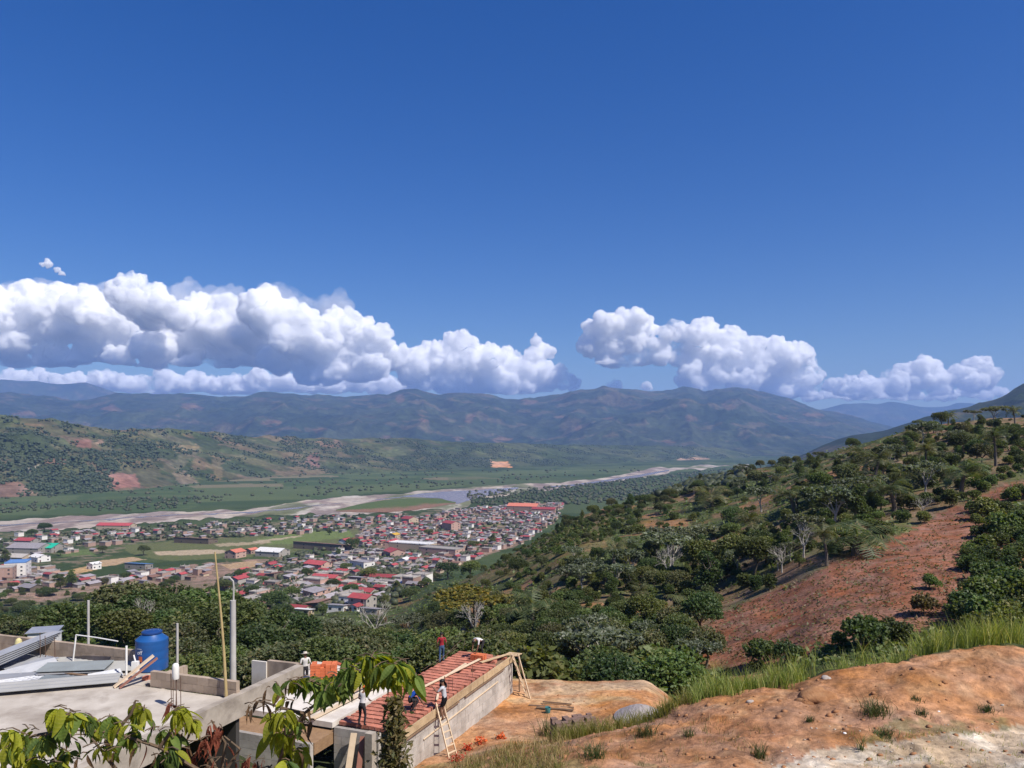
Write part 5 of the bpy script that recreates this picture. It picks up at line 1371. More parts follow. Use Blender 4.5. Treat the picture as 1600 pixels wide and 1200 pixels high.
def prism_tank():
    t = empty('water_tank', LQ(-4.85, 1.55, .012) + Vector((0, 0, 0)), 0)
    tag(t, 'blue plastic water tank with a conical shoulder on the flat concrete roof', 'water tank')
    TB = simple('tank_blue_plastic', (0.014, 0.085, 0.27), (0.012, 0.072, 0.235), 1.2, 0.38, 0.5, bs=.1)
    TL = simple('tank_lid_blue', (0.012, 0.05, 0.19), (0.01, 0.04, 0.15), 1.2, 0.4, 0.5)
    b = MB(); prof = [(.50, 0), (.53, .03)]
    for k in range(3): prof += [(.53, .12 + k * .29), (.536, .16 + k * .29), (.536, .33 + k * .29), (.53, .37 + k * .29)]
    prof += [(.54, 1.0), (.53, 1.06), (.31, 1.24), (.30, 1.26)]
    b.lathe(prof, 40); b.build('tank_body', [TB], t, True)
    b = MB(); b.lathe([(.30, 1.255), (.34, 1.262), (.34, 1.315), (.30, 1.345), (.05, 1.36)], 32); b.build('lid', [TL], t, True)
    lm = simple('print_white', (0.8, 0.8, 0.8), (0.74, 0.74, 0.74), 3., .5)
    for txt, z, sz, al in (('-------', .80, .10, -112), ('off', .63, .20, -110)):
        cu = bpy.data.curves.new('lettering', 'FONT'); cu.body = txt; cu.size = sz; cu.align_x = 'CENTER'; cu.extrude = .002
        tmp = bpy.data.objects.new('tmp', cu); COL.objects.link(tmp); bpy.context.view_layer.update()
        me = bpy.data.meshes.new_from_object(tmp.evaluated_get(bpy.context.evaluated_depsgraph_get())); bpy.data.objects.remove(tmp)
        n = len(me.vertices); co = np.zeros(n * 3); me.vertices.foreach_get('co', co); co = co.reshape(-1, 3)
        an = D2R(al) + co[:, 0] / .55; rr = .551 + co[:, 2]
        w = np.stack([np.cos(an) * rr, np.sin(an) * rr, z + co[:, 1]], -1)
        me.vertices.foreach_set('co', w.ravel()); me.update(); me.materials.append(lm); me.name = 'lettering'
        kid(link('lettering', me), t)
    b = MB(); w = [(math.cos(a) * .556, math.sin(a) * .556) for a in np.linspace(D2R(-113), D2R(-98), 5)]
    for i in range(4):
        b.add([(w[i][0], w[i][1], .40), (w[i+1][0], w[i+1][1], .36), (w[i+1][0], w[i+1][1], .56), (w[i][0], w[i][1], .58)], [(0, 1, 2, 3)])
    b.build('orange_emblem', [simple('print_orange', (.55, .15, .05), (.5, .13, .05), 3., .5)], t)
prism_tank()
# small white pipe fitting and blocks round the tank
t = empty('pipe_stand', LQ(-4.25, .75, 0))
tag(t, 'white plastic pipe with a pump box standing in front of the blue tank', 'pipe')
b = MB(); b.tube([(-.62, -.2, 0), (-.62, -.2, 1.12)], .035, 8); b.build('pipe', [PVC], t, True)
b = MB(); b.box((-.32, -.2, .42), (.2, .16, .36)); b.tube([(-.32, -.2, .6), (-.4, -.15, .8)], .025, 6); b.build('pump_box', [PVC], t)
t = empty('bent_pipe', LQ(-8.05, 1.2, 0))
tag(t, 'thin white pipe frame running from a leaning upright across to the tank', 'pipe')
b = MB(); b.tube([(-.06, 0, 0), (.06, 0, 1.02)], .028, 6); b.build('upright', [PVC], t, True)
b = MB(); b.tube([(.06, 0, 1.02), (.9, -.25, .99), (1.85, -.55, .93)], .022, 6); b.build('crossbar', [PVC], t, True)
def pole(px, d, top, r, label, mat, zb=None, cat='pole', name='pole'):
    x = (px - 800) / 1202 * d; z0 = gz(x, d) - .3 if zb is None else zb; z1 = zr(top, d)
    b = MB(); b.tube([(0, 0, 0), (0, 0, z1 - z0)], [r * 1.12, r * .9], 10)
    o = empty(name, (x, d, z0)); tag(o, label, cat); b.build('shaft', [mat], o, True); return o, z1 - z0
pole(138, 31.5, 938, .055, 'plain thin concrete pole behind the far parapet', POLEM)
pole(277, 28.5, 974, .05, 'short pale pole behind the parapet, between the tank and the lamp post', POLEM)
lp, hh = pole(364, 31.0, 938, .125, 'grey concrete street lamp post rising behind the roof beam', POLEM, cat='street lamp', name='street_lamp')
b = MB(); b.tube([(0, .02, hh - 1.2), (.02, .02, hh + .55), (.0, 0, hh + .78), (-.12, -.05, hh + .92)], .035, 7); b.build('arm', [POLEM], lp, True)
b = MB(); b.box((-.22, -.08, hh + .94), (.26, .11, .07)); b.build('lamp_head', [POLEM], lp)
# bamboo
t = empty('bamboo_pole', LQ(-.28, -.12, .0)); tag(t, 'tall yellow bamboo pole leaning beside the street lamp', 'pole')
b = MB(); top_ = P(337, 862, 24.4) - t.location
pts, rad = [], []
for k in range(31):
    f = k / 30.; pts.append(top_ * f + Vector((.03 * math.sin(f * 4), 0, 0))); rad.append((.046 - .024 * f) * (1.2 if k % 2 else 1.0))
b.tube(pts, rad, 8); b.build('cane', [BAMBOO], t, True)
# rebar starter bars
def rebars(name, pts, h, label, cap=False):
    t = empty(name, pts[0]); tag(t, label, 'rebar')
    for i, p in enumerate(pts):
        q = p - pts[0]; b = MB(); b.tube([q, q + Vector((random.uniform(-.03, .03), 0, h * random.uniform(.9, 1.05)))], .012, 5); b.build('bar', [REBAR], t)
    if cap:
        q = sum((p - pts[0] for p in pts), Vector()) / len(pts); b = MB(); b.lathe([(.09, h * .86), (.10, h * .88), (.10, h + .22), (.085, h + .30), (.05, h + .33)], 14, (q.x, q.y, 0)); b.build('cap', [PVC], t, True)
rebars('rebar_bundle', [LQ(-1.29 + dx, -1.33 + dy, 0) for dx, dy in ((0, 0), (.12, .05), (.2, 0), (.26, .1), (.14, -.08))], 1.0, 'bundle of thin steel bars under a white plastic cap on the roof', True)
rebars('rebar_bundle', [LQ(-8.9 + dx, .95 + dy, 0) for dx, dy in ((-.5, 0), (-.36, .1), (.1, .1), (.2, 0))], 1.0, 'rusty starter bars standing in front of the far parapet')
def wave_sheet(w, l, nw, amp, th=.012, fold=0.0):
    b = MB(); n = nw * 4; V = []
    for y in (-l / 2, l / 2):
        for zt in (0, th):
            for k in range(n + 1):
                x = -w / 2 + w * k / n; V.append((x, y, amp * math.sin(2 * math.pi * k / 4.0) + zt + fold * max(0, abs(x) / (w / 2) - .8) * -1))
    m_ = n + 1; Fq = []
    for k in range(n):
        Fq += [(k, k + 2 * m_, k + 1 + 2 * m_, k + 1), (k + m_, k + 1 + m_, k + 1 + 3 * m_, k + 3 * m_), (k, k + 1, k + 1 + m_, k + m_), (k + 2 * m_, k + 3 * m_, k + 1 + 3 * m_, k + 1 + 2 * m_)]
    Fq += [(0, m_, 3 * m_, 2 * m_), (n, n + 2 * m_, n + 3 * m_, n + m_)]
    b.add(V, Fq); return b
def roof_sheet(px, row, w, l, yaw, label, mat=ZINC, lift=.03, pitch=0.0, roll=0.0, nw=8, amp=.018):
    d = 8.0 * 1202 / (row - HZ)
    o = wave_sheet(w, l, nw, amp).build('metal_sheet', [mat])
    o.location = ((px - 800) / 1202 * d, d, -8.0 + lift); o.rotation_euler = (D2R(pitch), D2R(roll), D2R(yaw))
    return tag(o, label, 'metal sheet', 'metal sheets lying on the concrete roof')
for k in range(5):
    roof_sheet(6 - k * 3, 1041 + k * 1.5, .95, 3.9, -27 + k * 1.6, ['topmost long zinc sheet of the tilted stack at the roof edge', 'second zinc sheet from the top of the tilted stack', 'middle zinc sheet of the tilted stack', 'fourth zinc sheet down in the tilted stack', 'bottom zinc sheet of the tilted stack'][k], ZINC, .50 - k * .07, 9, -10)
roof_sheet(44, 1040, 1.3, 1.5, -30, 'squarish zinc sheet lying under the tilted stack', ZINC, .10, 4, -3)
for k in range(3):
    roof_sheet(118, 1051 + k * .5, .95, 2.2, -82 + 2 * k, ['greenish topmost sheet of the low flat stack on the roof', 'middle sheet of the low flat stack on the roof', 'bottom sheet of the low flat stack on the roof'][k], ZINC_G if k == 0 else ZINC, .22 - k * .08, 0, 3)
roof_sheet(80, 1076, .85, 4.0, -72, 'long pale ridged sheet lying nearest the front of the roof', PALESHEET, .17, 0, 5, 3, .01)
roof_sheet(130, 1034, 1.0, 2.4, -80, 'pale zinc sheet lying flat near the far parapet', PALESHEET, .06, 0, 0)
roof_sheet(182, 1047, .9, 2.1, -85, 'pale sheet with a dark raised edge in front of the blue tank', PALESHEET, .14, 0, 6)
roof_sheet(58, 1060, .9, 2.8, -76, 'grey sheet half covered by the long pale one', ZINC, .07, 0, 2)
roof_sheet(165, 1060, .5, 1.0, -50, 'short bent offcut of sheet at the end of the long pale one', ZINC, .12, 0, 14, 4)
roof_sheet(140, 1030, .8, 1.6, -88, 'bluish narrow sheet along the far parapet', ZINC, .05, 0, 0)
roof_sheet(38, 1052, .8, 2.0, -48, 'crumpled grey sheet below the tilted stack', ZINC, .12, 6, 6)
roof_sheet(105, 1066, .45, 1.9, -96, 'narrow dark-edged strip of sheet between the stacks', ZINC_G, .10, 0, 8)
roof_sheet(205, 1040, .6, 1.5, -70, 'pale offcut of sheet at the foot of the blue tank', PALESHEET, .09, 0, -7)
roof_sheet(20, 1068, .6, 1.8, -60, 'dull sheet poking out at the roof edge under the long pale one', ZINC, .06, 0, 3)
def board(name, a, b_, w, h, mat, label, cat='board', group=None):
    m_ = MB(); c = (Vector(a) + Vector(b_)) / 2; m_.bar(Vector(a) - c, Vector(b_) - c, w, h)
    o = m_.build(name, [mat]); o.location = c
    return tag(o, label, cat, group)
board('board', P(178, 1075, 25.0) + Vector((0, 0, .03)), P(240, 1024, 25.7), .22, .04, WOOD_PALE, 'pale board propped against the parapet end by the tank')
board('board', P(187, 1076, 24.9) + Vector((0, 0, .03)), P(246, 1028, 25.5), .16, .04, WOOD_RED, 'red-brown board propped beside the pale one')
board('board', P(60, 1047, 26.6) + Vector((0, 0, .02)), P(150, 1060, 25.8) + Vector((0, 0, .05)), .12, .04, WOOD_DARK, 'dark old board lying among the metal sheets')
board('board', P(92, 1038, 27.6), P(128, 1028, 28.4), .10, .04, WOOD, 'short tan board lying near the far parapet')
for px, row, s, lab in [(228,1062,.2,'loose red brick lying by the propped boards'),(238,1061,.2,'broken brick in the row below the parapet'),(248,1060,.18,'small brick piece at the end of the row below the parapet'),(100,1040,.16,'dark brick lying among the metal sheets')]:
    d = 8.0 * 1202 / (row - HZ); o = MB(); o.box((0, 0, s * .3), (s * 1.2, s * .7, s * .6)); o = o.build('brick', [BRICKM]); o.location = ((px - 800) / 1202 * d, d, -7.998); o.rotation_euler = (0, 0, random.uniform(0, 2)); tag(o, lab, 'brick')
o = MB(); o.lathe([(.06, 0), (.12, .03), (.13, .17), (.10, .30), (.05, .36), (.02, .37)], 12); o = o.build('yellow_sack', [simple('yellow_sack', (.60, .53, .26), (.5, .43, .2), 3., .7)]); o.location = P(29, 1004, 28.6) + Vector((0, 0, -.2)); tag(o, 'yellow sack on top of the parapet at the roof edge', 'sack')
# white painted panel and lettered sack beyond the beam
o = MB(); o.box((0, 0, 0), (.62, .08, .9)); o = o.build('white_panel', [CONC_PALE]); o.location = LQ(-1.66, 3.3, -.34); o.rotation_euler = (0, 0, RZQ); tag(o, 'short white-washed panel on the roof edge behind the lamp post', 'panel')
b = MB(); b.box((0, 0, 0), (1.25, .16, .9)); o = b.build('end_wall', [PARAPET]); o.location = LQ(-.72, 3.4, -.30); o.rotation_euler = (0, 0, RZQ); tag(o, 'stub of rough grey wall at the far end of the roof beam', 'wall')
# far house with a zinc roof, half hidden in the wood
g = P(70, 984, 62.0)
b = MB(); b.box((0, 0, -1.6), (2.0, 1.7, 3.0)); hr = empty('hut', g, .3); b.build('wall', [W_WHITE], hr)
b = MB(); b.box((0, 0, .02), (2.3, 2.0, .05), rot=Matrix.Rotation(.03, 3, 'X')); b.build('roof', [ZINC], hr); tag(hr, 'low hut with a light zinc roof half hidden in the wood', 'hut')
# ---------------------------------------------------------------- the building site: block wall, brick roof under construction
A0 = Vector((-4.63, 31.8, -12.0)); RZA = -0.379
RA = Matrix.Rotation(RZA, 3, 'Z')
def LA(x, y, z=0.0): return A0 + RA @ Vector((x, y, z))
site = empty('building_shell', A0, RZA)
tag(site, 'unfinished block building with rows of red hollow bricks laid on its roof', 'building')
block_wall(site, 'wall', (-.1, .05, 0), (-.1, 12.6, 0), -3.4, -.36, .2, .84, .40, BLOCKM, gap=.016, core=MORTAR, jitter=.006)
block_wall(site, 'wall', (-3.1, -.1, 0), (-.9, -.1, 0), -3.4, -.16, .2, .8, .36, BLOCKM)
block_wall(site, 'wall', (-10.2, -1.6, 0), (-3.2, -1.6, 0), -3.2, -.36, .2, .8, .32, BLOCKM)
block_wall(site, 'wall', (-3.1, 12.5, 0), (-.2, 12.5, 0), -3.4, -.36, .2, .8, .4, BLOCKM)
b = MB(); b.box((-6.6, -.75, -.62), (6.9, 1.5, .5)); b.build('earth_fill', [simple('earth_fill', (.30, .185, .10), (.22, .13, .07), 3., .95, bs=.8, bd=.03)], site)
b = MB(); b.box((-6.4, 3.6, -.14), (6.3, 7.4, .24)); b.build('cast_slab', [CONC_PALE], site)
b = MB(); b.box((-1.6, 6.3, -.22), (3.0, 12.3, .1)); b.build('form_deck', [WOOD_DARK], site)
for k in range(3):
    y0 = -.25 + k * 4.3; b = MB(); b.box((.07, y0 + 2.15, -.20 + random.uniform(-.02, .02)), (.05, 4.25, .36), rot=Matrix.Rotation(random.uniform(-.004, .004), 3, 'X')); b.build('form_board', [WOOD], site)
for k in range(2):
    b = MB(); b.box((.06, 2.5 + k * 6.2, -.47), (.06, 6.0 - k, .07)); b.build('form_batten', [WOOD_DARK], site)
b = MB(); b.box((.03, 6.2, -.98), (.05, 8.4, .045), rot=Matrix.Rotation(.012, 3, 'X')); b.build('rail', [WOOD_PALE], site)
b = MB(); b.box((-1.1, -.5, -1.55), (.34, .34, 3.1)); b.build('pillar', [CONC], site)
# hollow roof bricks, row by row, with dark gaps for the joists
br = MB(); br.box((0, 0, .075), (.285, .30, .15)); bme = [br.mesh('brick', [BRICKM])]
br = MB(); br.box((0, 0, .075), (.27, .33, .15)); bme.append(br.mesh('brick', [BRICKM]))
for r in range(28):
    y = .28 + r * .432
    sh = random.uniform(-.05, .05)
    for c in range(10):
        if (r, c) in ((19, 4), (19, 5), (20, 7), (8, 2), (24, 8), (24, 9), (25, 9), (26, 8), (26, 9), (27, 7)): continue
        kid(link('brick', random.choice(bme), None, (-2.93 + c * .298 + sh + random.uniform(-.008, .008), y + random.uniform(-.018, .018), -.17 + random.uniform(-.008, .014)), random.uniform(-.03, .03)), site)
b = MB()
for k in range(3): b.box((.0 + .03 * k, 12.4 + .22 * k, -.03 + .004 * k), (.8, .2, .025))
b.build('overhang_deck', [WOOD], site)
for x, y in ((.3, 12.9), (-.2, 12.95)):
    b = MB(); b.tube([(x, y, -2.5), (x, y, -.02)], .045, 6); b.build('prop', [WOOD_DARK], site)
b = MB(); b.tube([(-3.2, 9.2, -.1), (-3.3, 12.8, .42)], .012, 5); b.tube([(-3.25, 8.0, .0), (-3.35, 12.4, .1)], .012, 5); b.build('loose_bars', [REBAR], site)
for x, y in ((-3.1, 11.4), (-3.1, 10.6), (-.35, 5.2), (-.3, 5.5), (-.5, 2.2), (-.35, 7.9)):
    b = MB(); b.tube([(x, y, -.1), (x + .02, y, .62)], .011, 5); b.build('starter_bar', [REBAR], site)

board('plank', LA(-1.9, 4.4, .06), LA(-1.1, 11.1, .10), .13, .05, WOOD_PALE, 'long pale plank laid over the red brick rows', 'plank', 'loose planks on the building site')
board('plank', LA(-1.55, 6.8, .06), LA(-1.5, 9.6, .10), .11, .05, WOOD_PALE, 'second pale plank lying beside the long one', 'plank', 'loose planks on the building site')
board('plank', LA(-.9, 10.2, .06), LA(-.1, 12.2, .08), .2, .04, WOOD, 'short wide plank at the far end by the bending worker', 'plank', 'loose planks on the building site')
board('plank', LA(-.65, 4.7, .06), LA(-.3, 3.9, .08), .1, .04, WOOD_PALE, 'short pale offcut behind the worker on the ladder', 'plank', 'loose planks on the building site')
board('plank', P(488, 1124, 33.2) + Vector((0, 0, .03)), P(604, 1064, 38.2) + Vector((0, 0, .03)), .24, .05, WOOD_PALE, 'long yellow plank lying across the pale slab', 'plank', 'loose planks on the building site')
board('plank', P(470, 1122, 33.3) + Vector((0, 0, .03)), P(596, 1060, 38.6) + Vector((0, 0, .03)), .16, .05, WOOD, 'narrower brown plank beside the long yellow one', 'plank', 'loose planks on the building site')
board('plank', LA(-2.0, -.35, -.2), LA(-1.75, -1.5, -2.6), .26, .04, WOOD_PALE, 'pale board leaning on the front wall beside the pillar', 'plank', 'loose planks on the building site')
board('plank', LA(-1.6, -.3, -.3), LA(-1.35, -1.3, -2.7), .22, .04, WOOD_RED, 'red-brown board leaning on the front wall beside the pillar', 'plank', 'loose planks on the building site')
# brick piles
def brick_pile(loc, rz, nx, ny, nz, label, mat, miss=0):
    t = empty('brick_pile', loc, rz); tag(t, label, 'brick pile')
    m_ = MB(); m_.box((0, 0, 0), (.235, .245, .135)); me = m_.mesh('brick', [mat])
    for k in range(nz):
        for i in range(nx):
            for j in range(ny):
                if k == nz - 1 and random.random() < miss: continue
                kid(link('brick', me, None, ((i - (nx - 1) / 2) * .25 + random.uniform(-.01, .01), (j - (ny - 1) / 2) * .26 + random.uniform(-.01, .01), .07 + k * .142), random.uniform(-.04, .04)), t)
    return t
g = P(506, 1062, 38.7); brick_pile((g.x, g.y, -12.0), .1, 5, 3, 6, 'chest-high stack of new orange bricks on the pale slab', BRICKO, .2)
g = P(531, 1072, 37.7); brick_pile((g.x, g.y, -12.0), .4, 3, 2, 1, 'few orange bricks lying near the big stack', BRICKO)
g = LA(-1.35, 10.9, 0); brick_pile((g.x, g.y, -12.0 + .0), RZA, 3, 2, 2, 'small pile of orange bricks beside the bending worker', BRICKO)
for px, row, lab in [(883, 1150, 'stack of dark weathered bricks at the left end of the grass strip'), (912, 1140, 'stack of weathered bricks with cement dust, half hidden in grass')]:
    g = on_ground(px, row, 26, 60); brick_pile((g.x, g.y, g.z - .05), .3, 4, 3, 5, lab, simple('dark_brick', (.20, .125, .10), (.14, .09, .07), 4., .95, stain=(.36, .26, .2), stain_scale=2.), .35)
# ladders
def ladder(a, b_, w, n, label):
    a, b_ = Vector(a), Vector(b_); d = b_ - a; s = d.normalized().cross(Vector((0, 0, 1))).normalized()
    t = empty('ladder', a); tag(t, label, 'ladder', 'wooden ladders on the building site')
    for k in (-1, 1):
        m_ = MB(); m_.bar(s * k * w / 2, d + s * k * w / 2 * .85, .06, .05, up=s); m_.build('rail', [WOOD_PALE], t)
    for k in range(n):
        f = (k + .6) / n; m_ = MB(); m_.bar(d * f - s * w / 2 + Vector((0, 0, .0)), d * f + s * w / 2, .05, .045); m_.build('rung', [WOOD_PALE], t)
f1 = LA(.95, 3.0, 0); ladder((f1.x, f1.y, gz(f1.x, f1.y)), LA(.14, 3.25, .25), .5, 8, 'wooden ladder against the block wall under the climbing worker')
f1 = LA(.9, 12.5, 0); ladder((f1.x, f1.y, gz(f1.x, f1.y)), LA(.2, 12.0, .18), .5, 8, 'wooden ladder at the far corner of the block wall')
f1 = LA(1.25, 12.1, 0); board('pole', (f1.x, f1.y, gz(f1.x, f1.y)), LA(.45, 12.3, .1), .06, .06, WOOD_PALE, 'slanting pole beside the far ladder', 'pole')

# ---------------------------------------------------------------- the workers
SKIN = simple('skin_brown', (.20, .105, .065), (.17, .09, .055), 6., .6)
HAIR = simple('hair_black', (.012, .010, .009), (.02, .016, .014), 9., .5)
def cloth(name, c): return simple('cloth_' + name, c, tuple(v * .78 for v in c), 5., .9, .1, bs=.4, bd=.006)
SHOE = cloth('shoe_dark', (.03, .026, .022))
POSE = {
 'stand': dict(pel=(0,0,.93), chest=(0,.02,1.24), neck=(0,.0,1.45), head=(0,.035,1.59), sh=(.185,0,1.40), el=(.255,-.03,1.13), wr=(.265,.07,.89), hip=(.085,0,.90), kn=(.105,.03,.49), an=(.11,-.03,.09)),
 'bend': dict(pel=(0,-.16,.86), chest=(0,.17,1.0), neck=(0,.37,1.0), head=(0,.50,.93), sh=(.185,.31,.99), el=(.20,.38,.70), wr=(.16,.46,.45), hip=(.09,-.13,.84), kn=(.13,.06,.47), an=(.14,-.08,.09)),
 'crouch': dict(pel=(0,-.14,.46), chest=(0,.10,.68), neck=(0,.27,.76), head=(0,.40,.78), sh=(.185,.22,.73), el=(.22,.34,.47), wr=(.15,.47,.26), hip=(.10,-.10,.45), kn=(.16,.26,.44), an=(.15,-.0,.09)),
 'work': dict(pel=(0,-.03,.92), chest=(0,.07,1.22), neck=(0,.13,1.42), head=(0,.20,1.53), sh=(.185,.10,1.37), el=(.26,.16,1.11), wr=(.20,.38,1.0), hip=(.09,-.03,.89), kn=(.13,.05,.48), an=(.14,-.06,.09)),
 'walk': dict(pel=(0,0,.91), chest=(0,.03,1.22), neck=(0,.02,1.43), head=(0,.06,1.57), sh=(.185,0,1.39), el=(.26,-.06,1.12), wr=(.27,.06,.89), hip=(.085,0,.88), kn=(.10,.10,.48), an=(.11,.08,.09)),
 'climb': dict(pel=(0,-.05,.94), chest=(0,.03,1.24), neck=(0,.05,1.45), head=(0,.10,1.58), sh=(.185,.03,1.40), el=(.27,.18,1.22), wr=(.20,.36,1.34), hip=(.085,-.04,.91), kn=(.11,.10,.52), an=(.10,-.02,.09)),
}
def person(label, pose, loc, rz, H, shirt, legs, short=False, hat=None, sleeves='short', asym=None):
    J = dict(POSE[pose]); R = {}
    root = empty('person', loc, rz, scale=H / 1.60)
    tag(root, label, 'person')
    V, E, RAD, TAG = [], [], [], []
    def add(p, r, t, par=None):
        V.append(tuple(p)); RAD.append(r); TAG.append(t)
        if par is not None: E.append((par, len(V) - 1))
        return len(V) - 1
    def lerp_(a, b_, f): return tuple(a[i] * (1 - f) + b_[i] * f for i in range(3))
    pel = add(J['pel'], (.135, .105), 'legs')
    wa = add(lerp_(J['pel'], J['chest'], .5), (.125, .095), 'shirt', pel)
    ch = add(J['chest'], (.150, .105), 'shirt', wa)
    up = add(lerp_(J['chest'], J['neck'], .62), (.135, .085), 'shirt', ch)
    nk = add(J['neck'], (.054, .056), 'skin', up)
    hd = J['head']; nv = Vector(hd) - Vector(J['neck']); 
    h1 = add(lerp_(J['neck'], hd, .65), (.072, .078), 'skin', nk)
    h2 = add(hd, (.078, .094), 'skin', h1)
    h3 = add(Vector(hd) + nv.normalized() * .075, (.062, .075), 'hair', h2)
    hands = []
    for s in (-1, 1):
        jj = dict(J)
        if asym and s in asym: jj.update(asym[s])
        m = lambda k: (jj[k][0] * s, jj[k][1], jj[k][2])
        a = add(m('sh'), (.062, .062), 'shirt', up)
        a2 = add(lerp_(m('sh'), m('el'), .55), (.048, .048), 'shirt', a)
        e = add(m('el'), (.041, .041), 'skin' if sleeves == 'short' else 'shirt', a2)
        w = add(m('wr'), (.029, .027), 'skin', e)
        dv = (Vector(m('wr')) - Vector(m('el'))).normalized()
        pm = add(Vector(m('wr')) + dv * .075, (.040, .022), 'skin', w)
        hands.append((Vector(m('wr')) + dv * .07, dv, s))
        hp = add(m('hip'), (.092, .100), 'legs', pel)
        th = add(lerp_(m('hip'), m('kn'), .55), (.076, .080), 'legs', hp)
        k = add(m('kn'), (.056, .060), 'skin' if short else 'legs', th)
        cf = add(lerp_(m('kn'), m('an'), .35), (.054, .058), 'skin' if short else 'legs', k)
        an = add(m('an'), (.038, .042), 'skin' if short else 'legs', cf)
        add((m('an')[0] * 1.05, m('an')[1] + .15, m('an')[2] - .045), (.042, .032), 'shoe', an)
    me = bpy.data.meshes.new('body'); me.from_pydata(V, E, []); me.update()
    o = bpy.data.objects.new('tmp', me); COL.objects.link(o)
    sk = o.modifiers.new('s', 'SKIN'); sk.use_smooth_shade = True
    lay = me.skin_vertices[0].data
    for i, r in enumerate(RAD): lay[i].radius = r
    lay[0].use_root = True
    ss = o.modifiers.new('u', 'SUBSURF'); ss.levels = 1
    bpy.context.view_layer.update()
    bm_ = bpy.data.meshes.new_from_object(o.evaluated_get(bpy.context.evaluated_depsgraph_get()))
    bpy.data.objects.remove(o)
    bm_.name = 'body'; bm_.materials.clear()
    ms = {'skin': SKIN, 'shirt': shirt, 'legs': legs, 'hair': HAIR, 'shoe': SHOE}; keys = list(ms)
    for k_ in keys: bm_.materials.append(ms[k_])
    # every face takes the cloth of the limb it lies on
    seg = [(np.array(V[a]), np.array(V[c]), TAG[a], TAG[c]) for a, c in E]
    cen = np.array([p.center[:] for p in bm_.polygons]); best = np.full(len(cen), 9.); idx_ = np.zeros(len(cen), int)
    for pa, pc, ta, tc in seg:
        d = pc - pa; t = np.clip(((cen - pa) @ d) / (d @ d + 1e-9), 0, 1); ds = np.linalg.norm(cen - (pa + t[:, None] * d), axis=1)
        tg = np.where(t < .5, keys.index(ta), keys.index(tc)); k_ = ds < best; best[k_] = ds[k_]; idx_[k_] = tg[k_]
    bm_.polygons.foreach_set('material_index', idx_.astype(np.int32))
    kid(link('body', bm_), root)
    # fingers, nose, ears and eyes
    fb = MB()
    for p, dv, s in hands:
        sd = dv.cross(Vector((0, 1, .3))).normalized(); nn = sd.cross(dv)
        for q in range(4):
            a = p + dv * .05 + sd * (q - 1.5) * .018; L = (.066, .078, .073, .058)[q]
            fb.tube([a, a + dv * L * .55 + nn * .008, a + dv * L * .9 + nn * .03], [.0085, .008, .006], 5)
        a = p - sd * s * .03; fb.tube([a, a + dv * .035 - sd * s * .025 + nn * .01, a + dv * .06 - sd * s * .028 + nn * .02], [.010, .009, .007], 5)
    fb.build('hands', [SKIN], root, True)
    hv = Vector(hd); upv = nv.normalized(); fw = Vector((0, 1, 0)) - upv * upv.y; fw.normalize(); rt = fw.cross(upv)
    f = MB(); f.tube([hv + fw * .088 + upv * .02, hv + fw * .112 - upv * .018, hv + fw * .088 - upv * .025], [.008, .014, .010], 6)
    for s in (-1, 1):
        f.tube([hv + rt * s * .078 - upv * .025, hv + rt * s * .088, hv + rt * s * .080 + upv * .025], [.010, .014, .010], 5)
        f.box(hv + fw * .088 + rt * s * .032 + upv * .015, (.022, .012, .010), mi=1)
    f.box(hv + fw * .086 - upv * .052, (.045, .012, .010), mi=2)
    f.build('face', [SKIN, HAIR, simple('lips', (.22, .08, .06), (.2, .07, .05), 5., .5)], root)
    hb = MB(); q = hv + upv * .02 - fw * .012
    def ringcap(prof, mat, nm):
        M_ = Matrix((rt, fw, upv)).transposed()
        h_ = MB(); h_.lathe(prof, 20); hh_ = MB(); hh_.add([q + M_ @ Vector((v[0], v[1] * 1.12, v[2])) for v in h_.v], h_.f); hh_.build(nm, [mat], root, True)
    if hat is None: ringcap([(.088, -.01), (.094, .03), (.085, .075), (.05, .105), (.01, .112)], HAIR, 'hair')
    elif hat[0] == 'straw': ringcap([(.215, .030), (.215, .038), (.105, .052), (.098, .12), (.07, .135), (.01, .137)], hat[1], 'hat')
    elif hat[0] == 'helmet': ringcap([(.135, .022), (.135, .03), (.112, .036), (.11, .075), (.085, .125), (.04, .148), (.01, .15)], hat[1], 'helmet')
    else:
        ringcap([(.092, .0), (.098, .04), (.088, .09), (.05, .118), (.01, .122)], hat[1], 'cap')
    return root
STRAW = simple('straw_hat', (.55, .50, .42), (.45, .4, .33), 8., .8)
ORHELM = simple('orange_helmet', (.65, .13, .03), (.6, .12, .03), 3., .35, .5)
WHCAP = cloth('white_cap', (.75, .74, .72))
def at_z(px, row, z):
    d = -z * 1202 / (row - HZ); return Vector(((px - 800) / 1202 * d, d, z))
JEAN = cloth('blue_jeans', (.075, .12, .22)); DARKT = cloth('dark_trousers', (.035, .033, .036)); BLACKS = cloth('black_shorts', (.014, .014, .016))
person('man in red shirt and blue jeans walking beyond the brick roof', 'walk', at_z(690, 1035, -12.72), .15, 1.62, cloth('red', (.33, .028, .04)), JEAN, asym={-1: {'kn': (.10, -.02, .48), 'an': (.11, -.14, .10)}})
person('man in a white shirt bending down over bricks at the far end of the roof', 'bend', at_z(751, 1026, -12.0), 2.4, 1.66, cloth('white', (.74, .72, .71)), DARKT)
person('man in pale shirt and orange hard hat on the near brick rows', 'work', at_z(566, 1134, -12.0) , -.35, 1.55, cloth('pale_grey', (.55, .53, .52)), DARKT, hat=('helmet', ORHELM))
person('man in a blue shirt stooping over the bricks near the wall edge', 'crouch', at_z(643, 1110, -12.0), -1.3, 1.75, cloth('blue', (.02, .085, .42)), DARKT)
pc = LA(.42, 3.2, -.56)
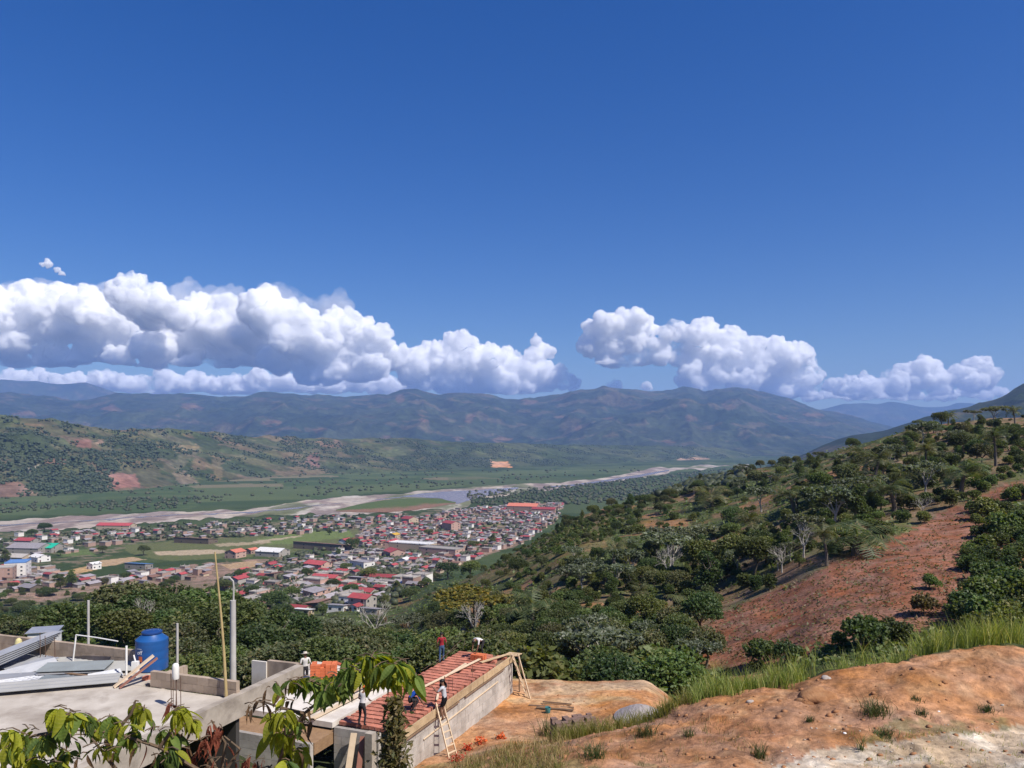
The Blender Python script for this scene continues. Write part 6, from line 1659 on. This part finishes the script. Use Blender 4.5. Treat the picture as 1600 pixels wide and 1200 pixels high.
man = person('man in grey T-shirt and black shorts climbing the ladder with a tub', 'climb', pc, RZA + math.pi / 2, 1.74, cloth('light_grey', (.50, .51, .54)), BLACKS, short=True, asym={1: {'el': (.33, .16, 1.40), 'wr': (.24, .10, 1.60)}})
t = MB(); t.lathe([(.10, 0), (.13, .02), (.165, .22), (.175, .25), (.15, .24), (.11, .04), (.01, .03)], 18); t = t.build('tub', [simple('black_rubber', (.018, .018, .02), (.028, .028, .03), 4., .6)], smooth=True)
t.location = pc + Matrix.Rotation(RZA + math.pi / 2, 3, 'Z') @ Vector((.21, .06, 1.50)); t.rotation_euler = (D2R(62), 0, RZA); tag(t, 'black rubber mixing tub on the shoulder of the climbing worker', 'tub')
person('man in a straw hat and pale shirt standing beside the orange brick stack', 'stand', at_z(477, 1072, -12.55), .5, 1.62, cloth('off_white', (.60, .58, .54)), DARKT, hat=('straw', STRAW))
person('man in a white cap stooping behind the orange brick stack', 'bend', at_z(534, 1067, -12.4), 1.6, 1.62, cloth('rust', (.34, .10, .06)), DARKT, hat=('cap', WHCAP))
# things lying in the dirt yard
for i, (a, b_, w, lab) in enumerate([((826, 1103), (897, 1107), .12, 'weathered plank lying in the dirt yard'), ((838, 1108), (896, 1112), .16, 'dark plank lying in front of the other yard planks'), ((848, 1100), (893, 1104), .10, 'thin plank lying behind the other yard planks')]):
    p, q = on_ground(a[0], a[1], 30, 60), on_ground(b_[0], b_[1], 30, 60); board('plank', p + Vector((0, 0, .05 + .04 * i)), q + Vector((0, 0, .05 + .04 * i)), w, .05, WOOD_DARK, lab, 'plank', 'planks lying in the dirt yard')
g = on_ground(856, 1114, 30, 60); t = MB(); t.lathe([(.11, 0), (.125, .02), (.145, .27), (.15, .30), (.135, .29), (.115, .05), (.01, .04)], 16); t = t.build('bucket', [simple('teal_plastic', (.05, .22, .24), (.04, .18, .2), 3., .5)], smooth=True); t.location = g; tag(t, 'small teal bucket in front of the planks in the dirt yard', 'bucket')
# grey gravel heap
g = on_ground(1002, 1120, 26, 60)
rgp = np.random.default_rng(44); u = np.linspace(0, 1, 26); th_ = np.linspace(0, 2 * math.pi, 48, endpoint=False)
Vh = []
for r in u:
    for a in th_:
        x, y = math.cos(a) * r * 1.35, math.sin(a) * r * 1.7
        Vh.append((x, y, .62 * (1 - r ** 1.5) - .06 + (rgp.random() - .5) * .05))
ii = np.arange(26 * 48).reshape(26, 48); jn = np.roll(ii, -1, 1)
qs = np.stack([ii[:-1], ii[1:], jn[1:], jn[:-1]], -1).reshape(-1, 4)
o = link('gravel_heap', mesh_from('gravel_heap', np.array(Vh), qs, simple('gravel_grey', (.37, .33, .32), (.27, .24, .235), 7., .95, .1, bs=1., bd=.03), True)); o.location = g; tag(o, 'heap of grey gravel at the edge of the dirt yard', 'gravel heap')
# blue-roofed shelter and pale hut on the slope behind
for px, row, w, mr, lab in [(732, 984, 2.2, R_BLUE, 'small shelter with a blue sheet roof on the slope behind the site'), (778, 968, 1.3, R_WHITE, 'tiny pale hut below the yellow-flowered tree')]:
    g = on_ground(px, row, 60, 300); h_ = house('hut', w, w * 1.1, 1.6, 'gable', W_BRICK if mr is R_BLUE else W_WHITE, mr, False, g, .4); tag(h_, lab, 'hut')
# ---------------------------------------------------------------- grasses, clods and stones close by
def blades(name, base, h, w, lean, rg, mat, segs=3):
    """bent tapering blades of grass"""
    n = len(base); h = np.broadcast_to(h, (n,)); w = np.broadcast_to(w, (n,))
    a = rg.uniform(0, 2 * math.pi, n); dirv = np.stack([np.cos(a), np.sin(a), np.zeros(n)], -1)
    fc = rg.uniform(0, math.pi, n); side = np.stack([np.cos(fc), np.sin(fc), np.zeros(n)], -1)
    ln = lean * rg.uniform(.3, 1.3, n)
    V = np.zeros((n, (segs + 1) * 2, 3))
    for s in range(segs + 1):
        f = s / segs
        c = base + dirv * (h * ln * f ** 1.8)[:, None] + np.array([0, 0, 1.]) * (h * (f - .35 * ln * f ** 2.2))[:, None]
        ww = (w * (1 - f ** 1.6) * .5 + w * .04)[:, None]
        V[:, s * 2] = c - side * ww; V[:, s * 2 + 1] = c + side * ww
    k = (segs + 1) * 2
    Fq = np.array([[2 * s, 2 * s + 1, 2 * s + 3, 2 * s + 2] for s in range(segs)])
    Fa = (Fq[None] + (np.arange(n) * k)[:, None, None]).reshape(-1, 4)
    return tag(link(name, mesh_from(name, V.reshape(-1, 3), Fa, mat)), kind='stuff')
L_GRASS = leafmat('tall_grass_green', (0.15, 0.185, 0.036), (0.30, 0.31, 0.09), (0.42, 0.36, 0.16), trans=.4)
L_GRASSD = leafmat('dry_grass', (0.20, 0.17, 0.06), (0.33, 0.27, 0.12), (0.11, 0.125, 0.035), trans=.3)
L_GRASSK = leafmat('dark_tuft_green', (0.035, 0.06, 0.018), (0.075, 0.105, 0.03), trans=.3)
rg = np.random.default_rng(77)
def clumped(pxa, pxb, da, db, n, cl, spread, dfun=None):
    c = []
    px = rg.uniform(pxa, pxb, n); d = rg.uniform(da, db, n)
    if dfun is not None: d = d + dfun(px)
    x = (px - 800) / 1202 * d
    X = np.repeat(x, cl) + rg.normal(size=n * cl) * spread; Y = np.repeat(d, cl) + rg.normal(size=n * cl) * spread
    return np.stack([X, Y, ground_z(X, Y) - .02], -1)
B = clumped(1095, 1650, 31.0, 36.5, 900, 16, .16)
B = B[(fbm(B[:, 0] / 1.6, B[:, 1] / 1.6, 3, 8) > .43)]
blades('tall_grass', B, rg.uniform(.7, 1.75, len(B)), .028, .45, rg, L_GRASS)
B = clumped(1075, 1250, 30.0, 33, 120, 14, .14); blades('tall_grass', B, rg.uniform(.4, 1.1, len(B)), .026, .5, rg, L_GRASS)
B = clumped(1400, 1650, 36, 43, 200, 14, .25); blades('tall_grass', B, rg.uniform(.8, 1.7, len(B)), .03, .4, rg, L_GRASS)
# grass strip along the near lip of the yard
def lip(px): return np.interp(px, [860, 900, 950, 1000, 1080], [-1.2, -.6, .1, .6, .9])
B = clumped(868, 1085, 29.3, 31.0, 150, 14, .13, lip); blades('grass_strip', B, rg.uniform(.25, .85, len(B)), .024, .5, rg, L_GRASS)
B = clumped(700, 880, 22.5, 31, 210, 12, .12); blades('grass_patch', B, rg.uniform(.15, .55, len(B)), .02, .55, rg, L_GRASSD)
B = clumped(690, 880, 21, 27, 120, 10, .14); blades('grass_patch', B, rg.uniform(.12, .4, len(B)), .02, .55, rg, L_GRASS)
B = clumped(380, 720, 15, 24, 420, 12, .12); blades('grass_patch', B, rg.uniform(.3, 1.1, len(B)), .018, .5, rg, L_GRASSD)
B = clumped(380, 620, 13, 20, 200, 12, .12); blades('grass_patch', B, rg.uniform(.3, 1.0, len(B)), .018, .5, rg, L_GRASS)
B = clumped(1320, 1620, 20.5, 24.5, 60, 9, .14); blades('grass_patch', B, rg.uniform(.05, .22, len(B)), .016, .6, rg, L_GRASS)
B = clumped(880, 1200, 22, 28, 70, 8, .12); blades('grass_patch', B, rg.uniform(.08, .38, len(B)), .016, .6, rg, L_GRASSD)
# blades just in front of the path
B = clumped(1250, 1320, 15.2, 17.0, 5, 5, .10); blades('grass_patch', B, rg.uniform(.5, 1.0, len(B)), .022, .8, rg, L_GRASS)
B = clumped(1500, 1640, 15.0, 17.4, 26, 9, .14); blades('grass_patch', B, rg.uniform(.4, .95, len(B)), .02, .6, rg, L_GRASS)
def tuft(px, row, hpx, wpx, n, label, mat=L_GRASSK):
    g = on_ground(px, row, 17, 60); s = g.y / 1202.0
    base = np.stack([g.x + rg.normal(size=n) * wpx * s * .28, g.y + rg.normal(size=n) * wpx * s * .28, np.zeros(n)], -1); base[:, 2] = ground_z(base[:, 0], base[:, 1]) - .02
    o = blades('grass_tuft', base, rg.uniform(.6, 1.1, n) * hpx * s, .018, .7, rg, mat); o['kind'] = 'thing'
    tag(o, label, 'grass tuft', 'grass tufts on the cut bank')
for a in [(1368,1116,28,38,240,'dense dark green grass tuft in the middle of the orange bank'),(1542,1112,16,20,110,'small dark tuft on the bank above the pale path'),(1265,1128,14,14,60,'thin green tuft by the dark hollow of the bank'),(1440,1118,16,16,60,'sparse tuft between two others on the bank'),(1186,1185,34,16,80,'upright grass tuft at the foot of the orange bank'),(1345,1172,34,8,26,'slender grass stalks on the pale path edge'),(1432,1095,12,14,60,'low tuft high on the bank'),(1010,1150,30,30,120,'grass tuft on the low end of the orange bank'),(930,1185,34,30,110,'grassy tuft near the bottom of the bank'),(1075,1150,18,22,70,'drooping tuft on the mid part of the bank'),(852,1150,46,18,90,'tall green weed in front of the dirt yard'),(1382,1150,16,28,110,'tuft at the upper edge of the pale path')]:
    tuft(*a)
def stones(name, n, zone, smin, smax, mat):
    px = rg.uniform(zone[0], zone[1], n); d = rg.uniform(zone[2], zone[3], n); x = (px - 800) / 1202 * d
    v1_, f1_ = ico(1); s = smin + (smax - smin) * rg.random(n) ** 6
    Vv = v1_[None] * rg.uniform(.6, 1.25, (n, len(v1_), 1)) * s[:, None, None] * np.array([1, 1, .7]) + np.stack([x, d, ground_z(x, d)], -1)[:, None, :]
    return tag(link(name, mesh_from(name, Vv.reshape(-1, 3), (f1_[None] + (np.arange(n) * len(v1_))[:, None, None]).reshape(-1, 3), mat)), kind='stuff')
stones('clods', 1100, (860, 1640, 21, 31.5), .008, .13, simple('orange_clod', (.34, .17, .08), (.26, .12, .055), 9., .95, world_pos=True))
stones('pebbles', 900, (1200, 1640, 18, 25), .008, .05, simple('pale_pebble', (.46, .40, .32), (.36, .30, .24), 9., .95, world_pos=True))
stones('clods', 700, (690, 1090, 31, 46), .015, .09, simple('orange_clod', (.34, .17, .08), (.26, .12, .055)))
def rock(px, row, s, label, mat, name='rock', cat='rock'):
    g = on_ground(px, row, 18, 60); v_, f_ = ico(3)
    k = .75 + .5 * vnoise3(v_[:, 0] * 1.7 + px, v_[:, 1] * 1.7, v_[:, 2] * 1.7, 3) + .18 * (vnoise3(v_[:, 0] * 5 + px, v_[:, 1] * 5, v_[:, 2] * 5, 4) - .5)
    o = link(name, mesh_from(name, v_ * k[:, None] * s * np.array([1.2, .9, .7]), f_, mat, True)); o.location = g; tag(o, label, cat)
EARTH = simple('bank_earth_lump', (.37, .20, .10), (.26, .12, .055), 3.5, .95, .05, bs=1., bd=.03, world_pos=True)
rock(1278, 1090, .55, 'hard earth outcrop with a dark hollow on the crest of the bank', EARTH, 'earth_outcrop', 'earth lump')
rock(1262, 1098, .38, 'smaller earth lump beside the dark hollow of the bank', EARTH, 'earth_outcrop', 'earth lump')
GREYR = simple('grey_rubble', (.38, .33, .29), (.27, .23, .2), 5., .95, world_pos=True)
rock(1291, 1060, .16, 'grey stone on the crest beside the hollow', GREYR); rock(1172, 1097, .12, 'pale stone near the lower grass edge', GREYR); rock(1320, 1146, .05, 'small white stone on the bank above the path', simple('white_stone', (.75, .74, .72), (.65, .63, .6), 5., .8)); rock(1467, 1112, .04, 'tiny white stone high on the bank', simple('white_stone', (.75, .74, .72))); rock(1566, 1102, .05, 'pale stone on the upper part of the bank', GREYR)
# red flowering plants by the block wall
L_RED = leafmat('red_flower', (.42, .035, .02), (.60, .08, .03), (.09, .12, .03), trans=.3)
for px, row, r, lab in [(716, 1190, .28, 'bright red flowering plant at the foot of the ladder'), (752, 1162, .26, 'red flowers creeping on the dirt slope'), (783, 1154, .2, 'small red flowering plant high on the dirt slope'), (732, 1172, .2, 'low red flowers halfway up the dirt slope')]:
    g = on_ground(px, row, 24, 60); pts_ = rg.normal(size=(110, 3)) * np.array([r * .6, r * .5, r * .35]) + np.array([0, 0, r * .5])
    v_, f_ = quads_leaf(pts_, .085, rg, .6, 1.4); o = link('flowering_plant', mesh_from('flowering_plant', v_, f_, L_RED)); o.location = g; tag(o, lab, 'flower')

# ---------------------------------------------------------------- big-leaved branches right in front of the camera
def big_leaf_mesh(mat, L=.15, Wd=.055, curl=.5, seed=0):
    rgl = random.Random(seed); b = MB(); n = 7; V = []
    for i in range(n + 1):
        f = i / n; w = Wd * (math.sin(math.pi * min(1, f * .96 + .02)) ** .8) * (1 - .25 * f); z = -curl * L * f * f
        for k in (-1, -.5, 0, .5, 1):
            V.append((k * w, f * L, z + abs(k) * w * .35 + (rgl.random() - .5) * .004 * (k != 0)))
    Fq = [(i * 5 + k, i * 5 + k + 1, i * 5 + k + 6, i * 5 + k + 5) for i in range(n) for k in range(4)]
    b.add(V, Fq); return b.mesh('leaf', [mat], True)
def bigleaf_mat(name, c1, c2, vein, trans=.45):
    m, nt, out = new_mat(name)
    tc = nt.nodes.new('ShaderNodeTexCoord'); oi = nt.nodes.new('ShaderNodeObjectInfo')
    n1_ = noise(nt, 14., 5, .6, tc.outputs['Object'])
    wv = nd(nt, 'ShaderNodeTexWave', Scale=16.0, Distortion=1.2); wv.bands_direction = 'Y'
    nt.links.new(tc.outputs['Object'], wv.inputs['Vector'])
    col = mixc(nt, c1, c2, ramp(nt, n1_, .35, .65)); col = mixc(nt, col, vein, ramp(nt, wv.outputs[0], .82, 1.0, 0, .35))
    hs = nt.nodes.new('ShaderNodeHueSaturation'); nt.links.new(ramp(nt, oi.outputs['Random'], 0, 1, .7, 1.3), hs.inputs['Value']); nt.links.new(col, hs.inputs['Color'])
    b = nd(nt, 'ShaderNodeBsdfPrincipled', Roughness=.65); b.inputs['Specular IOR Level'].default_value = .18; nt.links.new(hs.outputs[0], b.inputs['Base Color'])
    nt.links.new(bump(nt, wv.outputs[0], .3, .003), b.inputs['Normal'])
    t = nd(nt, 'ShaderNodeBsdfTranslucent'); h2_ = nd(nt, 'ShaderNodeHueSaturation', Value=1.7, Saturation=1.1); nt.links.new(hs.outputs[0], h2_.inputs['Color']); nt.links.new(h2_.outputs[0], t.inputs['Color'])
    mx = nt.nodes.new('ShaderNodeMixShader'); mx.inputs[0].default_value = trans
    nt.links.new(b.outputs[0], mx.inputs[1]); nt.links.new(t.outputs[0], mx.inputs[2]); nt.links.new(mx.outputs[0], out.inputs['Surface']); return m
BL = {'g': bigleaf_mat('big_leaf_green', (.11, .17, .034), (.165, .215, .048), (.14, .17, .06)), 'y': bigleaf_mat('big_leaf_yellow_green', (.23, .26, .024), (.34, .33, .034), (.35, .33, .09)),  # yellow-green leaves have their sunlit look put into the colour
      'd': bigleaf_mat('big_leaf_dark', (.07, .115, .03), (.10, .145, .04), (.08, .10, .04)), 'r': bigleaf_mat('big_leaf_dry_red', (.20, .055, .032), (.13, .045, .028), (.28, .12, .07), .3), 'b': bigleaf_mat('big_leaf_brown', (.105, .062, .032), (.075, .042, .024), (.16, .1, .05), .25)}
LM = {k: [big_leaf_mesh(m_, .15, w_, c_, i) for i, (w_, c_) in enumerate(((.034, .35), (.040, .6), (.028, .2)))] for k, m_ in BL.items()}
LM['r'] = [big_leaf_mesh(BL['r'], .12, w_, c_, i) for i, (w_, c_) in enumerate(((.012, .8), (.016, 1.1), (.010, .5)))]
LM['b'] = [big_leaf_mesh(BL['b'], .13, w_, c_, i) for i, (w_, c_) in enumerate(((.018, .8), (.022, .6), (.016, 1.2)))]
TWIG = simple('twig_bark', (.15, .10, .06), (.09, .065, .045), 12., .9)
def leafy(label, stems, clusters, d0, seed):
    rr = random.Random(seed); base = P(*stems[0][0]); root = empty('leafy_branch', base); tag(root, label, 'plant', 'big-leaved plants close to the camera')
    for st in stems:
        pts_ = [P(*q) - base for q in st]; b = MB(); b.tube(pts_, [.013 - .008 * i / (len(pts_) - 1) for i in range(len(pts_))], 6); b.build('stem', [TWIG], root, True)
    for px, row, n, kinds, sz, sp in [(q[0] + dx, q[1] + dy, q[2] + (1 if 'r' in q[3] else 3) if 'b' not in q[3] else 1, q[3], q[4] * .72, q[5] * .75) for q in clusters for dx, dy in ((0, 0), (rr.uniform(-14, 14), rr.uniform(-7, 9)), (rr.uniform(-16, 16), rr.uniform(-2, 16)))]:
        if 'r' in kinds and rr.random() < .45: continue
        c = P(px, row, d0 + rr.uniform(-.35, .35)) - base
        a0 = rr.uniform(0, 6.28); rach = Vector((math.cos(a0), math.sin(a0), .15)) * sp / 1202 * d0
        b = MB(); b.tube([c - rach, c + Vector((0, 0, .01)), c + rach], [.004, .0035, .002], 5); b.build('leaf_stalk', [TWIG], root)
        for i in range(n):
            f = rr.uniform(-1, 1); p = c + rach * f + Vector((0, 0, -.01))
            yaw = a0 + math.pi / 2 * rr.choice((-1, 1)) + rr.uniform(-.6, .6) if rr.random() < .8 else rr.uniform(0, 6.28)
            tilt = -rr.uniform(.3, 1.3); s = sz * rr.uniform(.75, 1.2)
            kd = rr.choice(kinds); kd = 'y' if kd in 'gd' and rr.random() < .28 else kd; o = link('leaf', rr.choice(LM[kd]), None, p, rot=(tilt, rr.uniform(-.6, .6), yaw), scale=s); kid(o, root)
leafy('leafy branch with yellow-green drooping leaves hanging over the concrete roof edge', [[(330,1215,4.6),(250,1168,4.5),(180,1145,4.5),(110,1140,4.5)], [(250,1168,4.5),(272,1135,4.5),(285,1108,4.5)], [(180,1145,4.5),(205,1115,4.5),(212,1094,4.5)], [(110,1140,4.5),(60,1148,4.6),(18,1160,4.6)], [(190,1215,4.6),(165,1180,4.5),(140,1150,4.5)]],
    [(95,1104,5,'yy',1.0,14),(112,1112,5,'yg',1.0,16),(140,1118,5,'gd',.9,18),(165,1122,5,'gg',.9,16),(212,1097,6,'yy',.8,12),(222,1112,5,'yg',.85,16),(190,1130,5,'yg',.9,14),(205,1140,6,'gg',.95,18),(240,1135,5,'bd',.8,16),(258,1138,5,'gd',1.0,10),(285,1108,8,'yy',.95,14),(292,1122,4,'yy',.85,10),(20,1140,5,'yg',.9,14),(40,1135,6,'yb',.8,14),(55,1150,5,'gg',1.1,12),(18,1165,4,'yg',1.0,12),(38,1172,4,'yg',1.0,12),(70,1150,4,'gd',.9,14),(90,1140,5,'dd',.9,18),(120,1150,5,'bg',.8,18),(150,1150,5,'by',.8,16),(165,1165,4,'yg',.7,14),(130,1178,4,'yb',.8,12),(180,1170,4,'db',.8,14),(225,1160,4,'br',.9,14),(245,1180,4,'gb',.9,14),(270,1170,4,'gd',.9,12),(60,1185,4,'gy',1.,12),(95,1170,4,'dd',1.,16),(85,1192,3,'dd',1.,16)], 4.5, 11)
leafy('leafy branch with broad green leaves arching in front of the building site', [[(428,1215,5.2),(445,1165,5.1),(475,1115,5.0),(520,1078,5.0),(565,1048,5.0),(600,1034,5.0)], [(565,1044,5.0),(605,1040,5.0),(640,1050,5.0)], [(475,1115,5.0),(440,1106,5.0),(405,1094,5.1)], [(520,1078,5.0),(480,1060,5.0),(445,1066,5.0)], [(445,1165,5.1),(447,1130,5.0),(452,1112,5.0)]],
    [(572,1024,6,'gy',1.05,18),(598,1022,6,'yg',1.0,18),(622,1030,5,'gg',1.15,16),(548,1032,6,'gg',1.15,16),(566,1038,6,'gg',1.1,20),(600,1038,6,'gg',1.1,18),(618,1040,5,'gg',1.0,14),(636,1046,3,'gg',1.2,8),(532,1058,5,'gd',1.3,12),(628,1040,3,'gy',1.1,8),(520,1052,4,'gb',1.0,14),(495,1062,6,'gg',1.0,18),(515,1070,5,'gg',1.0,14),(475,1058,6,'yg',.95,16),(455,1064,4,'yb',.95,14),(432,1068,4,'bg',1.2,10),(445,1078,4,'by',1.1,10),(400,1098,4,'bb',1.1,12),(415,1096,4,'bb',1.0,12),(460,1092,4,'bb',.9,12),(480,1100,3,'bb',.9,10),(440,1110,6,'yy',1.05,16),(452,1116,5,'yg',1.0,14),(440,1145,4,'yy',1.2,8),(455,1150,5,'yy',1.2,8),(452,1175,3,'gd',1.3,8),(588,1052,4,'yg',.9,12),(466,1170,3,'gb',1.3,10),(478,1130,2,'bb',1.0,8)], 5.0, 12)
leafy('withered plant with curled red-brown leaves in front of the dark bay', [[(345,1215,4.9),(318,1165,4.9),(303,1135,4.9)], [(345,1215,4.9),(352,1160,4.9),(330,1125,4.9)], [(345,1215,4.9),(375,1170,4.9),(350,1150,4.9)]],
    [(330,1130,4,'rr',1.0,12),(345,1135,4,'rr',1.0,12),(322,1152,5,'rr',1.,14),(345,1155,6,'rb',1.,14),(365,1165,6,'rr',1.,14),(378,1172,5,'rr',1.1,12),(310,1175,5,'rr',1.1,12),(330,1180,5,'rb',1.,14),(350,1185,5,'rb',1.,14),(312,1192,4,'rr',1.,10),(295,1130,3,'bb',.9,10),(268,1098,3,'rr',1.1,8),(280,1110,3,'rb',1.1,8),(375,1190,4,'rr',1.0,12),(300,1160,3,'rb',1.0,12)], 4.9, 13)
leafy('small withered plant with red leaves in front of the low block wall', [[(405,1215,5.4),(402,1190,5.4)], [(405,1215,5.4),(425,1195,5.4)]], [(400,1186,5,'rr',1.0,12),(410,1190,5,'rr',1.0,12),(425,1195,4,'rb',1.0,12)], 5.4, 14)
# vine-hung dry shrub in front of the corner pillar
g = P(615, 1100, 12.5); z0 = gz(g.x, g.y); Ht = g.z - z0 + .1
pts_ = np.stack([rg.normal(size=2600) * .17, rg.normal(size=2600) * .17, rg.random(2600) ** .8 * Ht], -1); pts_[:, :2] *= (1.5 - 1.15 * (pts_[:, 2:] / Ht)); 
v_, f_ = quads_leaf(pts_, .05, rg, .2, 2.4)
vr = empty('dry_shrub', (g.x, g.y, z0)); tag(vr, 'tall narrow shrub draped in dry vines in front of the corner pillar', 'shrub')
b = MB(); b.tube([(0, 0, -.2), (.04, 0, Ht * .5), (0, .03, Ht * .97)], [.06, .05, .02], 7); b.build('stem', [TWIG], vr, True)
kid(link('foliage', mesh_from('foliage', v_, f_, leafmat('vine_olive_dry', (.085, .095, .03), (.20, .165, .07), (.05, .065, .02)))), vr)
base = np.stack([rg.normal(size=500) * .24, rg.normal(size=500) * .24, rg.uniform(-.1, Ht * .35, 500)], -1)
o = blades('straw', base, rg.uniform(.3, .8, 500), .012, .6, rg, L_GRASSD); o.pop('kind', None); kid(o, vr)
# prototypes that were never planted
for k in PROTO.values():
    if not k[2]:
        for ch in KIDS.get(k[0].name, []): bpy.data.objects.remove(ch)
        bpy.data.objects.remove(k[0])
